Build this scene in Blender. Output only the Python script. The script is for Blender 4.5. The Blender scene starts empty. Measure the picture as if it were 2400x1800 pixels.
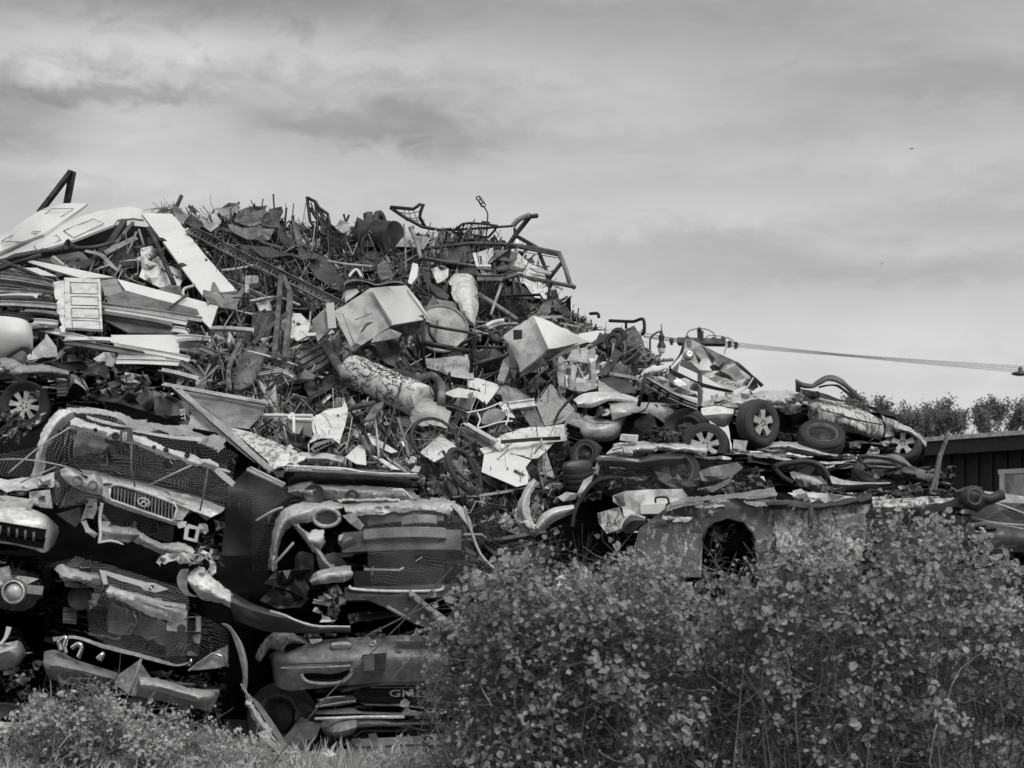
import bpy, bmesh, math, random
from mathutils import Vector, Matrix, noise
from mathutils.geometry import delaunay_2d_cdt
R=random.Random(11)
SC=bpy.context.scene; COL=SC.collection
# ---------------------------------------------------------------- camera, sky, sun, exposure
FPX=4667.0; HOR=1258.0; CZ=1.92
cam=bpy.data.objects.new('camera',bpy.data.cameras.new('camera')); COL.objects.link(cam)
cam.location=(0,0,CZ); cam.rotation_euler=(math.pi/2,0,0)
cam.data.sensor_width=36; cam.data.lens=70; cam.data.shift_y=(HOR-900)/2400
cam.data.clip_end=3000; cam.data.dof.use_dof=True; cam.data.dof.focus_distance=25; cam.data.dof.aperture_fstop=3.6
SC.camera=cam
SUN_EL,SUN_AZ=math.radians(46),math.radians(152)   # compass angle from +Y, clockwise
sun=bpy.data.objects.new('sun',bpy.data.lights.new('sun','SUN')); COL.objects.link(sun)
sun.data.energy=1.5; sun.data.angle=math.radians(24); sun.data.color=(1,.99,.975)
sd=Vector((math.sin(SUN_AZ)*math.cos(SUN_EL),math.cos(SUN_AZ)*math.cos(SUN_EL),math.sin(SUN_EL)))
sun.rotation_euler=sd.to_track_quat('Z','Y').to_euler(); sun.location=(20,-20,40)
SC.view_settings.view_transform='Standard'; SC.view_settings.look='None'
SC.view_settings.exposure=.2; SC.view_settings.gamma=1
w=bpy.data.worlds.new('World'); SC.world=w; w.use_nodes=True
nt=w.node_tree; N=nt.nodes; L=nt.links; N.clear()
def nd(t,**k):
    n=N.new(t)
    for a,b in k.items(): setattr(n,a,b)
    return n
def mth(op,a,b=None,c=None):
    n=nd('ShaderNodeMath',operation=op)
    for i,v in enumerate((a,b,c)):
        if v is None: continue
        if isinstance(v,(int,float)): n.inputs[i].default_value=v
        else: L.new(v,n.inputs[i])
    return n.outputs[0]
out=nd('ShaderNodeOutputWorld'); bg=nd('ShaderNodeBackground'); L.new(bg.outputs[0],out.inputs[0])
bg.inputs[1].default_value=.1
sky=nd('ShaderNodeTexSky'); sky.sky_type='NISHITA'; sky.sun_disc=False
sky.sun_elevation=SUN_EL; sky.sun_rotation=SUN_AZ
bw=nd('ShaderNodeRGBToBW'); L.new(sky.outputs[0],bw.inputs[0])
tc=nd('ShaderNodeTexCoord'); sp=nd('ShaderNodeSeparateXYZ'); L.new(tc.outputs['Generated'],sp.inputs[0])
X,Y_,Z=sp.outputs
az=mth('ARCTAN2',X,Y_); hyp=mth('SQRT',mth('ADD',mth('MULTIPLY',X,X),mth('MULTIPLY',Y_,Y_)))
el=mth('ARCTAN2',Z,hyp)
zz=mth('ADD',mth('MAXIMUM',Z,0),.10)
cv=nd('ShaderNodeCombineXYZ'); L.new(mth('DIVIDE',X,zz),cv.inputs[0]); L.new(mth('DIVIDE',Y_,zz),cv.inputs[1])
def wn(scale,detail,rough,off,dist=0.):
    m=nd('ShaderNodeMapping'); L.new(cv.outputs[0],m.inputs[0]); m.inputs[1].default_value=off; m.inputs[3].default_value=(.8,1.15,1)
    m.inputs[2].default_value=(0,0,-.10)
    n=nd('ShaderNodeTexNoise'); L.new(m.outputs[0],n.inputs[0])
    n.inputs['Scale'].default_value=scale; n.inputs['Detail'].default_value=detail; n.inputs['Roughness'].default_value=rough
    n.inputs['Distortion'].default_value=dist
    return n.outputs[0]
n1=wn(1.3,7,.52,(3.1,7.7,0),.35); n2=wn(4.0,6,.55,(1.7,2.2,4),.5)
ev=nd('ShaderNodeCombineXYZ'); L.new(az,ev.inputs[0]); L.new(el,ev.inputs[1])
def en(scale,detail,rough,off,sy,dist=0.):
    m=nd('ShaderNodeMapping'); L.new(ev.outputs[0],m.inputs[0]); m.inputs[1].default_value=off; m.inputs[3].default_value=(1,sy,1); m.inputs[2].default_value=(0,0,.12)
    n=nd('ShaderNodeTexNoise'); L.new(m.outputs[0],n.inputs[0]); n.inputs['Scale'].default_value=scale; n.inputs['Detail'].default_value=detail; n.inputs['Roughness'].default_value=rough; n.inputs['Distortion'].default_value=dist
    return n.outputs[0]
n3=en(9,10,.58,(2.3,1.1,0),2.6,.6); n4=en(30,8,.6,(.3,5.1,2),2.2,.8)
wx=mth('MULTIPLY',mth('SUBTRACT',n3,.5),.11); wy=mth('MULTIPLY',mth('SUBTRACT',n4,.5),.034)
az2=mth('ADD',az,wx); el2=mth('ADD',el,mth('ADD',wy,mth('MULTIPLY',wx,.22)))
def blob(a,e,sa,se,amp):   # a bank of cloud at azimuth a, elevation e (degrees), its edge frayed by noise
    da=mth('DIVIDE',mth('SUBTRACT',az2,math.radians(a)),math.radians(sa))
    de=mth('DIVIDE',mth('SUBTRACT',el2,math.radians(e)),math.radians(se))
    q=mth('ADD',mth('MULTIPLY',da,da),mth('MULTIPLY',de,de))
    return mth('MULTIPLY',mth('POWER',2.718,mth('MULTIPLY',mth('POWER',q,1.3),-1)),amp)
ragged=mth('ADD',mth('MULTIPLY',n4,1.4),.3)
cl=mth('MULTIPLY',mth('SUBTRACT',n3,.5),2.6)
cl=mth('ADD',cl,mth('MULTIPLY',mth('SUBTRACT',n1,.5),1.3))
cl=mth('ADD',cl,mth('MULTIPLY',mth('SUBTRACT',n4,.5),.9))
for b in ((-14.4,11.7,2.4,1.1,-2.4),(-7,13.4,7,.55,1.3),(-12.5,13.4,5,.7,1.5),(-4.6,11.7,3.4,.55,-1.7),(-11.5,11.4,4.6,1.0,1.1),(-11,12.35,2.8,.28,-1.9),(-8,15.0,9,.75,-1.3),(-12,10.1,4,.5,.8),(-7.6,11.5,1.4,.5,-.9),
          (8,14.7,7,1.0,-.8),(12.5,12.6,5.0,.8,-1.3),(5,11.4,9,.45,-.6),(-2.0,11.2,3,.45,-1.1),(-8,9.9,5,.8,.5),(10.5,7.4,8,.55,-1.2),(3,9.2,8,.55,.6),(12,10.6,5,.4,.5),(14,9.0,4,.6,-.9),(0.5,13.0,4,.5,.5),(9,5.4,9,.8,.7),(4,8.2,4,.4,-.7)):
    cl=mth('ADD',cl,mth('MULTIPLY',blob(*b),ragged))
eld=mth('MULTIPLY',el,57.296)
grad=mth('SUBTRACT',.635,mth('MULTIPLY',mth('MINIMUM',eld,16.5),.0165))      # paler towards the horizon
val=mth('ADD',grad,mth('MULTIPLY',cl,.072))
zen=mth('MULTIPLY',mth('MAXIMUM',mth('SUBTRACT',eld,18),0),.0085)               # overcast skies brighten towards the zenith
val=mth('MAXIMUM',mth('ADD',val,zen),.18)
mx=mth('ADD',mth('MULTIPLY',val,10*.95),mth('MULTIPLY',bw.outputs[0],.04))
cc=nd('ShaderNodeCombineColor'); [L.new(mx,cc.inputs[i]) for i in range(3)]
L.new(cc.outputs[0],bg.inputs[0])
# ---------------------------------------------------------------- materials
MATS={}
def mat(key,base,rough=.5,metal=0.,var=.25,stain=None,stain_amt=.35,scale=3.,bump=.15,coat=0.,streak=0.,spec=.5,kind=None,sub=0.,fine=(.8,1.1)):
    m=bpy.data.materials.new(key); m.use_nodes=True; t=m.node_tree; n=t.nodes; l=t.links
    b=n['Principled BSDF']; b.inputs['Roughness'].default_value=rough; b.inputs['Metallic'].default_value=metal
    b.inputs['Coat Weight'].default_value=coat; b.inputs['Specular IOR Level'].default_value=spec
    tcn=n.new('ShaderNodeTexCoord'); oi=n.new('ShaderNodeObjectInfo')
    ad=n.new('ShaderNodeVectorMath'); ad.operation='ADD'; l.new(tcn.outputs['Object'],ad.inputs[0])
    ml=n.new('ShaderNodeMath'); ml.operation='MULTIPLY'; ml.inputs[1].default_value=37; l.new(oi.outputs['Random'],ml.inputs[0]); l.new(ml.outputs[0],ad.inputs[1])
    mp=n.new('ShaderNodeMapping'); l.new(ad.outputs[0],mp.inputs[0])
    if streak: mp.inputs[3].default_value=(streak,streak,1)
    nz=n.new('ShaderNodeTexNoise'); nz.inputs['Scale'].default_value=scale; nz.inputs['Detail'].default_value=8; nz.inputs['Roughness'].default_value=.62
    l.new(mp.outputs[0],nz.inputs[0])
    rp=n.new('ShaderNodeValToRGB'); l.new(nz.outputs[0],rp.inputs[0])
    s=base*.45 if stain is None else stain
    g=lambda v:(v,v,v,1)
    e=rp.color_ramp.elements
    if kind=='peel':
        nz.inputs['Roughness'].default_value=.78; nz.inputs['Detail'].default_value=12; e[0].position=.475 if key!='peel_dark' else .43; e[0].color=g(s); e[1].position=e[0].position+.025; e[1].color=g(base)
    else:
        e[0].position=max(.02,stain_amt-.05); e[0].color=g(s); e[1].position=min(.98,stain_amt+.22); e[1].color=g(base)
    n2=n.new('ShaderNodeTexNoise'); n2.inputs['Scale'].default_value=scale*9; n2.inputs['Detail'].default_value=5; l.new(ad.outputs[0],n2.inputs[0])
    mr=n.new('ShaderNodeMapRange'); l.new(n2.outputs[0],mr.inputs[0]); mr.inputs[1].default_value=.3; mr.inputs[2].default_value=.7; mr.inputs[3].default_value=fine[0]; mr.inputs[4].default_value=fine[1]
    mv=n.new('ShaderNodeMapRange'); l.new(oi.outputs['Random'],mv.inputs[0]); mv.inputs[3].default_value=1-var; mv.inputs[4].default_value=1+var*.6
    mu=n.new('ShaderNodeMath'); mu.operation='MULTIPLY'; l.new(mr.outputs[0],mu.inputs[0]); l.new(mv.outputs[0],mu.inputs[1])
    vm=n.new('ShaderNodeVectorMath'); vm.operation='SCALE'; l.new(rp.outputs[0],vm.inputs[0]); l.new(mu.outputs[0],vm.inputs['Scale'])
    l.new(vm.outputs[0],b.inputs['Base Color'])
    if bump:
        bp=n.new('ShaderNodeBump'); bp.inputs['Strength'].default_value=bump; bp.inputs['Distance'].default_value=.02
        l.new(nz.outputs[0],bp.inputs['Height']); l.new(bp.outputs[0],b.inputs['Normal'])
    rr=n.new('ShaderNodeMapRange'); l.new(nz.outputs[0],rr.inputs[0]); rr.inputs[1].default_value=.3; rr.inputs[2].default_value=.7
    rr.inputs[3].default_value=min(1,rough*1.5); rr.inputs[4].default_value=rough*.8; l.new(rr.outputs[0],b.inputs['Roughness'])
    if sub:
        b.inputs['Subsurface Weight'].default_value=0
        tr=n.new('ShaderNodeBsdfTranslucent'); l.new(vm.outputs[0],tr.inputs[0]); mxs=n.new('ShaderNodeMixShader'); mxs.inputs[0].default_value=sub
        l.new(b.outputs[0],mxs.inputs[1]); l.new(tr.outputs[0],mxs.inputs[2]); l.new(mxs.outputs[0],n['Material Output'].inputs[0])
    MATS[key]=m; return m
mat('white',.73,.42,var=.06,stain=.60,stain_amt=.33,scale=1.6,bump=.03,fine=(.95,1.02))
mat('white_dirty',.72,.48,var=.1,stain=.34,stain_amt=.31,scale=8,bump=.1,fine=(.88,1.05))
mat('pale',.52,.45,var=.2,stain=.2,stain_amt=.36,scale=3)
mat('grey',.30,.5,var=.3,stain=.12,stain_amt=.4,scale=3)
mat('mid',.17,.5,var=.35,stain=.06,stain_amt=.42,scale=3)
mat('dark',.055,.5,var=.4,stain=.02,stain_amt=.42,scale=3)
mat('black',.014,.4,var=.3,stain=.03,stain_amt=.3,scale=4)
mat('void',.006,.9,var=.2,bump=0,spec=.1)  # near black; puts the shade of gaps and openings into the colour
mat('silver',.60,.36,metal=.1,var=.12,stain=.2,stain_amt=.28,scale=2.5,coat=.2,fine=(.62,1.12),bump=.35)
mat('silver_bright',.84,.33,metal=.08,var=.1,stain=.3,stain_amt=.28,scale=2.5,coat=.2,fine=(.62,1.12),bump=.35)
mat('car_grey',.33,.33,metal=.1,var=.12,stain=.12,stain_amt=.28,scale=2.5,coat=.25,fine=(.62,1.12),bump=.35)
mat('car_dark',.055,.3,metal=.2,var=.2,stain=.10,stain_amt=.36,scale=3,coat=.3,fine=(.62,1.12),bump=.35)
mat('car_black',.010,.16,var=.1,stain=.03,stain_amt=.3,scale=4,coat=.8,bump=.03)
mat('rust',.11,.8,var=.35,stain=.035,stain_amt=.46,scale=5,bump=.5)
mat('rust_light',.24,.75,var=.3,stain=.07,stain_amt=.46,scale=5,bump=.4)
mat('alu',.62,.42,metal=.85,var=.2,stain=.3,stain_amt=.36,scale=4,bump=.2)
mat('chrome',.85,.12,metal=1,var=.05,stain=.5,stain_amt=.3,scale=5,bump=.05)
mat('rubber',.030,.75,var=.3,stain=.07,stain_amt=.40,scale=6,bump=.3)
mat('plastic',.020,.45,var=.4,stain=.05,stain_amt=.36,scale=5)
mat('peel',.62,.5,var=.1,stain=.15,scale=7,kind='peel',bump=.25,streak=3.2)
mat('peel_dark',.15,.5,var=.1,stain=.60,scale=7,kind='peel',bump=.25,streak=2.2)
mat('peel_fine',.68,.55,var=.1,stain=.22,scale=9,kind='peel',bump=.25,streak=2.)
mat('scorch',.7,.5,var=.1,stain=.26,stain_amt=.36,scale=9,bump=.3)
mat('granite',.5,.6,var=.1,stain=.3,stain_amt=.5,scale=22,bump=.3)
mat('lamp_glass',.72,.08,var=.1,stain=.3,stain_amt=.4,scale=6,bump=.1,coat=.6)
mat('wood_pale',.34,.8,var=.2,stain=.1,stain_amt=.42,scale=9,streak=6,bump=.5)
mat('board',.034,.75,var=.35,stain=.018,scale=7,streak=9,bump=.3)
mat('roof',.66,.7,var=.05,stain=.3,stain_amt=.36,scale=5,bump=.4)
mat('bark',.13,.9,var=.3,stain=.03,scale=12,bump=.6)
mat('leaf',.42,.6,var=.15,stain=.22,stain_amt=.38,scale=11,bump=0,sub=.2)
mat('leaf_light',.60,.65,var=.15,stain=.34,stain_amt=.40,scale=9,bump=0,sub=.25)
mat('leaf_far',.24,.7,var=.3,stain=.14,scale=.8,bump=0,sub=.25)
mat('stem',.12,.8,var=.3,stain=.05,scale=6,bump=.2)
mat('stem_pale',.34,.7,var=.25,stain=.16,scale=8,bump=.2)
mat('earth',.10,.95,var=0,stain=.04,stain_amt=.45,scale=2,bump=.8)
mat('insulator',.22,.25,var=.2)
def grid_mat(key,col,cell,width,op=1.):     # plastic netting: real holes cut by alpha along the sheet's own metric coordinates
    m=bpy.data.materials.new(key); m.use_nodes=True; t=m.node_tree; n=t.nodes; l=t.links
    b=n['Principled BSDF']; b.inputs['Base Color'].default_value=(col,col,col,1); b.inputs['Roughness'].default_value=.6
    uv=n.new('ShaderNodeUVMap'); sx=n.new('ShaderNodeSeparateXYZ'); l.new(uv.outputs[0],sx.inputs[0])
    outs=[]
    for i in (0,1):
        a=n.new('ShaderNodeMath'); a.operation='MULTIPLY'; a.inputs[1].default_value=1/cell; l.new(sx.outputs[i],a.inputs[0])
        f=n.new('ShaderNodeMath'); f.operation='FRACT'; l.new(a.outputs[0],f.inputs[0])
        c=n.new('ShaderNodeMath'); c.operation='LESS_THAN'; c.inputs[1].default_value=width; l.new(f.outputs[0],c.inputs[0]); outs.append(c.outputs[0])
    mxn=n.new('ShaderNodeMath'); mxn.operation='MAXIMUM'; l.new(outs[0],mxn.inputs[0]); l.new(outs[1],mxn.inputs[1])
    s=n.new('ShaderNodeMath'); s.operation='MULTIPLY'; s.inputs[1].default_value=op; l.new(mxn.outputs[0],s.inputs[0])
    l.new(s.outputs[0],b.inputs['Alpha']); MATS[key]=m
grid_mat('net',.30,.0205,.07); grid_mat('net_dark',.07,.0205,.08)  # one netting in two tones, lit and shaded by colour
# ---------------------------------------------------------------- frames: where a thing seen in the photograph stands in the yard
S7=700/2212.
FR={'a':(0,380,S7),'b':(600,430,S7),'c':(0,780,S7),'d':(600,800,S7),'e':(0,1275,S7),'f':(600,1275,S7),'g':(1150,720,S7),'h':(1700,750,S7),
    'i':(1000,400,500/1659.),'j':(1200,1200,600/1659.),'k':(1800,1200,600/1659.),'F':(0,0,2400/2212.),'P':(0,0,1.)}
def px(fr,x,y): ox,oy,s=FR[fr]; return ox+x*s, oy+y*s
def U(qx,qy,Y): return Vector(((qx-1200)/FPX*Y,Y,CZ+(HOR-qy)/FPX*Y))
SIL=[(-200,640),(0,590),(100,510),(210,495),(330,500),(440,510),(530,490),(660,500),(760,540),(870,530),(970,545),(1085,540),(1180,560),(1240,610),(1290,640),(1310,690),(1390,755),(1510,790),(1560,850),(1640,950),(1800,1100),(2100,1260)]
def sil(x):
    if x<=SIL[0][0]: return SIL[0][1]
    for (a,b),(c,d) in zip(SIL,SIL[1:]):
        if x<=c: return b+(d-b)*(x-a)/(c-a)
    return 1260
def heapY(x,y):
    s=sil(x); t=(y-s)/max(1350-s,60)
    t=min(1.05,max(0,t)); ridge=29-2.5*max(0,(x-1150)/500)
    return ridge+(21-ridge)*t**.9
def W(fr,p,Y=None,lift=.35):
    qx,qy=px(fr,p[0],p[1]); d=p[2] if len(p)>2 else 0
    y=(heapY(qx,qy)-lift if Y is None else Y)+d
    return U(qx,qy,y)
# ---------------------------------------------------------------- linking
THINGS=[]
def tagp(o,lab,cat,grp=None,kind=None):
    if lab: o['label']=lab
    if cat: o['category']=cat
    if grp: o['group']=grp
    if kind: o['kind']=kind
def T(name,lab,cat,grp=None):
    o=bpy.data.objects.new(name,None); o.empty_display_size=.1; COL.objects.link(o); tagp(o,lab,cat,grp); THINGS.append(o); return o
def E(name,par):
    o=bpy.data.objects.new(name,None); o.empty_display_size=.1; COL.objects.link(o); o.parent=par; return o
def thicken(me,th):
    nv=len(me.vertices); no=[v.normal.copy() for v in me.vertices]; co=[v.co.copy() for v in me.vertices]
    fs=[tuple(p.vertices) for p in me.polygons]; mi=[p.material_index for p in me.polygons]; cnt={}
    for f in fs:
        for i in range(len(f)):
            a,b=f[i],f[(i+1)%len(f)]; k=(min(a,b),max(a,b)); cnt.setdefault(k,[]).append((a,b))
    q=[tuple(v+nv for v in f[::-1]) for f in fs]; sd=[(b,a,a+nv,b+nv) for k in cnt.values() if len(k)==1 for a,b in k]
    mats=list(me.materials); me.clear_geometry()
    me.from_pydata([tuple(c) for c in co]+[tuple(c-n*th) for c,n in zip(co,no)],[],fs+q+sd)
def fin(name,vs,fs,m,par=None,lab=None,cat=None,grp=None,kind=None,smooth=False,th=0.,uvs=None,mi=None,plab=None,bev=0.):
    me=bpy.data.meshes.new(name)
    me.from_pydata([tuple(v) for v in vs],[],fs)
    for k in (m if isinstance(m,(list,tuple)) else [m]): me.materials.append(MATS[k])
    if mi: me.polygons.foreach_set('material_index',mi)
    if uvs is not None:
        u=me.uv_layers.new(name='UVMap')
        for lp in me.loops: u.data[lp.index].uv=uvs[lp.vertex_index]
    if th: thicken(me,th)
    if bev:
        bm=bmesh.new(); bm.from_mesh(me)
        bmesh.ops.bevel(bm,geom=[e for e in bm.edges if e.is_manifold and e.calc_face_angle(0)>.7],offset=bev,segments=2,affect='EDGES')
        bm.to_mesh(me); bm.free()
    if smooth: me.polygons.foreach_set('use_smooth',[True]*len(me.polygons))
    me.update()
    o=bpy.data.objects.new(name,me); COL.objects.link(o)
    if smooth and (th or bev):
        e=o.modifiers.new('split','EDGE_SPLIT'); e.split_angle=math.radians(50)
    if par is not None:
        o.parent=par
        if plab: o['label']=plab
    else: tagp(o,lab,cat,grp,kind); THINGS.append(o)
    return o
# ---------------------------------------------------------------- shapes
def rs(p,step,closed=True):
    r=[]; n=len(p)
    for i in range(n if closed else n-1):
        a,b=p[i],p[(i+1)%n]; dl=math.hypot(b[0]-a[0],b[1]-a[1]); k=max(1,int(round(dl/step)))
        for j in range(k):
            t=j/k; r.append(tuple(a[q]+(b[q]-a[q])*t for q in range(3)))
    return r
def inside(x,y,p):
    c=False; n=len(p); j=n-1
    for i in range(n):
        if (p[i][1]>y)!=(p[j][1]>y) and x<(p[j][0]-p[i][0])*(y-p[i][1])/(p[j][1]-p[i][1])+p[i][0]: c=not c
        j=i
    return c
def sh(name,fr,pts,m,par=None,Y=None,lift=.35,amp=.03,sp=26.,th=.006,jag=.0,smooth=False,wav=0.,seed=0,**kw):
    """a metal sheet with the given outline (photo pixels of crop fr, third number = metres further back), creased by amp metres"""
    r=random.Random(seed or len(bpy.data.objects)*7+3)
    if m in('net','net_dark'): smooth=True
    if name in('torn_metal','engine_fragment','folded_flap','torn_spike','torn_bracket'): jag=max(jag,2.4); sp=min(sp,9.)
    pp=[]
    for p in pts: a,b=px(fr,p[0],p[1]); pp.append((a,b,p[2] if len(p)>2 else 0.))
    bd=rs(pp,sp)
    if jag: bd=[(x+r.gauss(0,jag),y+r.gauss(0,jag),d) for x,y,d in bd]
    co=[Vector((x,y)) for x,y,d in bd]; nb=len(co)
    x0=min(p[0] for p in bd); x1=max(p[0] for p in bd); y0=min(p[1] for p in bd); y1=max(p[1] for p in bd)
    y=y0+sp*.5
    while y<y1:
        x=x0+sp*r.uniform(.2,.8)
        while x<x1:
            a,b=x+r.uniform(-.3,.3)*sp,y+r.uniform(-.3,.3)*sp
            if inside(a,b,bd) and min((a-q[0])**2+(b-q[1])**2 for q in bd)>(sp*.42)**2: co.append(Vector((a,b)))
            x+=sp
        y+=sp
    res=delaunay_2d_cdt(co,[],[list(range(nb))],1,1e-4)
    vs=[];uv=[]; yc=(Y if Y is not None else heapY((x0+x1)/2,(y0+y1)/2)); mpp=yc/FPX
    bdset=[Vector((q[0],q[1])) for q in bd]
    for i,v in enumerate(res[0]):
        wsum=0;ds=0; edge=False
        for q in bd:
            d2=(v.x-q[0])**2+(v.y-q[1])**2
            if d2<1e-3: wsum=1;ds=q[2];edge=True;break
            k=1/d2**1.5; wsum+=k; ds+=q[2]*k
        d=ds/wsum
        d+=r.gauss(0,amp)*(.6 if edge else 1)
        if wav: d+=wav*noise.noise(Vector((v.x*.012,v.y*.012,seed+.5)))
        yy=(heapY(v.x,v.y)-lift if Y is None else Y)+d
        vs.append(U(v.x,v.y,yy)); n_=noise.noise(Vector((v.x*.02,v.y*.02,seed+7))); n2_=noise.noise(Vector((v.x*.02,v.y*.02,seed+17))); uv.append((v.x*mpp*(.95+.1*n2_)+v.y*mpp*.22+.05*n_,v.y*mpp-v.x*mpp*.18+.05*n2_))
    return fin(name,vs,[tuple(f) for f in res[2]],m,par,smooth=smooth,th=th,uvs=uv if m in('net','net_dark') else None,**kw)
def cr(p,t):
    n=len(p)-1; i=min(int(t*n),n-1); u=t*n-i
    a=p[max(i-1,0)];b=p[i];c=p[i+1];d=p[min(i+2,n)]
    return tuple(.5*(2*b[q]+(c[q]-a[q])*u+(2*a[q]-5*b[q]+4*c[q]-d[q])*u*u+(3*b[q]-a[q]-3*c[q]+d[q])*u**3) for q in range(len(b)))
def loft(name,fr,rows,m,par=None,Y=None,lift=.35,nu=24,nv=10,amp=.008,fq=6.,th=.006,smooth=True,lin=False,crump=0.,**kw):
    crease=.035 if (amp>.0081 and m in('silver','silver_bright','car_grey','car_dark','mid','dark','white_dirty','grey')) else 0
    """a curved panel through rows of points; amp/fq dent it, crump creases it"""
    if crease: nu=int(nu*1.9); nv=int(nv*1.9); amp*=.35; smooth=False
    R3=[[(p+(0.,))[:3] if len(p)==2 else p for p in r] for r in rows]
    def ip(p,t):
        if lin or len(p)<3:
            n=len(p)-1; i=min(int(t*n),n-1); u=t*n-i; return tuple(p[i][q]*(1-u)+p[i+1][q]*u for q in range(3))
        return cr(p,t)
    rows2=[[ip(r,i/nu) for i in range(nu+1)] for r in R3]
    vs=[];sd_=len(bpy.data.objects)*.37; r=random.Random(len(bpy.data.objects)+5)
    for j in range(nv+1):
        for i in range(nu+1):
            p=ip([q[i] for q in rows2],j/nv)
            v=W(fr,p,Y,lift)
            k=amp*noise.noise(v*fq+Vector((sd_,0,0)))+amp*.5*noise.noise(v*fq*2.7)
            if crease:      # panels buckle into flat facets with sharp creases between them
                for sc,am in ((2.7,.17),(6.5,.09)):
                    ds,pt=noise.voronoi(v*sc+Vector((sd_,sd_*.7,0))); h=noise.cell_vector(pt[0]*7.3)
                    k+=((v*sc+Vector((sd_,sd_*.7,0))-pt[0]).dot(Vector(h)-Vector((.5,.5,.5))))/sc*am*2
                    k+=.012/sc*2.7*math.exp(-(ds[1]-ds[0])*14)
            if crump: k+=crump*(abs(noise.noise(v*fq*.8+Vector((0,sd_,3))))*2-.5)+r.gauss(0,crump*.12)
            if crease and (j in(0,nv) or i in(0,nu)): v=v+Vector((noise.noise(v*31),0,noise.noise(v*31+Vector((9,0,0)))))*.013
            vs.append(v+Vector((k*.4,k,k*.5)))
    n=nu+1
    fs=[(j*n+i,j*n+i+1,(j+1)*n+i+1,(j+1)*n+i) for j in range(nv) for i in range(nu)]
    uv=[((v.x+v.y*.3),(v.z)) for v in vs] if m in('net','net_dark') else None
    return fin(name,vs,fs,m,par,smooth=smooth,th=th,uvs=uv,**kw)
def tubev(P,r,sides=7,sq=False,r1=None):
    vs=[];fs=[];n=len(P);up=None
    k=4 if sq else sides
    for i,p in enumerate(P):
        t=(P[min(i+1,n-1)]-P[max(i-1,0)])
        if t.length<1e-9: t=Vector((0,0,1))
        t.normalize()
        if up is None: up=t.orthogonal().normalized() if not sq else (Vector((0,-1,.01))-t*t.dot(Vector((0,-1,.01)))).normalized()
        up=(up-t*up.dot(t)); up=up.normalized() if up.length>1e-6 else t.orthogonal().normalized()
        s=t.cross(up); rr=r if r1 is None else r+(r1-r)*i/(n-1)
        for a in range(k):
            an=2*math.pi*(a+(.5 if sq else 0))/k; vs.append(p+(up*math.cos(an)+s*math.sin(an))*rr*(.95 if sq else 1))
    for i in range(n-1):
        for a in range(k): fs.append((i*k+a,i*k+(a+1)%k,(i+1)*k+(a+1)%k,(i+1)*k+a))
    fs.append(tuple(range(k))[::-1]); fs.append(tuple((n-1)*k+a for a in range(k)))
    return vs,fs
def addm(A,B):
    o=len(A[0]); A[0].extend(B[0]); A[1].extend([tuple(i+o for i in f) for f in B[1]])
def tu(name,fr,paths,r,m,par=None,Y=None,lift=.4,curve=False,sq=False,sides=7,r1=None,**kw):
    """bent bar, pipe or frame of bars; paths = one list of points or several welded together"""
    if not isinstance(paths[0],list): paths=[paths]
    A=([],[])
    for p in paths:
        p=[(q+(0.,))[:3] if len(q)==2 else q for q in p]
        if curve and len(p)>2: p=[cr(p,i/(6*(len(p)-1))) for i in range(6*(len(p)-1)+1)]
        addm(A,tubev([W(fr,q,Y,lift) for q in p],r,sides,sq,r1))
    return fin(name,A[0],A[1],m,par,smooth=not sq,**kw)
def bar(name,fr,p0,p1,wd,tk,m,par=None,Y=None,lift=.4,sect='L',bend=0.,**kw):
    """rolled section (L angle, C channel or flat) between two points"""
    a=W(fr,p0,Y,lift);b=W(fr,p1,Y,lift);t=(b-a).normalized();f=Vector((0,-1,.35));f=(f-t*f.dot(t)).normalized();s=t.cross(f)
    if s.z<0: s=-s
    if sect=='L': pr=[(0,0),(wd,0),(wd,tk),(tk,tk),(tk,wd),(0,wd)]
    elif sect=='C': pr=[(0,0),(wd,0),(wd,wd*.4),(wd-tk,wd*.4),(wd-tk,tk),(tk,tk),(tk,wd*.4),(0,wd*.4)]
    else: pr=[(0,0),(wd,0),(wd,tk),(0,tk)]
    n=8; k=len(pr); vs=[];fs=[]
    for i in range(n+1):
        u=i/n; c=a+(b-a)*u+f*bend*4*u*(1-u)
        for x,y in pr: vs.append(c+s*(x-wd/2)+f*(y))
    for i in range(n):
        for q in range(k): fs.append((i*k+q,i*k+(q+1)%k,(i+1)*k+(q+1)%k,(i+1)*k+q))
    fs.append(tuple(range(k))[::-1]); fs.append(tuple(n*k+q for q in range(k)))
    return fin(name,vs,fs,m,par,**kw)
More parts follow.
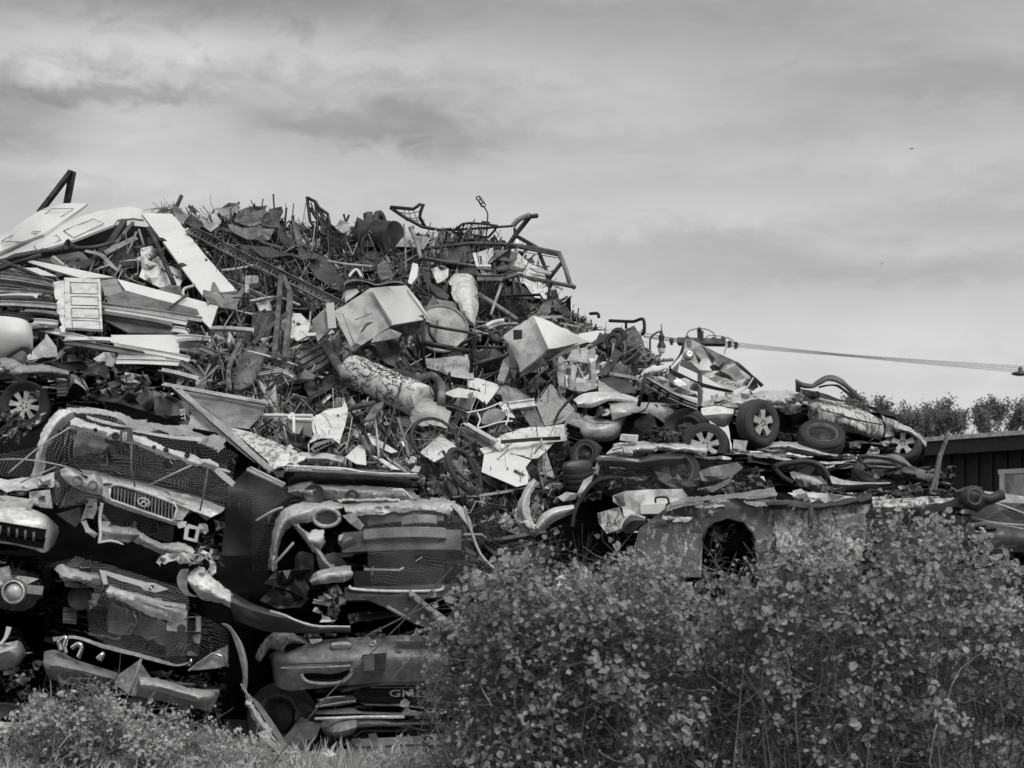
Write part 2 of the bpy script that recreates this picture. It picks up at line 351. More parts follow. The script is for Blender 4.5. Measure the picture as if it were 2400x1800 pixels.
def hexa(name,fr,front,back,m,par=None,Y=None,lift=.35,n=8,dent=.03,fq=3.,openb=False,th=0.,bev=0.,faces=(0,1,2,3,4,5),**kw):
    """dented box from its front corners and back corners (same winding)"""
    C=[W(fr,p,Y,lift) for p in front]+[W(fr,p,Y,lift) for p in back]
    q=[(0,1,2,3),(4,7,6,5),(0,4,5,1),(1,5,6,2),(2,6,7,3),(3,7,4,0)]
    bm=bmesh.new(); sd_=len(bpy.data.objects)*.61
    for fi in faces:
        a,b,c,d=[C[k] for k in q[fi]]; g=[]
        for j in range(n+1):
            for i in range(n+1):
                u,v=i/n,j/n; g.append(bm.verts.new((a*(1-u)+b*u)*(1-v)+(d*(1-u)+c*u)*v))
        for j in range(n):
            for i in range(n): bm.faces.new((g[j*(n+1)+i],g[j*(n+1)+i+1],g[(j+1)*(n+1)+i+1],g[(j+1)*(n+1)+i]))
    bmesh.ops.remove_doubles(bm,verts=bm.verts,dist=1e-4); bmesh.ops.recalc_face_normals(bm,faces=bm.faces)
    cen=sum(C,Vector())/8
    for v in bm.verts:
        k=noise.noise(v.co*fq+Vector((sd_,1,0))); k2=noise.noise(v.co*fq*2.3+Vector((0,sd_,0)))
        v.co+=(cen-v.co).normalized()*dent*(max(0,k)*1.6+.5*k2)
    vs=[v.co.copy() for v in bm.verts]; bm.verts.index_update(); fs=[tuple(v.index for v in f.verts) for f in bm.faces]; bm.free()
    return fin(name,vs,fs,m,par,smooth=True,th=th,bev=bev,**kw) if False else _flat(fin(name,vs,fs,m,par,smooth=True,th=th,**kw))
def _flat(o):
    if not o.modifiers:
        e=o.modifiers.new('split','EDGE_SPLIT'); e.split_angle=math.radians(38)
    return o
def basis(ax):
    ax=Vector(ax).normalized(); u=ax.cross(Vector((0,0,1)))
    u=u.normalized() if u.length>.05 else Vector((1,0,0)); return ax,u,u.cross(ax)
def lathe(c,ax,prof,n=32,arc=2*math.pi):
    ax,u,v=basis(ax); vs=[];fs=[];k=len(prof); full=abs(arc-2*math.pi)<1e-6; m_=n if full else n+1
    for i in range(m_):
        a=arc*i/n; d=u*math.cos(a)+v*math.sin(a)
        for r_,h in prof: vs.append(c+d*r_+ax*h)
    for i in range(n):
        j=(i+1)%m_
        for q in range(k-1): fs.append((i*k+q,j*k+q,j*k+q+1,i*k+q+1))
    return vs,fs
def cyl(name,c,ax,r,h,m,par=None,n=24,cap=True,**kw):
    return fin(name,*lathe(c,ax,[(.0001,0),(r,0),(r,h),(.0001,h)] if cap else [(r,0),(r,h)],n),m,par,smooth=False,**kw)
def wheel(fr,p,Yc,Rm,ax,par=None,lab=None,cat='wheel',grp=None,wd=.19,spokes=5,rimr=.62,steel=False,rim_m='pale',name='car_wheel',norim=False):
    c=W(fr,p,Yc); root=E('wheel',par) if par is not None else T(name,lab,cat,grp)
    a,u,v=basis(ax); h=wd/2; r=Rm; ri=Rm*rimr
    pr=[(ri,-h*.9),(ri*1.05,-h),(r*.86,-h*1.08),(r*.96,-h*.85),(r*.985,-h*.55),(r*.97,-h*.5),(r*.97,-h*.42),(r,-h*.38),(r,-h*.06),(r*.975,-h*.02),(r*.975,h*.02),(r,h*.06),(r,h*.38),(r*.97,h*.42),(r*.97,h*.5),(r*.985,h*.55),(r*.96,h*.85),(r*.86,h*1.08),(ri*1.05,h),(ri,h*.9),(ri*.97,0),(ri,-h*.9)]
    fin('tyre',*lathe(c,a,pr,40),'rubber',root,smooth=True)
    if norim: return root
    fin('rim_barrel',*lathe(c,a,[(.001,-h*.3),(ri*.85,-h*.3),(ri*.9,h*.7),(ri,h*.93),(ri*1.03,h*.97),(ri*1.03,h*1.02),(ri*.93,h*.95),(ri*.86,h*.6)],32),'dark' if not steel else 'mid',root,smooth=True)
    A=([],[])
    if steel:
        addm(A,lathe(c,a,[(.001,h*.55),(ri*.3,h*.55),(ri*.36,h*.35),(ri*.6,h*.5),(ri*.66,h*.2)],24))
        for i in range(10):
            an=2*math.pi*i/10; q=c+(u*math.cos(an)+v*math.sin(an))*ri*.74+a*h*.3
            addm(A,lathe(q,a,[(.001,0),(ri*.07,0),(ri*.09,-.02)],8))
        fin('wheel_disc',A[0],A[1],'dark' if rim_m!='mid' else 'mid',root,smooth=True)
    else:
        addm(A,lathe(c,a,[(.001,h*.86),(ri*.26,h*.84),(ri*.30,h*.5)],20))
        for i in range(spokes):
            an=2*math.pi*(i+.25)/spokes; d=u*math.cos(an)+v*math.sin(an); s=d.cross(a)
            w0,w1=ri*(.95/spokes+.06),ri*(.62/spokes+.05)
            o=len(A[0]); q=[]
            for (rr,ww,hh) in ((ri*.18,w0*.9,h*.88),(ri*.55,w1,h*.92),(ri*.99,w0*1.15,h*.9)):
                q+=[c+d*rr+s*ww+a*hh, c+d*rr-s*ww+a*hh, c+d*rr-s*ww*1.1+a*h*.4, c+d*rr+s*ww*1.1+a*h*.4]
            A[0].extend(q)
            for g in (0,1):
                for e in range(4): A[1].append((o+g*4+e,o+g*4+(e+1)%4,o+g*4+4+(e+1)%4,o+g*4+4+e))
        fin('rim',A[0],A[1],rim_m,root,smooth=False)
        B=([],[])
        for i in range(5):
            an=2*math.pi*i/5; q=c+(u*math.cos(an)+v*math.sin(an))*ri*.19+a*h*.86
            addm(B,lathe(q,a,[(.001,.012),(ri*.05,.012),(ri*.06,0)],6))
        fin('wheel_nut',B[0],B[1],'dark',root)
    return root
def text(name,s,fr,p,hpx,Y,m,par,rot=0.,shear=0.,yaw=0.,ext=.006,outline=False,sx=1.):
    cu=bpy.data.curves.new('t','FONT'); cu.body=s; cu.extrude=ext; cu.align_x='CENTER'; cu.align_y='CENTER'; cu.shear=shear; cu.size=1; cu.resolution_u=3
    cu.offset=.012
    ob=bpy.data.objects.new('t',cu); COL.objects.link(ob); dg=bpy.context.evaluated_depsgraph_get(); me=bpy.data.meshes.new_from_object(ob.evaluated_get(dg))
    c=W(fr,p,Y); sz=hpx*FR[fr][2]*c.y/FPX*1.4
    M=Matrix.Translation(c)@Matrix.Rotation(yaw,4,'Z')@Matrix.Rotation(-rot,4,'Y')@Matrix.Rotation(math.pi/2,4,'X')@Matrix.Diagonal((sz*sx,sz,1,1))
    vs=[M@v.co for v in me.vertices]; fs=[tuple(q.vertices) for q in me.polygons]
    bpy.data.objects.remove(ob); bpy.data.meshes.remove(me)
    return fin(name,vs,fs,m,par)
# ---------------------------------------------------------------- ground, heap core, barn, lamp, pole, wires
def ground():
    vs=[];fs=[];n=40
    ys=[-300,-60,0,6,10]+[11+i*.5 for i in range(34)]+[30,40,60,100,200,500,1500]
    xs=[-1500,-300,-60,-20]+[-12+i*.8 for i in range(31)]+[20,60,300,1500]
    for y in ys:
        for x in xs:
            z=.06*noise.noise(Vector((x*.6,y*.6,0))) if 9<y<31 and abs(x)<14 else 0
            vs.append((x,y,z))
    k=len(xs)
    for j in range(len(ys)-1):
        for i in range(k-1): fs.append((j*k+i,j*k+i+1,(j+1)*k+i+1,(j+1)*k+i))
    fin('ground',vs,fs,'earth',kind='structure',smooth=True)
ground()
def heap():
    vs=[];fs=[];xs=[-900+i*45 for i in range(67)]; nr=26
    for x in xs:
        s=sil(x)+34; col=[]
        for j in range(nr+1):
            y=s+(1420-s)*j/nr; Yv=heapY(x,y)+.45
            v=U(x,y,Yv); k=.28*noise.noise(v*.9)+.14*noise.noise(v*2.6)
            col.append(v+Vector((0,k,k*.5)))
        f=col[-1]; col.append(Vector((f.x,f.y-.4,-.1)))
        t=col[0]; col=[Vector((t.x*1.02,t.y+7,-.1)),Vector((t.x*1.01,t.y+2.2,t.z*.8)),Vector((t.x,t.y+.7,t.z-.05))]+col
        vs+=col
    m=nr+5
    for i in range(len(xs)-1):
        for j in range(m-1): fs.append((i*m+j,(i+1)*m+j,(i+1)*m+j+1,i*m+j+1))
    fin('heap_core',vs,fs,'void',lab='compacted scrap inside the heap, painted near black for the shade in gaps',cat='scrap heap',kind='stuff')  # near-black colour stands in for shade between the pieces
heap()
def barn():
    b=T('barn','dark board and batten barn with low pale edged roof beyond the crushed cars','barn')
    A=Vector((9.33,45,0)); D=Vector((1.44,-3.1,0)).normalized(); Nn=Vector((-D.y,D.x,0)); 
    if Nn.x<0: Nn=-Nn
    p0=A-D*1.2; L_=16; H=3.72
    def bx(o,u,v,wz,m,name,par):   # box from o along vectors
        c=[o,o+u,o+u+v,o+v]; vs=c+[q+wz for q in c]
        return fin(name,vs,[(3,2,1,0),(4,5,6,7),(0,1,5,4),(1,2,6,5),(2,3,7,6),(3,0,4,7)],m,par,bev=.006)
    z=Vector((0,0,1))
    wall=bx(p0,D*L_,Nn*9,z*(H+.3),'board','wall',b)
    for i in range(33): bx(p0+D*(.2+i*.48)-Nn*.045,D*.07,Nn*.043,z*(H+.28),'board','batten',wall)
    bx(p0-D*.5-Nn*.55,D*(L_+1),Nn*.06,z*.30+Vector((0,0,0)),'board','fascia',b).location.z=0
    for o in b.children:
        if o.name.startswith('fascia'):
            for v in o.data.vertices: v.co.z+=H
    # low pitched roof rising away from the yard, pale metal skin with an edge
    e0=p0-D*.6-Nn*.62+z*(H+.305); r=[e0,e0+D*(L_+1.2),e0+D*(L_+1.2)+Nn*6+z*.22,e0+Nn*6+z*.22]
    vs=r+[q+z*.09 for q in r]
    rf=fin('roof',vs,[(3,2,1,0),(4,5,6,7),(0,1,5,4),(1,2,6,5),(2,3,7,6),(3,0,4,7)],'roof',b)
    w0=p0+D*(4.0)-Nn*.1
    wn_=bx(w0+z*1.2,D*2.2,Nn*.09,z*2.05,'pale','window',b)
    bx(w0+z*1.2-Nn*.05,D*.16,Nn*.12,z*2.05,'white','frame',wn_); bx(w0+z*3.253-Nn*.05-D*.05,D*2.5,Nn*.12,z*.10,'white','frame',wn_)
barn()
def lamp():
    Y=85; t=T('street_lamp','dark gooseneck street lamp with pale bell globe behind the heap','street lamp')
    base=W('g',(1180,240),Y); 
    fin('post',*tubev([Vector((base.x,Y,0)),Vector((base.x,Y,3)),base],.07,8,r1=.045),'black',t,smooth=True)
    tu('arm','g',[(1180,240),(1190,222),(1210,200),(1235,186),(1262,180)],.04,'black',t,Y=Y,curve=True)
    c=W('g',(1265,205),Y); k=Y/FPX*S7
    prof=[(.001,62*k),(5*k,50*k),(3*k,40*k),(9*k,30*k),(9*k,18*k),(14*k,8*k),(14*k,0),(24*k,-6*k),(22*k,-22*k),(18*k,-52*k),(24*k,-62*k),(32*k,-80*k),(34*k,-94*k)]
    ln=fin('lantern',*lathe(c,(0,0,1),prof,16),'black',t,smooth=True)
    fin('globe',*lathe(c,(0,0,1),[(27*k,-92*k),(26*k,-118*k),(18*k,-136*k),(.001,-143*k)],16),'white',ln,smooth=True)
    cyl('finial',c+Vector((0,0,62*k-.02)),(0,0,1),.02,.12,'black',ln,8)
lamp()
def pole():
    Y=95; t=T('utility_pole','wooden utility pole top with crossarm and insulators behind crumpled car','utility pole')
    a=W('g',(1545,165),Y)
    fin('pole',*tubev([Vector((a.x+.2,Y,0)),Vector((a.x+.05,Y,8)),a],.16,10,r1=.10),'bark',t,smooth=True)
    bar('crossarm','g',(1380,255),(1738,264),.28,.2,'dark',t,Y=Y-.2,sect='flat')
    bar('crossarm','g',(1395,275),(1735,282),.16,.15,'bark',t,Y=Y+.3,sect='flat')
    c=W('g',(1558,238),Y-.3); cyl('transformer',c-Vector((0,0,.1)),(0,0,1),.12,.5,'dark',t,14)
    for x,y in ((1545,168),(1455,230),(1650,240),(1722,236),(1770,266),(1400,250),(1340,246),(1815,275)):
        c=W('g',(x,y),Y-.1); fin('insulator',*lathe(c-Vector((0,0,.22)),(0,0,1),[(.001,0),(.09,0),(.05,.08),(.14,.12),(.05,.2),(.14,.24),(.06,.34),(.001,.36)],8),'dark',t)
    tu('jumper_cable','g',[(1448,222),(1462,185),(1500,165),(1560,160),(1600,165),(1640,185),(1665,215),(1672,245)],.025,'dark',t,Y=Y,curve=True,sides=5)
    tu('jumper_cable','g',[(1722,225),(1760,228),(1790,245),(1805,268),(1840,280)],.025,'dark',t,Y=Y,curve=True,sides=5)
    tu('jumper_cable','g',[(1590,235),(1605,215),(1640,210),(1720,216)],.02,'mid',t,Y=Y,curve=True,sides=5)
    tu('jumper_cable','g',[(1730,350),(1740,310),(1765,294),(1830,290)],.02,'mid',t,Y=Y,curve=True,sides=5)
pole()
for i,(ys,g,l) in enumerate(((( 250,300,333,339),.032,'topmost overhead power wire sagging from the pole to the far light'),((262,303,341,350),.036,'second overhead power wire below the topmost strand'),((270,307,349,364),.036,'third overhead power wire from the top of the bundle'),((276,310,356,378),.032,'lowest overhead power wire of the bundle ending at the hanging light'))):
    pts=[(1738+(i*20),ys[0]+8)]+[(1738+u*(3990-1738),0) for u in ()]
    pts=[]
    for u in [q/14 for q in range(15)]:
        xg=1730+u*(3950-1730); y0=ys[0]*.0+268+i*5
        ye=(ys[3]+95)-0 if False else None
        # straight fan with a slight sag, ends read in crop h
        yh=ys[3]; xe=2212; X0,Y0=px('g',1738,272); X1,Y1=px('h',2300,372)
        qx=X0+u*(X1-X0); qy=Y0+u*(Y1-Y0)+math.sin(u*math.pi)*3-(1.5-i)*(1.4+5.5*abs(u-.38))
        pts.append((qx,qy))
    tu('power_wire','P',pts,.013,'mid',Y=92+i*.5,lab=l,cat='wire',grp='overhead power wires',sides=5)
for i,(ya,yb) in enumerate(((192,236),(212,244),(222,256))):
    tu('power_wire','g',[(1000+60*i,ya-25),(1140,ya),(1260,(ya+yb)/2+3),(1385,yb)],.022,'mid',Y=94+i*.4,sides=5,
       lab=('upper','middle','lower')[i]+' overhead wire running behind the heap to the pole crossarm',cat='wire',grp='overhead wires behind the heap')
c=W('h',(2185,385),92); fin('hanging_light',*lathe(c-Vector((0,0,.12)),(0,0,1),[(.001,-.05),(.22,-.05),(.42,.02),(.40,.08),(.12,.16),(.08,.34),(.001,.36)],14),'mid',lab='small disc shaped light hanging at the end of the wires',cat='light')
def bird(p,Y,s,lab):
    c=U(*p,Y); q=lambda x,y,z:c+Vector((x,y,z))*s
    fin('bird',[q(-.5,.1,.05),q(0,-.5,.1),q(.5,0,-.05),q(0,.5,0),q(0,0,.2),q(-1.2,.1,.5),q(-.3,.3,.1),q(1.1,0,.6),q(.3,.3,.1),q(0,0,-.15)],
        [(0,1,4),(1,2,4),(2,3,4),(3,0,4),(0,9,1),(1,9,2),(2,9,3),(3,9,0),(5,1,6),(7,8,1)],'black',lab=lab,cat='bird',th=.02)
bird((2137,349),60,.05,'tiny dark bird flying high in the cloudy sky')
bird((2067,618),80,.04,'tiniest dark speck of a bird lower down in the open sky')
# ---------------------------------------------------------------- trees beyond the barn
def leaf_mesh(C,Nr,S,r,kind=0):
    """many folded leaves: centres, normals, sizes"""
    vs=[];fs=[]
    for c,n,s in zip(C,Nr,S):
        a,u,v=basis(n); t=r.uniform(0,6.28); d=u*math.cos(t)+v*math.sin(t); e=a.cross(d); k=len(vs); f=s*.16
        vs+=[c-d*s*.5,c-d*s*.12+e*s*.42+a*f,c+d*s*.3+e*s*.3+a*f,c+d*s*.55,c+d*s*.3-e*s*.3+a*f,c-d*s*.12-e*s*.42+a*f]
        fs+=[(k,k+1,k+2,k+3),(k,k+3,k+4,k+5)]
    return vs,fs
def tree(pxx,top,Y,sp,i,lab):
    r=random.Random(40+i); t=T('young_tree',lab,'tree','young trees beyond the barn')
    b=U(pxx,1258,Y); b.z=0; h=CZ+(HOR-top)/FPX*Y; A=([],[]); C=[];Nn=[];S=[]
    def br(p,d,l,rad,lev):
        P=[p]; n=5
        for k in range(n):
            d=(d+Vector((r.gauss(0,.07),r.gauss(0,.07),r.gauss(.06,.05)))).normalized(); p=p+d*l/n; P.append(p)
            if lev<3 and k>0-(lev>0):
                for _ in range(3 if lev==0 else 2):
                    a=r.uniform(0,6.28); dd=(d*.9+Vector((math.cos(a),math.sin(a),.15))*.42).normalized(); br(p,dd,l*r.uniform(.10,.19)*(1.25-k*.13),rad*.45,lev+1)
            if lev>=1 and r.random()<sp*.6:
                for _ in range(2): C.append(p+Vector((r.gauss(0,.12),r.gauss(0,.12),r.gauss(0,.12)))); Nn.append((r.gauss(0,1),r.gauss(-.3,1),r.gauss(.5,1))); S.append(r.uniform(.05,.11))
        addm(A,tubev(P,rad,4,r1=rad*.3))
    br(b,Vector((r.gauss(0,.03),0,1)),h*.86,.045,0)
    fin('trunk',A[0],A[1],'bark',t)
    fin('crown',*leaf_mesh(C,Nn,S,r),'leaf_far',t)
TR=[(1995,925,.45),(2042,916,.5),(2066,922,.5),(2110,934,.12),(2134,950,.3),(2168,940,.55),(2196,940,.6),(2222,952,.55),(2250,950,.6),(2284,948,.5),(2316,922,.12),(2340,918,.3),(2366,938,.45),(2396,930,.10),(2425,915,.4),(2460,925,.4),(1955,960,.4),(2085,960,.5),(2150,968,.6),(2300,965,.6)]+[(1940+i*27+9*math.sin(i*2.3),938+14*math.sin(i*1.7),.12+.2*((i*7)%3)/2) for i in range(19)]
ordi='first second third fourth fifth sixth seventh eighth ninth tenth eleventh twelfth thirteenth fourteenth fifteenth sixteenth seventeenth eighteenth nineteenth twentieth'.split(); ordi+=['twenty '+q for q in ordi[:9]]+['thirtieth']+['thirty '+q for q in ordi[:9]]
o_=sorted(range(len(TR)),key=lambda q:TR[q][0])
for k,q in enumerate(o_):
    x,y,s=TR[q]; tree(x,y,72+(q%4)*3,s,q,f"{'nearly bare twiggy' if s<.2 else 'thin sparsely leaved' if s<.45 else 'small budding leafy'} tree, {ordi[k]} along the row from the crushed car")
# ---------------------------------------------------------------- bushes and grass in front
def pip(poly,x,y): return inside(x,y,poly)
def bush(name,lab,poly,Y0,Y1,nst,nlf,lsz,m_leaf,m_stem,seed,base,lowdens=1.,pale=.06,grp=None,sr=.006,i0=False):
    r=random.Random(seed); t=T(name,lab,'bush',grp); A=([],[]);B=([],[]); C=[];Nn=[];S=[]
    x0=min(p[0] for p in poly);x1=max(p[0] for p in poly);y0=min(p[1] for p in poly);y1=max(p[1] for p in poly)
    per=max(1,nlf//nst)
    for _ in range(nst):
        while True:
            x,y=r.uniform(x0,x1),y0+(y1-y0)*r.random()**1.25
            if pip(poly,x,y): break
        Y=r.uniform(Y0,Y1); tip=U(x,y,Y); bx=U(x+abs(r.gauss(0,1))*(base[1]-base[0])*(.3 if lsz>.045 else .12)*(1 if r.random()<.5 or i0 else -1),1258,Y+r.uniform(-.3,.5)); bx.z=0
        mid=bx*.45+tip*.55+Vector((r.gauss(0,.45),r.gauss(0,.15),.35*abs(tip.z)*r.uniform(.2,1)))
        P=[]
        for q in range(9):
            u=q/8; p=bx*(1-u)**2+mid*2*u*(1-u)+tip*u*u
            P.append(p+Vector((r.gauss(0,.02),r.gauss(0,.02),r.gauss(0,.02))))
        addm(B if r.random()<pale else A,tubev(P,sr*r.uniform(.6,1.4),4,r1=sr*.3))
        left=per
        while left>0:                       # leafy side sprays
            u=1-.62*r.random()**1.4; q=u*8; i=min(7,int(q)); p=P[i].lerp(P[i+1],q-i)
            d=Vector((r.gauss(0,1),r.gauss(-.1,.7),r.gauss(.35,.6))).normalized(); l=r.uniform(.08,.34)*(1 if lsz>.045 else .5); nl=r.randint(3,9); left-=nl
            qy=HOR-(p.z-CZ)/p.y*FPX; bare=(qy>y0+(y1-y0)*.42 and r.random()>lowdens) or noise.noise(p*2.1+Vector((seed,0,0)))<-.12
            if r.random()<.6 or bare: addm(B if r.random()<pale*1.2 else A,tubev([p,p+d*l*.5+Vector((r.gauss(0,.02),r.gauss(0,.02),r.gauss(0,.02))),p+d*l],sr*.4,3,r1=sr*.2))
            if bare: continue
            sz=lsz*r.uniform(.55,1.35)
            for k in range(nl):
                w_=p+d*l*(k+.6)/nl+Vector((r.gauss(0,1),r.gauss(0,1),r.gauss(0,1)))*sz*.5
                C.append(w_); Nn.append((r.gauss(0,.8),r.gauss(-.55,.7),r.gauss(.6,.6))); S.append(sz*r.uniform(.6,1.2))
    for _ in range(nst*6):                  # interlacing bare twigs
        if not C: break
        p=r.choice(C)+Vector((0,.15,-r.uniform(0,.5))); d=Vector((r.gauss(0,1),r.gauss(0,.4),r.gauss(.15,.6))).normalized()*r.uniform(.15,.8); k=Vector((r.gauss(0,.06),r.gauss(0,.05),r.gauss(0,.06)))
        addm(B if r.random()<pale*1.4 else A,tubev([p-d*.5,p-d*.15+k,p+d*.2+k*.6,p+d*.5],sr*r.uniform(.3,.7),3,r1=sr*.2))
    if len(B[0])<1200: addm(A,B); B=([],[])
    fin('stem',A[0],A[1],m_stem,t)
    if B[0]: fin('stem',B[0],B[1],'stem_pale',t,plab='pale dry stem')
    fin('foliage',*leaf_mesh(C,Nn,S,r),m_leaf,t)
    return t
top=[(960,1500),(1010,1440),(1060,1400),(1110,1350),(1180,1325),(1240,1300),(1300,1275),(1400,1290),(1500,1300),(1560,1282),(1650,1300),(1740,1310),(1830,1275),(1900,1235),(1960,1225),(2040,1190),(2110,1200),(2200,1215),(2270,1235),(2330,1280),(2400,1300),(2700,1330)]
def ty(x):
    for (a,b),(c,d) in zip(top,top[1:]):
        if x<=c: return b+(d-b)*(x-a)/(c-a)
    return 1330
BX=[(1000,1280,'lowest sprawling bush reaching over the crushed pickup front'),(1200,1500,'leafy bramble bush growing in front of the torn white fender'),(1440,1740,'dense bush below the peeling car wheel arch'),(1680,1990,'bramble bush below the white flaked car door'),(1930,2230,'tallest bramble bush hiding the base of the stack beneath the wrecked axle'),(2170,2560,'bramble bush at the end of the thicket below the dark car door')]
for i,(a,b,l) in enumerate(BX):
    xs=[a+(b-a)*k/10 for k in range(11)]
    pl=[(x,ty(x)+6+22*noise.noise(Vector((x*.013,3,0)))) for x in xs]+[(b,1830),(a+(110 if i==0 else 0),1830)]
    bush('bramble_bush',l,pl,13.6,15.2,90,12500,.050,'leaf','stem',70+i,(a+60,b-30),.36,.05,'bramble bushes in front of the yard',i0=i==0)
bush('weed_bush','pale feathery bush growing below the crushed bumper with tube bars',[(70,1660),(110,1610),(150,1590),(200,1585),(250,1600),(300,1630),(345,1680),(380,1740),(390,1810),(60,1810)],15.6,16.6,150,10500,.036,'leaf_light','stem',90,(120,330),1.,.3)
bush('weed_bush','small pale weedy shrub beside the larger feathery bush',[(395,1700),(430,1668),(470,1690),(500,1760),(500,1815),(380,1815)],15.9,16.6,50,2600,.036,'leaf_light','stem_pale',91,(400,490),1.,.3)
bush('weed_bush','low tuft of pale weeds at the foot of the bent car pillar',[(520,1760),(570,1725),(610,1765),(640,1815),(500,1815)],16,16.6,30,1300,.034,'leaf_light','stem_pale',92,(520,620),1.,.3)
bush('weed_bush','low pale leafy weeds at the edge of the brambles below the chrome bumper',[(930,1800),(970,1740),(1040,1720),(1110,1760),(1150,1815),(920,1815)],15.2,16.2,40,1000,.04,'leaf_light','stem_pale',93,(940,1130),1.,.2)
def grass():
    r=random.Random(5); vs=[];fs=[]
    for _ in range(17000):
        Y=r.uniform(14.4,17.3); qx=r.uniform(-120,1330); b=U(qx,1258,Y); b.z=.02*0
        h=r.uniform(.03,.10)*(2.4 if r.random()<.12 else 1); a=r.uniform(0,6.28); wd=r.uniform(.005,.012)
        d=Vector((math.cos(a),math.sin(a)*.4,0))*wd; l=Vector((r.gauss(0,.3),r.gauss(0,.3),1))*h; k=len(vs)
        vs+=[b-d,b+d,b+l*.6+d*.6+Vector((r.gauss(0,.01),0,0)),b+l*.6-d*.6,b+l+Vector((r.gauss(0,.03),0,-.01))]
        fs+=[(k,k+1,k+2,k+3),(k+3,k+2,k+4)]
    fin('grass',vs,fs,'leaf_light',kind='stuff',lab='pale rough grass along the foot of the car stacks',cat='grass')
grass()
for i,(p,l) in enumerate(([[(640,1790),(760,1640),(860,1540),(960,1440),(1060,1330)],'long thin dead stem leaning over the pickup chrome'],[[(840,1500),(900,1470),(1000,1420),(1100,1380)],'short bare twig reaching out from the bramble over the bumper'],
    [[(2170,1600),(2180,1650),(2160,1700),(2130,1740)],''],[[(1990,1690),(1925,1640),(1920,1590),(1915,1570)],''])):
    if l: tu('dry_twig','P',[q+(0.2*k,) for k,q in enumerate(p)],.006,'stem',Y=14.6,curve=True,lab=l,cat='stem',sides=5)
# ---------------------------------------------------------------- the heap: things one can tell apart
def emboss(fr,quads,par,m='white',Y=None,lift=.39,r=.007,name='molding'):
    for q in quads: tu(name,fr,list(q)+[q[0]],r,m,par,Y=Y,lift=lift,sq=True)
# --- upper end with pale doors and siding
t=T('angle_iron','dark angle iron bent to a sharp peak standing above the pale door','angle iron')
bar('flange','a',(290,378),(530,68,.1),.10,.012,'rust',t,lift=.5); bar('flange','a',(540,65,.1),(492,330,.3),.11,.012,'rust',t,lift=.5)
t=T('panel_door','pale panelled door sloping up to the skyline below the bent angle iron','door')
d1=sh('door_leaf','a',[(-260,700),(0,562),(110,500),(400,312),(650,322,.1),(560,390),(330,548),(150,615),(-240,790)],'white',t,amp=.002,sp=40,th=.04,lift=.75,smooth=True)
emboss('a',[[(290,410),(390,345),(545,345),(440,412)],[(150,515),(265,432),(415,437),(300,516)],[(10,585),(130,522),(280,530),(170,592)]],d1,'grey',lift=.86)
t=T('panel_door','second pale door buckled over at its end below the sloping door','door')
d2=sh('door_leaf','a',[(-200,790),(150,610),(340,548),(560,432),(760,372),(960,345),(1045,362),(1065,440),(985,430),(872,442),(845,480),(560,590),(360,650),(120,690),(-200,830)],'white',t,amp=.008,sp=36,th=.035,lift=.6,wav=.12,smooth=True)
emboss('a',[[(470,508),(690,420),(770,455),(545,560)],[(250,620),(420,540),(450,575),(280,655)]],d2,'grey',lift=.74)
t=T('slab_door','long white slab door leaning down the heap with two dark handles','door')
d3=sh('door_leaf','a',[(1048,396),(1275,402),(1515,700),(1757,972),(1620,985),(1500,1002),(1270,690)],'white',t,amp=.002,sp=50,th=.04,lift=.75,smooth=True)
for x,y in ((1200,577),(1355,765)):
    tu('handle','a',[(x-25,y-8),(x,y-10),(x+25,y+4),(x-5,y+8),(x-25,y-8)],.018,'black',d3,lift=.85)
sh('crumpled_sheet','a',[(1490,942),(1560,960),(1575,890),(1590,890),(1640,980),(1750,985),(1800,920),(1810,955),(1755,1060),(1760,1095),(1640,1080),(1560,1045),(1540,1050)],'grey',amp=.06,sp=22,lift=.85,lab='torn curled grey sheet at the foot of the white slab door',cat='metal sheet')
sh('crumpled_sheet','a',[(1140,960),(1200,930),(1260,910),(1340,920),(1345,985),(1290,1040),(1210,1030)],'rust_light',amp=.05,sp=22,lift=.7,lab='rusty torn sheet lying on the white siding end',cat='metal sheet')
# bent tubes and beams round the doors
tu('steel_beam','a',[(920,440),(820,600),(610,805)],.06,'dark',sq=True,lift=.6,lab='dark square beam sloping down beneath the buckled door',cat='beam')
tu('steel_beam','a',[(985,450),(870,590),(760,700)],.035,'mid',sq=True,lift=.55,lab='thin grey beam parallel to the dark square beam',cat='beam')
tu('steel_beam','a',[(1005,565),(880,625),(770,680)],.05,'grey',sq=True,lift=.62,lab='short pale square beam crossing below the buckled door end',cat='beam')
t=T('exhaust_pipe','dark exhaust pipe with flared end under the buckled door','pipe')
tu('pipe','a',[(0,730),(200,690),(420,650),(520,640),(700,630),(850,590)],.028,'dark',t,lift=.8,curve=True)
fin('flared_end',*lathe(W('a',(540,625),None,.85),(-.6,-.7,.2),[(.03,-.15),(.035,0),(.075,.1),(.07,.1),(.03,0)],16),'rust',t,smooth=True)
tu('bent_rod','a',[(10,730),(180,800),(390,890)],.028,'dark',lift=.95,lab='straight dark rod crossing in front of the stacked siding',cat='rod')
tu('bent_rod','a',[(-60,820),(140,740),(300,690)],.03,'dark',lift=.9,lab='dark rod rising to the exhaust pipe at the heap end',cat='rod')
tu('bent_rod','a',[(1100,490),(1140,560),(1290,910)],.035,'rust',lift=.75,lab='dark bent rod hanging from the top corner of the white slab door',cat='rod')
tu('bent_rod','a',[(1345,245),(1275,405)],.03,'rust',lift=.2,lab='short dark bar sticking up behind the white slab door',cat='rod')
tu('bent_rod','a',[(2025,235),(2030,330),(2055,500),(2090,690),(2150,790)],.012,'rust',lift=.7,curve=True,lab='thin dark whip of rod rising over the top sheets',cat='rod')
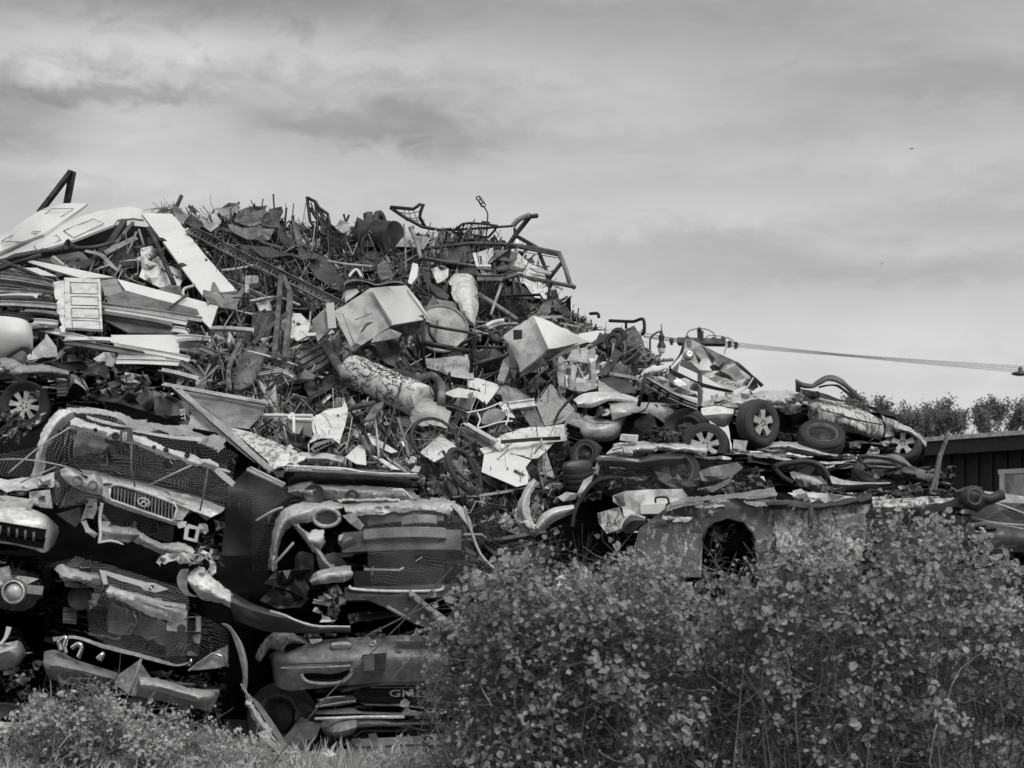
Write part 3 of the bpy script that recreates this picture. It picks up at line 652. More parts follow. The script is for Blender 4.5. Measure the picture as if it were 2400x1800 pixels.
tu('bent_pipe','a',[(1440,905),(1420,920),(1370,935),(1355,960),(1360,990)],.02,'pale',lift=.95,curve=True,lab='pale hooked pipe beside the foot of the slab door',cat='pipe')
sh('crumpled_sheet','a',[(1040,640),(1130,620),(1170,700),(1250,770),(1340,800),(1350,880),(1330,925),(1180,930),(1030,850),(1050,790)],'white_dirty',amp=.1,sp=17,lift=.45,lab='white crumpled sheet in the hollow beside the slab door',cat='metal sheet')
sh('steel_plate','a',[(770,650),(940,560),(985,600),(1000,760),(840,790)],'dark',amp=.02,sp=40,lift=.4,lab='dark steel plate in the hollow under the buckled door',cat='metal sheet')
sh('steel_plate','a',[(270,720),(600,660),(680,740),(600,800),(420,770)],'mid',amp=.02,sp=40,lift=.35,lab='dim grey plate in the shade below the exhaust pipe',cat='metal sheet')
loft('curved_trim','a',[[(640,650),(760,680),(820,740),(880,800)],[(620,665),(740,700),(800,760),(870,815)]],'grey',lift=.8,nv=3,lab='curved grey trim strip hanging from the flared exhaust pipe',cat='trim')
# white siding and gutter lengths
SID=[('long pale siding sheet sloping down behind the four panel door',[(230,730),(560,800),(850,862),(600,868),(400,810),(210,745)],'white'),
 ('wide white siding sheet with folded end below the slab door',[(870,875),(1150,950),(1540,1050),(1622,1062),(1560,1240),(1400,1090),(930,960)],'white'),
 ('grey underside sheet below the wide white siding sheet',[(920,965),(1470,1100),(1480,1145),(760,1060),(780,1010)],'mid'),
 ('pale sheet lying behind the four panel door top',[(20,790),(280,790),(430,855),(250,840)],'white'),
 ('tilted grey wedge panel beside the four panel door',[(750,885),(862,872),(930,1008),(775,1000)],'grey'),
 ('darker flat panel under the long gutter lengths',[(780,1125),(1280,1195),(1290,1280),(960,1275),(770,1180)],'mid'),
 ('clean white wide panel lying lowest in the siding pile',[(822,1290),(1322,1288),(1330,1425),(1090,1390),(832,1345)],'white'),
 ('grey folded panel end beyond the clean white wide panel',[(1322,1300),(1465,1310),(1492,1430),(1330,1400)],'grey'),
 ('dim white panel under the thin gutter lengths',[(840,1350),(1325,1440),(1335,1510),(900,1490)],'pale'),
 ('dark channel panel under the pale rail at the siding front',[(480,1330),(1060,1400),(1070,1440),(700,1400),(500,1355)],'grey')]
for l,p,m in SID: sh('siding_panel','a',p,m,amp=.003,smooth=True,sp=60,th=.02,lift=.8,lab=l,cat='siding',grp='siding panels in the pale stack')
GUT=[((0,870),(420,930),'pale'),((0,905),(410,965),'mid'),((0,840),(400,900),'grey'),((-40,1000),(280,995),'white'),((-40,1050),(430,1075),'pale'),((0,925),(400,1005),'mid'),((180,1110),(430,1130),'grey'),
 ((750,1065),(1495,1170),'pale'),((770,1095),(1385,1195),'white'),((755,1120),(1275,1205),'grey'),((1280,1240),(1400,1262),'white'),((220,1220),(710,1335),'white'),((480,1320),(830,1320),'white'),((1060,1400),(1405,1465),'white'),((490,1335),(1065,1430),'grey'),
 ((870,1455),(1225,1470),'pale'),((860,1480),(1330,1495),'white'),((1320,1300),(1560,1320),'white'),((1330,1330),(1555,1320),'pale'),((1480,1380),(1610,1430),'grey'),((-20,1120),(250,1160),'dark'),((1195,1545),(1470,1610),'pale'),((1345,1490),(1500,1600),'mid'),((250,1185),(430,1200),'white'),((230,1240),(430,1225),'mid'),((-30,955),(380,985),'grey'),((-20,1020),(430,1050),'mid'),((1560,1235),(1880,1250),'pale')]
for i,(a,b,m) in enumerate(GUT):
    cx=(a[0]+b[0])/2; cy=(a[1]+b[1])/2
    bar('gutter_length','a',a,b,.075 if m!='dark' else .05,.008,m,lift=.95,sect='C' if i%3 else 'L',bend=.02,
        lab='',cat='gutter',grp='gutter lengths in the pale siding stack')
t=T('cabinet_door','upright white four panel door standing in front of the siding','door')
q=[(480,872),(745,882),(752,1060),(762,1256),(620,1248),(488,1242)]
d4=sh('door_leaf','a',q,'white_dirty',t,amp=.004,sp=60,th=.035,lift=1.1)
emboss('a',[[(520,890),(720,893),(722,975),(522,972)],[(525,995),(725,998),(728,1062),(528,1058)],[(528,1080),(732,1085),(735,1160),(532,1150)],[(532,1170),(738,1178),(742,1240),(538,1232)]],d4,'grey',lift=1.19,r=.006)
fin('hinge',*tubev([W('a',(525,925),None,1.16),W('a',(527,970),None,1.16)],.012),'dark',d4)
loft('rolled_sheet','a',[[(398,890),(425,1050),(455,1262)],[(430,880),(450,1050),(470,1262)],[(470,880),(475,1050),(485,1255)]],'white_dirty',lift=1.15,amp=.02,lab='narrow rolled white sheet standing beside the four panel door',cat='metal sheet')
# white cab corner at the edge
t=T('cab_corner','rounded white vehicle cab corner beside the siding stack','cab')
loft('cab_skin','a',[[(-120,1140,.1),(40,1145,.05),(180,1170,.1),(232,1230,.35)],[(-120,1240,-.05),(60,1245,-.1),(195,1260,0),(240,1300,.3)],[(-120,1400,0),(50,1390,-.05),(190,1370,.05),(238,1390,.3)],[(-120,1480,.1),(20,1470,.05),(110,1390,.1),(235,1400,.35)]],'white',t,Y=22.6,amp=.006)
loft('wheel_arch','a',[[(40,1470),(90,1400),(160,1365),(235,1395)],[(60,1490),(110,1430),(180,1400),(235,1430)]],'dark',t,Y=22.6,nv=4)
loft('fender_scrap','a',[[(60,1470,.1),(150,1405,.05),(190,1410,.1)],[(60,1480,0),(150,1470,-.1),(190,1530,0)],[(80,1500,.1),(150,1530,0),(180,1560,.1)]],'mid',Y=22.3,lab='dark curved fender piece hanging under the white cab corner',cat='fender')
sh('crumpled_sheet','a',[(200,1440),(330,1310),(340,1270),(420,1370),(425,1440),(210,1470)],'pale',amp=.07,sp=20,lift=.9,lab='creased pale sheet beside the white cab corner',cat='metal sheet')
sh('crumpled_sheet','a',[(690,1460),(770,1410),(850,1415),(860,1470),(830,1520),(760,1500)],'pale',amp=.08,sp=15,lift=.9,lab='small crumpled pale foil ball below the white rail',cat='metal sheet')
sh('steel_plate','a',[(1450,1262),(1715,1262),(1712,1560),(1580,1590),(1450,1510)],'rust_light',amp=.012,sp=40,th=.01,lift=.35,lab='large flat rusty plate standing above the moulded seat',cat='metal sheet')
loft('moulded_seat','a',[[(1985,1365,.05),(1880,1365,0),(1790,1420,0),(1720,1560,0),(1690,1640,.1)],[(1985,1385,-.1),(1900,1420,-.2),(1840,1500,-.25),(1780,1600,-.2),(1720,1680,0)],[(1970,1430,-.05),(1930,1490,-.15),(1905,1560,-.15),(1850,1650,-.1),(1770,1700,0)],[(1950,1470,.15),(1930,1530,.15),(1910,1600,.15),(1860,1670,.15),(1790,1700,.15)]],'mid',lift=.75,th=.015,amp=.01,lab='smooth grey moulded seat shell tilted above the front stack',cat='seat')
tu('bent_pipe','a',[(1785,1320),(1710,1480),(1690,1580),(1700,1690)],.035,'rust_light',lift=.95,curve=True,lab='curved rusty pipe in front of the moulded seat',cat='pipe')
# top crumpled plates
for l,p,m in (('tallest folded rusty plate on the skyline next to the thin whip rod',[(1735,440),(1760,370),(1870,325),(1975,330),(1930,450),(1840,480)],'rust_light'),
 ('pointed rusty plate on the skyline right behind the thin whip rod',[(1940,455),(2010,350),(2090,325),(2100,360),(2060,480),(1990,480)],'rust'),
 ('torn pale plate on the skyline at the ragged peak',[(1590,340),(1690,295),(1760,310),(1775,345),(1700,400),(1640,400)],'grey'),
 ('rumpled grey sheet below the folded rusty plate',[(1690,460),(1780,490),(1960,470),(2040,500),(1990,580),(1830,570),(1700,500)],'rust_light'),
 ('small pale torn sheet behind the top of the slab door',[(1280,310),(1340,345),(1390,400),(1360,470),(1300,420)],'grey'),
 ('dark torn flap beside the small pale torn sheet',[(1420,380),(1480,430),(1520,480),(1420,500),(1390,440)],'dark'),
 ('ridged pale sheet on the crest near the ragged peak',[(1450,370),(1600,390),(1640,440),(1560,510),(1470,440)],'pale'),
 ('long dark blade of plate lying across the crest beams',[(1750,610),(2000,640),(2212,690),(2212,660),(2060,560),(2212,640),(2380,720),(2212,700),(1950,700),(1800,640)],'dark'),
 ('slanting dark plate beyond the thin whip rod',[(2060,500),(2110,520),(2220,640),(2150,660),(2070,590)],'dark')):
    sh('torn_plate','a',p,m,amp=.06,sp=20,lift=.8,jag=2,lab=l,cat='metal sheet')
# slotted angle
def slotted(name,fr,p0,p1,w,ns,m,lab,lift=.9):
    a=W(fr,p0,None,lift);b=W(fr,p1,None,lift);t=(b-a).normalized();s=t.cross(Vector((0,-1,.2))).normalized();f=s.cross(t)
    A=([],[])
    def blk(c,l,h,d):
        o=len(A[0]); 
        for x in (-1,1):
            for y in (-1,1):
                for z in (-1,1): A[0].append(c+t*l*x/2+s*h*y/2+f*d*z/2)
        for q in ((0,1,3,2),(4,6,7,5),(0,4,5,1),(2,3,7,6),(0,2,6,4),(1,5,7,3)): A[1].append(tuple(o+i for i in q))
    Ln=(b-a).length
    for y in (-.36,.36): blk((a+b)/2+s*w*y,Ln,w*.28,.008)
    blk((a+b)/2-s*w*.5+f*w*.3,Ln,.008,w*.6); blk((a+b)/2+s*w*.5+f*w*.3,Ln,.008,w*.6)
    for i in range(ns+1): blk(a+(b-a)*i/ns,Ln/ns*.42,w*.45,.008)
    return fin(name,A[0],A[1],m,lab=lab,cat='slotted rail')
slotted('slotted_rail','a',(1408,505),(2207,930),.12,30,'grey','long slotted steel rail sloping down to the big white box')
slotted('slotted_rail','b',(8,595),(690,940),.115,24,'grey','lower length of slotted steel rail ending on the big white box',1.0)
for l,p,rr,m in (('tall upright square tube standing below the whip rod',[(2085,800),(2060,1130),(2030,1470)],.045,'rust_light'),('second upright square tube with a kink beside the tall one',[(2070,780),(2150,960),(2135,1220),(2110,1460)],.045,'rust_light'),
 ('dark slanting brace between the two upright square tubes',[(2140,1110),(2000,1220),(1870,1350)],.035,'rust'),('short dark bar pointing up at the wide siding end',[(1385,985),(1225,1105)],.022,'rust')):
    tu('square_tube','a',p,rr,m,sq=True,lift=1.0,lab=l,cat='tube')
for l,p,rr,m in (('grey conduit under the slotted rail',[(1690,870),(1980,1000)],.018,'grey'),('second grey conduit just below the first under the slotted rail',[(1700,900),(1960,1010)],.018,'mid'),
   ('pale conduit sloping across the dark hollow under the rail',[(1640,805),(1760,790),(1880,765)],.022,'pale'),('dark hoop of pipe below the rumpled grey sheet',[(1590,560),(1600,515),(1640,505),(1720,520),(1850,560),(2010,620),(2200,660)],.03,'rust'),
   ('long pale conduit behind the two upright tubes',[(1850,1030),(2050,1000),(2220,1060)],.018,'pale')):
    tu('conduit','a',p,rr,m,lift=.7,curve=True,lab=l,cat='pipe')
sh('junction_box','a',[(1815,880),(1915,878),(1918,930),(1845,940),(1845,1010),(1818,1005)],'pale',amp=.004,sp=50,th=.08,lift=.6,lab='pale bent box piece in the hollow under the slotted rail',cat='box')
sh('perforated_grille','a',[(1870,1110),(2040,1105),(1990,1350),(1850,1340)],'dark',amp=.02,sp=40,lift=.5,lab='dark grille sheet behind the slanting brace',cat='grille')
# --- top of the heap
t=T('chair_frame','black tubular chair frame standing up on the skyline','chair frame')
tu('frame','b',[[(378,98),(400,275),(450,350),(520,390)],[(378,105),(440,135),(465,180),(530,225),(545,300),(540,360)],[(440,140),(455,250),(452,390)],[(400,180),(450,260),(520,350)],[(465,185),(500,270),(590,340)]],.024,'black',t,lift=.7)
tu('strut','b',[[(405,140),(440,240)],[(480,200),(540,290)],[(420,280),(540,345)]],.012,'black',t,lift=.3)
tu('chair_leg','b',[(320,352),(450,375),(560,360)],.016,'black',t,lift=.3)
t=T('gate_valve','rusted valve casting with flange on the crest next to the drum','valve')
c=W('b',(815,300),None,.8)
fin('valve_body',*lathe(c-Vector((0,0,.75)),(0.05,0,1),[(.001,0),(.2,0),(.26,.12),(.22,.3),(.14,.42),(.13,.5),(.24,.52),(.24,.58),(.1,.6),(.13,.72),(.10,.78),(.05,.8),(.05,.92),(.001,.93)],16),'rust',t,smooth=True)
tu('valve_stem','b',[(812,280),(808,222),(822,225)],.03,'rust',t,lift=.35)
fin('side_port',*lathe(W('b',(900,300),None,.4),(1,-.4,.1),[(.001,-.15),(.14,-.15),(.14,.02),(.19,.02),(.19,.07),(.1,.07),(.1,-.1)],16),'rust',t,smooth=True)
t=T('steel_drum','dark rusty drum lying against the valve on the crest','drum')
c=W('b',(940,400),None,.7); fin('shell',*lathe(c,(.75,-.5,-.15),[(.001,-.3),(.24,-.3),(.25,-.28),(.24,-.12),(.25,-.1),(.24,-.08),(.24,.16),(.25,.18),(.245,.2),(.22,.19),(.001,.18)],28),'rust',t,smooth=True)
t=T('gearbox','dark gearbox casting with a bracket below the rusty drum','gearbox')
hexa('housing','b',[(740,480),(890,480),(910,640),(760,660)],[(760,450,.5),(880,450,.5),(900,600,.5),(770,620,.5)],'rust',t,lift=.6,dent=.05)
hexa('bracket','b',[(790,420),(870,425),(880,470),(800,470)],[(795,410,.2),(870,415,.2),(880,460,.2),(800,460,.2)],'dark',t,lift=.75,dent=.01)
tu('hose','b',[(870,360),(800,400),(780,480),(830,560),(890,560)],.014,'dark',t,lift=.9,curve=True)
sh('torn_plate','b',[(900,600),(960,570),(1000,640),(1025,690),(930,720),(895,660)],'rust_light',amp=.06,sp=25,lift=.9,lab='rusty upright flap below the gearbox casting',cat='metal sheet')
for l,p,m in (('pale ragged sheet behind the drum on the crest',[(1040,470),(1090,380),(1150,320),(1230,450),(1180,470)],'pale'),('thin pale sheet leaning on the crest beyond the drum',[(1180,400),(1270,395),(1280,430),(1240,500),(1190,470)],'grey'),('clear crinkled plastic scrap on the crest beside the chair frame',[(590,330),(620,270),(690,300),(700,350),(640,370)],'pale'),
   ('dark hollow fender sheet on the crest under the wire rack',[(1370,600),(1380,500),(1480,470),(1590,480),(1600,560),(1500,610)],'dark'),('grey plate standing on the crest between sheet and chair frame',[(215,355),(320,340),(325,420),(240,410)],'rust_light'),
   ('black blade of plate under the crest above the wavy trim',[(430,520),(520,560),(640,700),(640,800),(560,780),(440,700),(390,620)],'dark')):
    sh('torn_plate','b',p,m,amp=.05,sp=22,lift=.7,jag=1.5,lab=l,cat='metal sheet')
t=T('wire_rack','black tube frame with torn wire mesh rising like a beak on the skyline','rack')
tu('frame','b',[[(993,175),(1165,190),(1215,155),(1240,155),(1218,210),(1212,250),(1250,320)],[(993,178),(1100,250),(1230,320),(1350,345),(1450,340)]],.026,'black',t,lift=.3)
tu('wire_mesh','b',[[(1095,190),(1110,275),(1250,270)],[(1130,195),(1150,280)],[(1165,195),(1200,290)],[(1070,215),(1130,225),(1215,205)],[(1090,240),(1150,260),(1230,250)]],.006,'dark',t,lift=.3)
t=T('wire_shelf','wire shelf with a thick rim lying on the crest below the caged lamp','shelf')
tu('rim','b',[[(1450,360),(1530,300),(1580,293),(1700,300),(1790,315),(1770,345),(1720,400)],[(1440,345),(1700,330),(1900,315)],[(1450,360),(1560,375),(1720,400)]],.018,'black',t,lift=.45)
tu('wire','b',[[(1530+k*21,300),(1480+k*22,372)] for k in range(11)],.006,'dark',t,lift=.45)
t=T('caged_lamp','wire caged work lamp on a bent stalk above the skyline','lamp')
ring=lambda cx,cy,rx,ry,a0=0:[(cx+rx*math.cos(u*.5236+a0)*.87-ry*math.sin(u*.5236+a0)*.5,cy+rx*math.cos(u*.5236+a0)*.5*.5+ry*math.sin(u*.5236+a0)) for u in range(13)]
tu('cage','b',[ring(1648,108,20,13),ring(1682,160,20,13),[(1630,102),(1664,160)],[(1667,108),(1701,158)],[(1648,95),(1684,150)],[(1645,118),(1680,172)]],.007,'black',t,lift=.4)
tu('stalk','b',[(1682,165),(1700,190),(1716,230),(1712,290),(1705,420),(1716,500),(1715,560)],.010,'black',t,lift=.4,curve=True)
hexa('base_plate','b',[(1672,278),(1733,285),(1733,305),(1672,300)],[(1672,276,.1),(1733,283,.1),(1733,303,.1),(1672,298,.1)],'black',t,lift=.45,dent=.003,n=2)
t=T('walker_frame','pale taped crutch pole leaning out over the crest','crutch')
tu('pole','b',[(1845,500),(1930,370),(2030,245),(2082,238)],.035,'dark',t,lift=.6); tu('grip','b',[(1905,310),(1950,265),(2030,235)],.04,'pale',t,lift=.62,curve=True)
tu('strut','b',[(1915,330),(1920,400),(1860,470)],.02,'black',t,lift=.6)
t=T('bed_frame','long tubular frame jutting out past the crest with a square end','frame')
tu('rail','i',[[(0,605),(350,565),(650,575),(860,605),(1030,640)],[(650,580),(880,625),(1030,655)],[(0,690),(300,735),(700,815),(1150,905)]],.028,'mid',t,lift=.8)
tu('end_post','i',[(1027,632),(1080,760),(1118,890),(1150,908)],.034,'grey',t,lift=.8)
tu('strut','i',[[(1065,695),(945,850)],[(700,510),(860,600),(900,700),(940,800),(945,900)]],.028,'dark',t,lift=.75)
tu('strap','i',[(660,615),(850,650),(1030,680)],.006,'mid',t,lift=.8)
sh('bent_plate','i',[(800,765),(870,765),(970,800),(965,815),(860,795)],'pale',amp=.004,sp=40,th=.02,lift=.95,lab='pale bent handle plate over the tubular frame rail',cat='plate')
t=T('office_chair','grey plastic chair with oval backrest lying in the tube frames','chair')
loft('backrest','i',[[(520,640,.05),(600,632,0),(705,650,.05)],[(525,665,-.03),(610,680,-.08),(700,680,-.03)],[(545,695,0),(620,713,-.03),(685,700,0)]],'mid',t,lift=1.0,nv=6,th=.03)
tu('back_post','i',[(605,690),(580,750)],.035,'dark',t,lift=.98)
loft('seat','i',[[(545,770,.1),(600,745,.1),(760,775,.1)],[(550,785,-.1),(640,780,-.1),(750,790,0)]],'mid',t,lift=1.0,nv=4,th=.03)
tu('chair_leg','i',[[(530,700),(530,820)],[(580,850),(560,930)]],.02,'dark',t,lift=1.0); tu('chair_leg','i',[(675,835),(684,970)],.02,'dark',t,lift=1.0); tu('chair_leg','i',[(710,830),(748,970)],.02,'dark',t,lift=1.0)
bar('channel_bar','i',(390,840),(590,840),.09,.01,'grey',lift=1.05,sect='C',lab='grey channel bar below the oval backed chair',cat='bar'); bar('channel_bar','i',(580,840),(705,800),.09,.01,'mid',lift=1.05,sect='C',lab='kinked short end of channel bar by the chair legs',cat='bar')
tu('white_bracket','i',[(372,650),(398,750),(497,748)],.035,'white',sq=True,lift=1.0,lab='small white L shaped bracket beside the oval backed chair',cat='bracket')
for l,p,m in (('pale crumpled shroud behind the oval backed chair',[(390,640),(520,600),(560,760),(540,830),(430,830)],'pale'),('tall pale plastic tank side behind the frame end',[(620,620),(680,610),(760,690),(830,740),(900,760),(945,900),(930,1000),(840,990),(760,880),(640,860)],'white_dirty'),('grey box side beneath the pale tank',[(590,930),(700,870),(830,960),(840,1010),(650,980)],'dark')):
    sh('crumpled_sheet','i',p,m,amp=.05,sp=20,lift=.75,wav=.2,lab=l,cat='metal sheet')
# thicket of brush
def brush(fr,poly,n,m,lab,ln=.35,lift=.8,seed=1,rr=.004):
    r=random.Random(seed); A=([],[]); x0=min(p[0] for p in poly);x1=max(p[0] for p in poly);y0=min(p[1] for p in poly);y1=max(p[1] for p in poly); k=0
    while k<n:
        x,y=r.uniform(x0,x1),r.uniform(y0,y1)
        if not inside(x,y,poly): continue
        k+=1; p=W(fr,(x,y),None,lift+r.uniform(-.1,.15)); d=Vector((r.gauss(0,1),r.gauss(0,.5),r.gauss(0,.8))).normalized()*ln*r.uniform(.3,1)
        addm(A,tubev([p-d*.5,p+Vector((r.gauss(0,.03),r.gauss(0,.03),r.gauss(0,.03))),p+d*.5],rr,3,r1=rr*.5))
    return fin('wire_tangle',A[0],A[1],m,lab=lab,cat='wire tangle')
brush('i',[(400,870),(540,930),(690,990),(790,1080),(780,1130),(700,1150),(560,1090),(410,960)],420,'dark','dark bristly tangle of wire below the oval backed chair',.3,.75,3)
brush('d',[(1090,870),(1250,830),(1350,930),(1340,1000),(1230,1040),(1100,960)],240,'dark','tangle of dark wire in front of the white cut panel',.3,.8,4)
brush('b',[(480,380),(600,370),(700,420),(650,480),(500,470)],160,'rust','rusty wire tangle under the black chair frame',.35,.5,6)
brush('a',[(1160,360),(1280,330),(1300,390),(1200,395)],60,'dark','thin wires curling on the crest behind the slab door',.4,.2,7)
brush('b',[(560,1420),(640,1380),(680,1560),(600,1600)],70,'mid','upright dry twigs beside the punched rusty casting',.3,.9,8)
brush('d',[(1600,1350),(1760,1320),(1850,1420),(1800,1500),(1650,1500)],260,'dark','dark mossy wire tangle above the bramble tip',.25,.8,9)
tu('long_pole','i',[(405,960),(560,1060),(700,1155)],.03,'grey',lift=1.0,lab='grey pole sloping through the dark bristly tangle',cat='pole')
tu('long_pole','i',[(580,890),(540,1000),(500,1120)],.02,'pale',lift=1.05,lab='pale mottled stick crossing the dark bristly tangle',cat='stick')
tu('chair_frame','i',[[(580,975),(880,965),(905,1005)],[(905,1005),(890,1020)]],.02,'black',lift=1.0,lab='black bent frame bar below the pale tank side',cat='bar')
# --- big white boxes and appliances
t=T('white_appliance','big white dented appliance box lying open below the slotted rail','appliance')
hexa('casing','b',[(572,950),(842,778),(1003,1052),(712,1243)],[(846,776,.9),(1112,758,.55),(1302,1030,.55),(1010,1130,.9)],'white_dirty',t,Y=24.3,dent=.03,faces=(0,1,2,3,4,5))
sh('top_panel','b',[(842,776),(980,762),(1110,758,.5),(1210,880,.5),(1300,1030,.5),(1255,1008,.5),(1002,1050)],'white',t,Y=24.26,amp=.004,sp=36,th=.01,smooth=True)
sh('open_underside','b',[(1003,1056),(1240,1014,.5),(1300,1032,.5),(1180,1110,.5),(1060,1140,.3),(830,1180,.2),(720,1240)],'dark',t,Y=24.2,amp=.04,sp=25)
for p_ in ([(860,800),(1005,1035)],[(735,1010),(860,960)],[(640,960),(730,1200)],[(1120,790,.5),(1285,1020,.5)]): tu('seam','b',p_,.006,'grey',t,Y=24.2)
for p_ in ([(700,1225),(740,1190),(780,1195),(720,1240)],[(1190,985,.4),(1235,960,.4),(1245,1005,.4)],[(745,1120),(820,1040),(860,1035),(790,1090)]): sh('rust_patch','b',p_,'rust_light',t,Y=24.19,amp=.003,sp=16,jag=2)
sh('inner_liner','b',[(870,1140),(990,1075),(1080,1110),(1060,1140),(850,1180)],'pale',t,Y=24.1,amp=.02,sp=25)
t=T('white_appliance','narrow pale cabinet with white edge standing against the big white box','appliance')
hexa('casing','b',[(412,1020),(540,890),(560,1070),(452,1182)],[(440,990,.5),(575,885,.4),(580,1060,.4),(490,1160,.5)],'pale',t,Y=24.3,dent=.03)
bar('edge_strip','b',(548,885),(566,1072),.1,.02,'white',t,Y=24.25,sect='flat')
t=T('white_appliance','tall crushed white appliance folded to a peak above the foil bundle','appliance')
hexa('casing','i',[(590,1290,.2),(830,1130,.1),(950,1385,-.3),(715,1585,0)],[(830,1125,.6),(1060,1210,.4),(1260,1330,.3),(960,1480,.6)],'white_dirty',t,Y=24.2,dent=.06,n=10)
sh('side_panel','i',[(830,1130),(960,1180),(1080,1240),(1262,1332),(1100,1370),(948,1388,-.3)],'white',t,Y=24.15,amp=.015,sp=30,smooth=True)
sh('torn_edge','i',[(720,1590),(900,1450),(960,1390),(1180,1340),(1060,1400),(930,1480),(830,1560),(740,1600)],'rust',t,Y=23.9,amp=.03,sp=18)
hexa('control_box','i',[(672,1240),(738,1240),(738,1310),(672,1320)],[(680,1236,.2),(744,1236,.2),(744,1306,.2),(680,1314,.2)],'dark',t,Y=23.8,dent=.01,n=3)
tu('cable','i',[(580,1300),(640,1330),(760,1390),(900,1460),(1010,1530),(1060,1560)],.014,'grey',lift=1.2,curve=True,lab='grey cable drooping across the tall crushed white appliance',cat='cable')
bar('bent_strip','i',(670,1330),(675,1540),.1,.015,'mid',lift=1.2,sect='flat',lab='dark upright strip on the side of the tall crushed appliance',cat='strip')
sh('crumpled_sheet','i',[(550,1640),(590,1490),(660,1440),(640,1560),(600,1659)],'granite',amp=.01,sp=40,th=.03,lift=1.1,lab='mottled narrow board leaning beside the crushed appliance',cat='board')
loft('white_tank','i',[[(160,870,.1),(230,800,0),(330,800,.05),(385,880,.2)],[(180,900,-.2),(250,880,-.3),(340,880,-.3),(400,940,.1)],[(250,1060,-.15),(290,1050,-.3),(350,1050,-.3),(398,1040,.1)],[(280,1130,0),(310,1150,-.2),(350,1170,-.2),(390,1100,.1)],[(330,1200,.1),(345,1205,0),(365,1210,0),(370,1205,.1)]],'white_dirty',lift=.9,nu=16,nv=16,amp=.04,fq=4,crump=.03,lab='tall dented white tank with pointed foot beside the drum lid',cat='tank')
t=T('round_drum','grey drum with its round lid facing out beside the big white box','drum')
c=W('b',(1375,1080),25.0); ax=(.12,-.88,.36)
fin('shell',*lathe(c,ax,[(.001,-.6),(.30,-.6),(.31,-.3),(.325,-.28),(.31,-.26),(.31,0),(.34,0),(.34,.03),(.315,.03)],32),'grey',t,smooth=True)
fin('lid',*lathe(c,ax,[(.315,.028),(.315,.012),(.30,.012),(.001,.02)],32),'pale',t,smooth=True)
tu('lid_strap','b',[(1345,1015),(1330,1110),(1310,1200)],.03,'grey',t,Y=24.85,sq=True)
t=T('trolley_frame','black tube trolley frame standing in front of the round drum','frame')
tu('frame','b',[[(1275,1050),(1400,1075),(1560,1100),(1630,1120),(1620,1180),(1600,1250),(1590,1400)],[(1240,1190),(1420,1225),(1590,1245)],[(1275,1055),(1290,1120),(1350,1200)],[(1625,1130),(1530,1180),(1480,1230)],[(1630,1210),(1860,1215)],[(1250,1000),(1235,1200),(1250,1380)]],.02,'black',t,Y=24.4)
tu('rail','b',[(1240,1175),(1330,1195),(1440,1215),(1585,1245)],.028,'black',t,Y=24.35)
hexa('junction','b',[(1405,1205),(1460,1205),(1460,1225),(1405,1225)],[(1405,1203,.1),(1460,1203,.1),(1460,1223,.1),(1405,1223,.1)],'black',t,Y=24.3,dent=.002,n=2)
loft('wavy_trim','b',[[(620,880,.1),(640,790,0),(650,705,0),(740,695,0),(830,712,0),(900,735,0),(1000,705,0),(1080,712,0),(1125,760,.1)],[(625,890,-.2),(650,800,-.2),(670,740,-.2),(750,720,-.2),(830,735,-.2),(900,755,-.2),(1000,735,-.2),(1075,740,-.2),(1120,765,-.1)],[(640,890,.1),(670,820,.1),(690,765,.1),(760,750,.1),(840,765,.1),(900,770,.1),(1000,765,.1),(1070,760,.1),(1110,770,.1)]],'car_black',lift=.9,nu=40,nv=8,lab='shiny black wavy trim panel over the big white box',cat='trim')
hexa('small_box','b',[(650,795),(740,780),(770,800),(660,880)],[(655,785,.2),(750,775,.2),(770,790,.2),(670,870,.2)],'pale',lift=.95,dent=.03,n=5,lab='small dented pale box under the black wavy trim',cat='box')
sh('crumpled_sheet','b',[(205,960),(330,965),(400,1040),(380,1130),(310,1170),(240,1140),(180,1060)],'white_dirty',amp=.06,sp=24,lift=.7,lab='round crumpled white sheet behind the two upright tubes',cat='metal sheet')
sh('crumpled_sheet','b',[(0,890),(100,870),(120,940),(20,950)],'white_dirty',amp=.03,sp=24,lift=.5,lab='white scrap panel just behind the kinked upright tube',cat='metal sheet')
t=T('engine_casting','rusty finned casting with three punched holes below the upright tubes','casting')
hexa('housing','b',[(300,1390),(520,1240),(610,1500),(400,1600)],[(290,1240,.5),(500,1190,.5),(600,1400,.5),(420,1500,.5)],'rust',t,lift=.9,dent=.05)
for k in range(4): bar('fin','b',(300+k*22,1300+k*42),(505+k*14,1195+k*40),.06,.03,'rust_light' if k<2 else 'rust',t,lift=1.15,sect='flat')
sh('punched_plate','b',[(440,1450),(540,1370),(550,1390),(455,1480)],'grey',t,lift=1.2,amp=.002,sp=40)
for x,y in ((462,1460),(500,1425),(535,1390)): fin('hole',*lathe(W('b',(x,y),None,1.24),(0,-1,.3),[(.001,0),(.05,0),(.05,-.01)],12),'void',t)
sh('collar_plate','b',[(310,1460),(360,1390),(440,1440),(420,1465)],'rust_light',t,lift=1.25,amp=.01,sp=30,th=.03)
t=T('water_heater','mottled white cylinder tank lying across the slope below the big box','tank')
a_=W('d',(700,215),None,1.1); b_=W('d',(1230,450),None,1.1); ax=(b_-a_); ln=ax.length
fin('shell',*lathe(a_,ax,[(.001,-.03),(.16,-.02),(.20,0),(.21,.05),(.205,ln*.5),(.21,ln),(.19,ln+.02),(.001,ln)],32),'scorch',t,smooth=True)
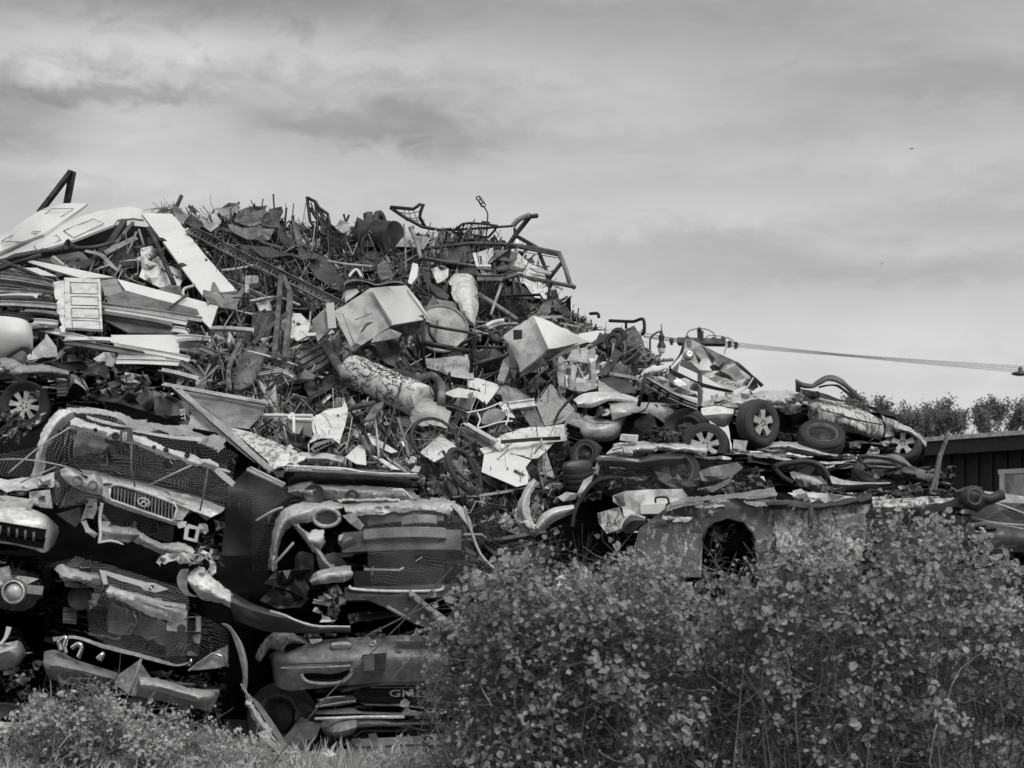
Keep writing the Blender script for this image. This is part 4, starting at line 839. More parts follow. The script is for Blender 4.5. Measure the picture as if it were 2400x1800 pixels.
def squig(par,n,seed):   # flakes of lining hanging off the tank's skin
    r=random.Random(seed); A=([],[]); axn,u,v=basis(ax)
    for _ in range(n):
        h=r.uniform(.05,ln*.95); a=r.uniform(0,6.28); P=[]
        for k in range(4):
            P.append(a_+axn*h+(u*math.cos(a)+v*math.sin(a))*.211); h+=r.gauss(0,.05); a+=r.gauss(0,.16)
        addm(A,tubev(P,.0045,3))
    fin('peeled_flake',A[0],A[1],'rust',par)
squig(t,260,3)
t=T('corrugated_sheet','crumpled corrugated pale sheet at the lower end of the mottled tank','metal sheet')
loft('ridged_sheet','d',[[(1150,590,.1),(1160,480,0),(1215,400,0)],[(1200,620,0),(1220,520,-.15),(1290,430,-.1)],[(1300,630,0),(1320,540,-.15),(1370,470,-.1)],[(1420,640,.1),(1430,570,0),(1445,530,0)]],'pale',t,lift=1.1,nu=30,nv=24,amp=.02,crump=.03)
tu('long_rod','d',[(1095,240),(1010,560),(925,858)],.014,'rust',lift=1.5,lab='thin dark rod leaning across the lower end of the mottled tank',cat='rod')
for l,p,rr,m in (('thick rusty pipe standing beside the punched casting',[(510,5),(570,120),(670,275)],.06,'rust_light'),('bent rusty pipe looping over the mottled tank',[(760,85),(860,170),(960,220),(1080,235),(1180,290),(1240,395)],.045,'rust'),
   ('short rusty pipe elbow above the mottled tank end',[(640,150),(700,120),(760,80),(800,40),(860,50),(890,90)],.035,'rust'),('rusty pipe running down past the corrugated sheet',[(1180,300),(1280,255),(1340,280),(1375,340),(1370,470)],.05,'rust_light'),
   ('dark bar slanting between the mottled tank and white ragged sheet',[(1050,160),(1130,270),(1250,395)],.03,'dark'),('straight dark rail under the mottled tank',[(690,495),(880,455)],.03,'mid')):
    tu('rusty_pipe','d',p,rr,m,lift=1.25,curve=True,lab=l,cat='pipe')
sh('splintered_plank','d',[(800,605),(870,490),(940,460),(945,480),(870,590)],'rust_light',amp=.01,sp=40,th=.03,lift=1.2,lab='splintered board end beneath the mottled tank',cat='board')
# --- middle slope sheets
MID=[('torn white panel with a ragged top edge above the black bonnet','d',[(420,560),(470,540),(500,520),(640,490),(655,450),(685,500),(660,620),(640,690),(615,770),(560,720),(480,720),(390,760),(385,830),(382,760),(430,690),(415,640)],'white_dirty',.05,22),
 ('pale upright strip panel beside the torn white panel','d',[(245,590),(350,540),(355,620),(320,690),(255,680)],'grey',.02,30),
 ('dark grey tin sheet behind the torn white panel','d',[(350,560),(415,555),(418,720),(350,690)],'grey',.01,30),
 ('pale triangular offcut below the splintered plank','d',[(660,860),(760,770),(805,770),(818,920),(740,910)],'white',.02,28),
 ('white creased sheet with a torn label beside the wire tangle','d',[(1210,830),(1370,690),(1500,800),(1440,880),(1330,905),(1280,870)],'white',.03,28),
 ('white curved panel below the mottled board','d',[(1650,800),(1760,770),(1950,650),(2240,640),(2240,720),(2100,860),(2040,870),(1830,810),(1690,830)],'white_dirty',.05,26),
 ('large white folded refrigerator door beneath the curved panel','d',[(1690,840),(1830,815),(2060,890),(2010,1060),(1930,1080),(1670,970)],'white',.02,34),
 ('folded grey plate right below the crushed appliance','d',[(1800,330),(1930,350),(2040,440),(1900,450),(1830,400)],'grey',.02,34),
 ('pale creased sheet fanned out below the trolley frame','d',[(1250,130),(1400,120),(1560,100),(1620,290),(1440,260),(1270,200)],'pale',.05,26),
 ('white leaf shaped sheet in the middle of the slope','d',[(1560,290),(1640,270),(1790,320),(1800,350),(1700,470),(1660,370),(1570,330)],'white',.04,26),
 ('thin white curled sheet below the leaf shaped sheet','d',[(1390,380),(1500,350),(1640,380),(1700,400),(1690,460),(1640,420),(1460,420)],'white',.05,22),
 ('speckled triangular board beneath the folded corner','d',[(2080,470),(2190,320),(2330,520),(2220,590),(2150,610)],'granite',.01,40),
 ('dark plate hanging from the pale angle bar','d',[(1930,480),(2050,460),(2140,640),(2040,640)],'grey',.015,40),
 ('small white triangular offcut near the oval chair back','d',[(1800,470),(1840,450),(1920,570),(1860,560)],'white',.01,30),
 ('grey angled tray side near the white creased sheet','d',[(1510,690),(1560,615),(1785,745),(1690,790)],'mid',.015,40),
 ('large grey tilted trailer sheet rising behind the window frame','c',[(1215,385),(1290,395),(1500,430),(1980,525),(1930,620),(1840,715),(1700,700),(1520,560),(1330,430)],'grey',.01,50),
 ('long pale corrugated sheet running down behind the window frame','c',[(1290,420),(1510,560),(1700,700),(2000,1010),(1880,960),(1600,740),(1330,690),(1420,600)],'pale',.012,40),
 ('white speckled countertop slab above the black bonnet','c',[(1700,700),(1860,740),(2200,880),(2212,1000),(2010,1020),(1980,950),(1760,760)],'peel_fine',.008,50),
 ('white slab offcut right behind the black bonnet','d',[(100,870),(230,835),(380,830),(360,880),(250,920),(110,960)],'white_dirty',.02,30),
 ('curved white gutter sheet lying behind the black bonnet','d',[(320,825),(520,830),(660,860),(640,900),(520,870),(330,870)],'pale',.02,30),
 ('narrow white board sloping to the black bonnet end','d',[(860,850),(920,860),(1070,955),(1010,950)],'white',.01,30),
 ('slim white plank crossing the slope beside the splintered end','d',[(830,680),(1050,820),(1000,830),(800,740)],'white',.01,40),
 ('creased grey sheet with a glint under the trolley','b',[(930,1140),(1060,1120),(1070,1280),(1050,1370),(960,1340),(870,1240)],'rust_light',.07,24),
 ('pale folded metal wrap on top of the slope above the white tank','b',[(1300,640),(1380,600),(1430,630),(1420,700),(1340,740)],'white_dirty',.09,14),
 ('tall narrow white carton sheet near the top beside the pale wrap','b',[(1125,735),(1160,590),(1200,600),(1195,690),(1150,750)],'white',.02,24),
 ('dark curved visor sheet above the white tank','b',[(1480,660),(1600,610),(1680,690),(1560,665)],'rust',.03,24),
 ('dark angular shroud beside the white tank','b',[(1210,620),(1270,660),(1300,740),(1430,830),(1420,870),(1330,830),(1250,730)],'dark',.04,24),
 ('dented rusty tub beside the white tank','b',[(1250,920),(1310,830),(1380,960),(1300,990)],'rust_light',.05,20),
 ('pale bucket side behind the dented tub','b',[(1330,860),(1480,880),(1500,990),(1420,980)],'grey',.02,24),
 ('worn brown flap beside the radiator trim on the slope','b',[(2080,960),(2130,880),(2190,870),(2180,960),(2110,990)],'rust_light',.03,26),
 ('fan shaped brown flap beside the upright worn flap','i',[(1000,1070),(1080,1050),(1140,1130),(1080,1140)],'rust',.03,26),
 ('upright brown plastic flap above the crushed appliance','i',[(855,1110),(890,1050),(960,1010),(970,1040),(940,1130)],'rust_light',.02,26),
 ('round folded white hood near the crushed appliance end','i',[(1160,1275),(1330,1245),(1390,1255),(1300,1340),(1240,1335)],'white',.03,26),
 ('grey flat pan tilted on the slope below the curved handrail','i',[(1505,1260),(1615,1205),(1680,1320),(1640,1370),(1500,1370)],'rust_light',.01,40),
 ('small dark cloth like sheet beside the grey flat pan','i',[(1280,1350),(1350,1260),(1430,1270),(1400,1330),(1330,1360)],'dark',.05,20),
 ('dark oblong box side standing above the steering wheel','g',[(820,490),(920,305),(980,340),(900,450),(850,510)],'dark',.01,40),
 ('dark tarpaulin like sheet beside the foil bundle','g',[(800,535),(900,520),(1040,560),(1080,640),(960,640)],'dark',.03,26),
 ('pale panel triangle under the dark tarpaulin sheet','g',[(795,540),(960,640),(800,640)],'pale',.01,40),
 ('large curved speckled sheet standing before the foil bundle','g',[(335,720),(440,570),(560,690),(640,780),(520,860),(400,880)],'granite',.03,40),
 ('flat grey plate leaning beside the speckled sheet','g',[(70,590),(130,585),(280,690),(160,760),(90,700)],'grey',.015,40),
 ('creased white floor pan sheet in front of the dark wheel','g',[(0,1000),(120,940),(290,890),(550,870),(570,990),(420,1010),(180,990),(60,1070)],'white_dirty',.05,26)]
for l,f,p,m,am,s in MID: sh('metal_sheet',f,p,m,amp=am,sp=s,lift=1.0,jag=1.2 if am>.03 else 0,lab=l,cat='metal sheet')
bar('angle_bar','d',(1870,485),(2060,460),.1,.02,'white_dirty',lift=1.15,sect='C',lab='pale angle bar with a stamped end above the dark plate',cat='bar')
bar('angle_bar','d',(1560,620),(1785,750),.06,.02,'white_dirty',lift=1.15,sect='L',lab='white edge bar along the grey angled tray',cat='bar')
bar('sheet_edge','c',(1300,410),(2010,1030),.08,.02,'pale',lift=1.15,sect='L',lab='straight pale edge strip along the corrugated sheet',cat='strip')
bar('sheet_edge','c',(1215,388),(1985,528),.06,.02,'pale',lift=1.15,sect='L',lab='pale folded rim along the tilted trailer sheet top',cat='strip')
tu('angle_bar','g',[(80,998),(300,980),(510,970)],.03,'dark',lift=1.3,sq=True,lab='dark bar lying over the creased white floor pan',cat='bar')
t=T('perforated_strip','perforated steel strip below the torn white panel','strip')
s_=sh('strip','d',[(400,800),(440,755),(570,720),(585,750),(430,825)],'mid',t,lift=1.15,amp=.004,sp=40)
for k in range(6): fin('hole',*lathe(W('d',(440+k*22,795-k*9),None,1.2),(0,-1,.3),[(.001,0),(.018,0),(.018,-.01)],8),'void',s_)
t=T('perforated_strip','short perforated bracket right of the torn white panel','strip')
s_=sh('strip','d',[(595,830),(620,770),(680,740),(670,790),(620,835)],'grey',t,lift=1.15,amp=.004,sp=40)
for k in range(4): fin('hole',*lathe(W('d',(618+k*12,805-k*12),None,1.2),(0,-1,.3),[(.001,0),(.016,0),(.016,-.01)],8),'void',s_)
loft('oval_chair_back','d',[[(1670,600),(1690,540),(1760,510),(1840,520)],[(1665,610),(1720,570),(1790,560),(1850,550)],[(1680,620),(1740,620),(1810,600),(1845,565)]],'grey',lift=1.2,nv=6,th=.02,lab='oval grey chair back with pin holes in the middle of the slope',cat='chair back')
t=T('chair_frame','white curled wire chair frame around the oval chair back','chair frame')
tu('frame','d',[[(1640,530),(1660,580),(1650,640),(1800,600),(1900,590)],[(1820,520),(1860,500),(1870,560),(1850,620)],[(1560,530),(1700,500),(1820,450)]],.010,'white',t,lift=1.25,curve=True)
def bike():
    t=T('bicycle_wheel','thin bicycle wheel leaning in the scrap behind the wire tangle','wheel')
    c=W('d',(1320,730),None,1.2); fin('tyre',*lathe(c,(.35,-.8,.4),[(.27,-.02),(.30,0),(.27,.02),(.255,0),(.27,-.02)],36),'rubber',t,smooth=True)
    A=([],[]); a,u,v=basis((.35,-.8,.4))
    for k in range(14): an=k*.4488; addm(A,tubev([c,c+(u*math.cos(an)+v*math.sin(an))*.26],.003,3))
    fin('spoke',A[0],A[1],'grey',t)
    t=T('bicycle_wheel','fat tyred bicycle wheel lying low beside the refrigerator door','wheel')
    c=W('d',(1545,960),None,1.2); ax=(.75,-.5,.45); fin('tyre',*lathe(c,ax,[(.24,-.03),(.285,-.02),(.30,0),(.285,.02),(.24,.03),(.235,0),(.24,-.03)],36),'rubber',t,smooth=True)
    A=([],[]); a,u,v=basis(ax)
    for k in range(14): an=k*.4488; addm(A,tubev([c,c+(u*math.cos(an)+v*math.sin(an))*.25],.003,3))
    fin('spoke',A[0],A[1],'grey',t)
    t=T('bicycle','dark bicycle frame beside the fat tyred wheel','bicycle')
    tu('frame','d',[[(1385,815),(1480,960),(1570,1030)],[(1390,900),(1470,845),(1540,820),(1590,900),(1640,1000)],[(1330,900),(1640,730)],[(1480,950),(1440,890)],[(1395,880),(1405,980)]],.018,'dark',t,lift=1.3)
    tu('handlebar','d',[(1300,990),(1340,1060),(1370,1140),(1330,1100)],.014,'black',t,lift=1.3,curve=True)
bike()
for l,f,p,rr,m in (('white thin rod standing near the perforated bracket','d',[(880,565),(900,720),(910,860)],.014,'pale'),('second pale rod standing beside the corrugated sheet','d',[(1050,570),(1090,700),(1135,860)],.018,'grey'),('white tube crossing the slope behind the torn panel','d',[(55,547),(250,550),(420,550)],.02,'white'),
   ('coiled pale hose end beside the upright strip panel','d',[(420,580),(260,575),(250,555),(275,545),(280,680)],.02,'white'),('dark gnarled root lying across the corrugated sheet','d',[(1165,495),(1250,590),(1300,630),(1420,690)],.02,'rust'),('black handrail bent over the slope above the flat pan','i',[(1270,1112),(1330,1112),(1340,1145)],.022,'black'),
   ('long black handrail on the skyline beside the street lamp','g',[(880,100),(1000,105),(1060,105),(1110,88),(1135,100),(1138,180),(1120,200)],.022,'black'),('short black upright under the long handrail','g',[(1003,108),(1003,160)],.018,'black'),('pale bar below the upright brown flap','i',[(870,1143),(1050,1138)],.025,'grey'),
   ('white rod among the dark litter below the brown flaps','g',[(360,80),(530,75)],.02,'pale'),('bundle rod in the dark litter under the handrail','g',[(510,120),(660,150)],.014,'pale'),('curved white hose over the dark hollow above the appliance peak','i',[(460,1210),(520,1180),(600,1165)],.03,'white'),
   ('second curved pale hose in the dark hollow','i',[(480,1230),(580,1195),(710,1190)],.02,'pale'),('white bent conduit under the gearbox','b',[(690,690),(720,650),(750,640),(780,690)],.02,'white'),('pale conduit in the tangle under the gearbox','b',[(530,575),(680,600),(860,615)],.018,'pale'),
   ('long thin tube through the tangle beneath the wire shelf','b',[(1230,550),(1480,590),(1620,610)],.02,'mid'),('leaning tube from the pale ragged sheet','b',[(1140,320),(1190,440),(1220,555)],.03,'grey'),('curved dark hose beside the gearbox','b',[(1060,680),(1085,600),(1040,520)],.02,'black')):
    tu('bent_tube',f,p,rr,m,lift=1.1,curve=True,lab=l,cat='tube')
def dolly(fr,x,y,R_,lab,ax=(.3,-.9,.3),hub='mid'):
    t=T('small_wheel',lab,'wheel'); c=W(fr,(x,y),None,1.1)
    fin('tyre',*lathe(c,ax,[(R_*.55,-.03),(R_*.95,-.04),(R_,0),(R_*.95,.04),(R_*.55,.03)],24),'rubber',t,smooth=True)
    fin('rim',*lathe(c,ax,[(.001,.02),(R_*.2,.03),(R_*.56,.0)],20),hub,t,smooth=True)
dolly('i',540,1290,.09,'small dark trolley wheel before the peak of the crushed appliance'); dolly('i',1490,1290,.12,'small black lawn mower wheel beside the grey flat pan',(-.5,-.8,.2)); dolly('i',1455,1330,.12,'second black mower wheel lower beside the grey flat pan',(-.5,-.8,.2)); dolly('b',1200,1420,.09,'small rusty pulley wheel below the creased sheet with a glint')
# steering wheel cover and foil bundle
t=T('hubcap','grey five spoke wheel cover lying near the foil bundle','wheel cover')
c=W('g',(1133,355),None,.9); ax=Vector((-.15,-.9,.4)); a,u,v=basis(ax)
fin('rim_ring',*lathe(c,ax,[(.088,-.02),(.09,.012),(.108,.012),(.11,-.025)],32),'grey',t,smooth=True)
A=([],[])
for k in range(5): an=k*1.2566+.3; addm(A,tubev([c,c+(u*math.cos(an)+v*math.sin(an))*.09],.014,6))
addm(A,lathe(c,ax,[(.001,.02),(.028,.02),(.034,-.01)],16)); fin('spokes_hub',A[0],A[1],'grey',t)
t=T('foil_bundle','shiny crushed stainless bale standing beside the tall crushed appliance','metal bale')
hexa('bale','g',[(540,390),(790,290),(800,590),(560,620)],[(500,330,.4),(760,280,.5),(790,560,.5),(520,600,.4)],'chrome',t,lift=1.0,dent=.14,n=16,fq=5)
for p in ([(560,400),(600,320),(700,300),(740,330),(720,420),(640,400)],[(500,350),(540,380),(545,560),(505,600),(490,500)],[(600,420),(640,440),(620,580),(580,590)],[(700,330),(770,300),(785,560),(750,600),(740,420)],[(560,600),(650,560),(740,560),(790,600),(650,640)],[(500,590),(540,560),(560,630),(510,640)]):
    sh('folded_strip','g',p,'alu',t,lift=1.25,amp=.07,sp=14)
tu('strapping','g',[[(640,420),(690,520),(700,560)],[(600,470),(610,540)],[(640,560),(760,545)]],.007,'white',t,lift=1.42)
def machine(): # dark engine lumps in the shade of the slope
    for l,f,x,y,s in (('dark greasy motor lump under the round drum','b',1380,1300,.3),('rusty motor lump next to the trolley frame foot','b',1700,1330,.25),('dark motor block behind the thin rod on the slope','d',1330,410,.22)):
        t=T('motor',l,'motor'); c=W(f,(x,y),None,.6); fin('housing',*lathe(c,(.8,-.5,.2),[(.001,-s),(s*.5,-s),(s*.6,-s*.8),(s*.6,s*.6),(s*.45,s*.8),(s*.2,s),(.001,s)],18),'rust',t,smooth=True)
        fin('shaft',*lathe(c,(.8,-.5,.2),[(.001,s),(.03,s),(.03,s*1.4),(.001,s*1.4)],8),'mid',t)
        A=([],[])
        for k in range(7): addm(A,lathe(c,(.8,-.5,.2),[(s*.58,-s*.7+k*s*.18),(s*.68,-s*.69+k*s*.18),(s*.58,-s*.66+k*s*.18)],18))
        fin('fin',A[0],A[1],'dark',t)
machine()
# ---------------------------------------------------------------- crushed cars in the front stacks
def oval(cx,cy,rx,ry,n=16,d=0.,rot=0.):
    c,s=math.cos(rot),math.sin(rot)
    return [(cx+rx*math.cos(2*math.pi*k/n)*c-ry*math.sin(2*math.pi*k/n)*s,cy+rx*math.cos(2*math.pi*k/n)*s+ry*math.sin(2*math.pi*k/n)*c,d) for k in range(n)]
def loop(p): return list(p)+[p[0]]
def core(fr,q,Y,dep,par,m='void',name='body_shell',dent=.12):
    if name=='body_shell' and fr!='P':      # bodywork pressed into folds, like a squeezed accordion
        r=random.Random(len(bpy.data.objects)); nu,nv=34,30; vs=[];fs=[];mi=[]; sd_=r.random()*99
        for j in range(nv+1):
            for i in range(nu+1):
                u,v=i/nu,j/nv; a,b,c,d=q; x=(a[0]*(1-u)+b[0]*u)*(1-v)+(d[0]*(1-u)+c[0]*u)*v; y=(a[1]*(1-u)+b[1]*u)*(1-v)+(d[1]*(1-u)+c[1]*u)*v
                k=noise.noise(Vector((u*5,v*9,sd_))); k2=noise.noise(Vector((u*14,v*22,sd_+5)))
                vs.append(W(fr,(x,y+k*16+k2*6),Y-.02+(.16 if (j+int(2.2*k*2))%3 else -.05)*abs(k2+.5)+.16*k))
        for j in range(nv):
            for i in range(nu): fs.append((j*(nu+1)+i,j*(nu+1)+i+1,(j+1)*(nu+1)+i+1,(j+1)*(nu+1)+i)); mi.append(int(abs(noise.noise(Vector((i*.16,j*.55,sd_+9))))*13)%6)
        for _ in range(8):           # torn ribbons in the folds; the pale ones paint edge highlights
            u,v=r.uniform(0,.7),r.uniform(.05,.95); a,b,c,d=q; L_=r.uniform(.15,.4); n_=7; h_=r.uniform(5,16)
            pt=lambda u,v:((a[0]*(1-u)+b[0]*u)*(1-v)+(d[0]*(1-u)+c[0]*u)*v,(a[1]*(1-u)+b[1]*u)*(1-v)+(d[1]*(1-u)+c[1]*u)*v)
            up=[];lo=[]
            for i in range(n_+1):
                x,y=pt(u+L_*i/n_,v); w_=r.gauss(0,5); z_=r.gauss(-.1,.05); up.append((x,y+w_-h_*r.uniform(.2,1),z_)); lo.append((x,y+w_+h_*r.uniform(.2,1),z_+r.gauss(-.03,.04)))
            loft('torn_strip',fr,[up,lo],r.choice(['silver','pale','mid','grey','car_grey','white_dirty','dark','rust_light']),par,Y=Y,nv=3,nu=18,amp=.0,lin=True,smooth=False,crump=.02)
        for _ in range(6):           # torn wiring
            x,y=pt(r.uniform(.05,.95),r.uniform(0,.8)); k_=r.uniform(40,130); P=[(x,y,-.12)]
            for i in range(4): P.append((P[-1][0]+r.gauss(0,.35)*k_,P[-1][1]+r.uniform(0,.4)*k_,-.12+r.gauss(0,.05)))
            tu('torn_wire',fr,P,r.choice((.005,.007,.01)),r.choice(('black','pale','mid','grey')),par,Y=Y,curve=True,sides=5)
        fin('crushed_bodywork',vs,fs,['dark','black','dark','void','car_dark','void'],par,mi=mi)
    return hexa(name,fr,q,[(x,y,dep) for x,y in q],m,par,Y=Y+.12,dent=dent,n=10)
def net(fr,pts,Y,lab,m='net',wav=.12,amp=.012,sp=24):
    return sh('safety_netting',fr,pts,m,Y=Y,amp=amp,sp=sp,th=0,wav=wav,lab=lab,cat='netting',grp='netting draped over the crushed cars')
# pale off roader with the slanted badge
Y=17.5
t=T('crushed_car','pale crushed off road car with arched chrome grille under netting','car','crushed cars in the front stacks')
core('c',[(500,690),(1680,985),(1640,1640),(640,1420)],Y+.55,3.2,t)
core('c',[(440,1050),(760,1130),(780,1500),(480,1330)],Y+.6,1.0,t,'dark','inner_wing')
loft('pillar','c',[[(560,575,.2),(430,580,.1),(325,715,0),(270,890,0),(235,1060,.1)],[(520,600,.05),(440,640,-.1),(360,760,-.15),(300,900,-.12),(285,1060,0)],[(550,640,.2),(480,680,.1),(400,770,.1),(335,900,.1),(320,1050,.15)]],'silver_bright',t,Y=Y,nv=8,amp=.02,th=.01)
loft('roof_edge','c',[[(500,560,.1),(700,560,.2),(900,600,.3),(980,690,.4)],[(560,610,0),(700,610,0),(880,640,0),(960,720,.1)]],'silver',t,Y=Y+.1,nv=5,amp=.03)
hd=loft('windscreen_header','c',[[(535,640,.05),(720,690,.05),(880,738,.05),(1100,810,.05),(1300,880,.05),(1480,930,.05),(1610,975,.1)],[(530,670,-.1),(720,715,-.1),(880,770,-.1),(1100,835,-.1),(1300,905,-.1),(1480,960,-.1),(1600,1000,-.05)],[(535,700,0),(700,755,0),(870,805,0),(1090,870,0),(1290,930,0),(1470,985,0),(1590,1020,.05)]],'white_dirty',t,Y=Y-.05,nv=6,amp=.02,nu=40)
for x,y,r_ in ((705,720,.02),(855,765,.035),(1140,848,.02),(1228,868,.025),(1385,908,.025)): fin('hole',*lathe(W('c',(x,y),Y-.17),(0,-1,.1),[(.001,0),(r_,0),(r_,-.01)],12),'void',hd)
hexa('header_bracket','c',[(885,730),(975,715),(985,800),(885,800)],[(890,725,.15),(980,710,.15),(990,800,.15),(890,800,.15)],'mid',t,Y=Y-.22,dent=.02,n=5)
tu('bracket_slot','c',loop([(918,740),(935,742),(930,765),(935,795),(915,798),(912,770)]),.008,'white',t,Y=Y-.26)
loft('header_end','c',[[(1610,1000),(1680,1050),(1745,1110)],[(1590,1030),(1660,1090),(1725,1140)]],'white_dirty',t,Y=Y-.1,nv=3,th=.03,nu=8)
loft('roof_trim','c',[[(640,612),(780,650),(940,690)],[(645,635),(780,675),(935,700)]],'silver_bright',t,Y=Y-.12,nv=3,nu=12)
loft('roof_trim','c',[[(970,715),(1250,755),(1500,780)],[(985,730),(1250,780),(1490,805)]],'white',t,Y=Y-.02,nv=3,nu=12)
loft('roof_panel','c',[[(820,600,.6),(1100,660,.7),(1500,760,.8),(1650,820,.8)],[(950,700,.1),(1150,745,.1),(1500,800,.1),(1640,870,.1)]],'car_grey',t,Y=Y,nv=8,amp=.04,crump=.05)
tu('steering_wheel','c',loop([(815,850),(840,920),(930,935),(985,960),(960,930),(860,905),(835,840)]),.012,'dark',t,Y=Y+.35)
loft('headrest','c',[[(560,740),(660,730),(770,790)],[(550,830,-.1),(650,820,-.1),(790,850,-.1)],[(560,910),(660,890),(760,880)]],'grey',t,Y=Y+.42,nv=8,amp=.03,fq=10)
loft('dashboard','c',[[(700,930),(1000,1000),(1400,1090)],[(720,990,-.2),(1000,1060,-.2),(1380,1160,-.2)]],'dark',t,Y=Y+.5,nv=5,amp=.03)
bn=loft('bonnet','c',[[(580,1000,.6),(800,1040,.6),(1100,1110,.6),(1430,1205,.6),(1665,1300,.6)],[(640,1060,.1),(800,1085,.05),(1100,1150,.0),(1400,1250,.05),(1640,1330,.1)],[(730,1130,-.05),(830,1118,-.1),(1080,1180,-.14),(1300,1268,-.1),(1560,1370,-.05)]],'silver_bright',t,Y=Y,nv=14,nu=30,amp=.007)
loft('fascia','c',[[(745,1190,.0),(812,1240,-.05),(1000,1305,-.1),(1290,1395,-.05),(1350,1380,.1)],[(750,1225,.05),(812,1262,-.03),(1000,1328,-.05),(1290,1420,0),(1360,1410,.1)]],'silver_bright',t,Y=Y-.05,nv=4)
for p_ in ([(755,1130),(812,1130),(808,1240),(760,1200)],[(1300,1265),(1420,1290),(1350,1390),(1295,1385)]): sh('fascia','c',p_,'silver_bright',t,Y=Y-.06,amp=.006,sp=30)
sh('bonnet_tear','c',[(1205,1165),(1390,1200),(1430,1225),(1270,1215)],'white_dirty',t,Y=Y-.12,amp=.02,sp=14)
hl=loft('headlight','c',[[(445,1020,.1),(500,1000,.1),(580,1040,.1),(640,1085,.1),(690,1050,.1),(755,1090,.15)],[(460,1060,0),(530,1060,-.06),(600,1100,-.06),(660,1120,-.06),(710,1110,-.06),(758,1130,0)],[(490,1100,.05),(540,1130,0),(610,1165,0),(680,1190,0),(730,1195,0),(756,1170,.05)]],'lamp_glass',t,Y=Y-.24,nv=8,nu=24,amp=.003)
for x,y,r_ in ((575,1100,.045),(690,1130,.04)): fin('reflector',*lathe(W('c',(x,y),Y-.3),(.0,-1,.05),[(.001,.0),(r_*.5,-.01),(r_,.03),(r_*1.1,.0)],18),'grey',hl,smooth=True)
loft('headlight_surround','c',[[(400,1030),(430,1020),(480,1100),(600,1180),(745,1210)],[(420,1200),(450,1280),(540,1270),(640,1230),(745,1230)]],'car_dark',t,Y=Y-.08,nv=6,amp=.02)
gr=[(815,1150),(840,1125),(905,1130),(1100,1190),(1290,1265),(1312,1300),(1290,1385),(1265,1392),(1100,1335),(900,1265),(822,1238),(808,1215)]
g_=sh('grille','c',gr,'void',t,Y=Y-.17,amp=0,sp=40,th=.02)
tu('grille_frame','c',loop([(x,y) for x,y in gr]),.013,'silver_bright',g_,Y=Y-.2)
for k in range(18):
    u=(k+.6)/18; x=835+u*455; yt=1137+u*127; yb=1238+u*150
    tu('grille_bar','c',[(x,yt),(x-6,yb)],.009,'grey',g_,Y=Y-.2,sq=True)
em=tu('emblem','c',loop(oval(1065,1256,46,29,24,rot=.35)),.006,'white',g_,Y=Y-.24)
text('emblem_letter','H','c',(1065,1256),40,Y-.26,'white',em,rot=-.3,shear=.4,sx=1.5,ext=.004)
core('c',[(770,1270),(1290,1420),(1290,1570),(760,1470)],Y+.1,.3,t,'void','radiator',.02)
tu('radiator_hose','c',[(760,1350),(790,1390),(820,1430),(960,1450),(1000,1420),(990,1400)],.016,'grey',t,Y=Y-.05,curve=True)
loft('bumper_beam','c',[[(740,1410),(900,1440),(1040,1480),(1200,1560),(1340,1560),(1440,1600)],[(735,1450,-.1),(900,1480,-.1),(1030,1510,-.1),(1190,1595,-.1),(1330,1610,-.1),(1430,1640,-.1)],[(750,1530),(900,1540),(1050,1560),(1200,1630),(1330,1650),(1420,1680)]],'silver',t,Y=Y-.1,nv=6,amp=.03,nu=30)
loft('beam_lip','c',[[(750,1540),(830,1530),(920,1565)],[(750,1555),(830,1545),(910,1570)]],'white',t,Y=Y-.25,nv=2)
for l,p in (('lamp_bracket',[(650,1240),(720,1235),(715,1330),(690,1380),(640,1370),(600,1390),(620,1330)]),('lamp_bracket',[(600,1400),(640,1390),(660,1450),(720,1490),(700,1510),(640,1480)])):
    b_=sh(l,'c',p,'white_dirty',t,Y=Y-.02,amp=.02,sp=18,th=.02)
sh('bracket_opening','c',[(640,1240),(690,1238),(685,1295),(645,1290)],'void',t,Y=Y-.05,amp=0,sp=40)
b_=tu('square_bracket','c',loop([(1390,1430),(1470,1450),(1450,1540),(1375,1520)]),.028,'white_dirty',t,Y=Y-.1,sq=True)
sh('lamp_bracket','c',[(1320,1420),(1340,1400),(1385,1400),(1375,1440),(1330,1450)],'white',t,Y=Y-.08,amp=.02,sp=20,th=.03)
sh('lower_panel','c',[(540,1310),(590,1290),(600,1390),(560,1440),(420,1340)],'grey',t,Y=Y+.05,amp=.04,sp=20)
loft('wing','c',[[(1330,1370),(1370,1320),(1450,1310),(1560,1370)],[(1345,1390),(1390,1345),(1450,1335),(1530,1390)]],'car_dark',t,Y=Y-.05,nv=3)
for k in range(16):
    r=random.Random(k); x=1430+r.random()*170; y=1390+r.random()*280
    sh('torn_metal','c',[(x,y),(x+r.uniform(20,60),y+r.uniform(-20,20)),(x+r.uniform(30,80),y+r.uniform(40,90)),(x+r.uniform(-20,10),y+r.uniform(30,80))],r.choice(['silver','white_dirty','mid','dark','dark']),t,Y=Y+r.uniform(-.12,.1),amp=.04,sp=14)
tu('strap','c',[(755,1260),(740,1380),(745,1480),(735,1560)],.016,'white_dirty',t,Y=Y-.2,curve=True)
tu('strap','c',[(975,800),(970,1000),(1000,1140)],.008,'mid',t,Y=Y-.25); tu('strap','c',[(1540,990),(1510,1190),(1480,1320)],.008,'mid',t,Y=Y-.25)
net('c',[(490,520),(700,560),(900,600),(1050,720),(1350,750),(1640,830),(1760,900),(1700,1180),(1640,1340),(1200,1300),(780,1180),(640,1040),(470,980),(480,760)],Y-.32,'pale netting draped over the windscreen of the arched grille car')
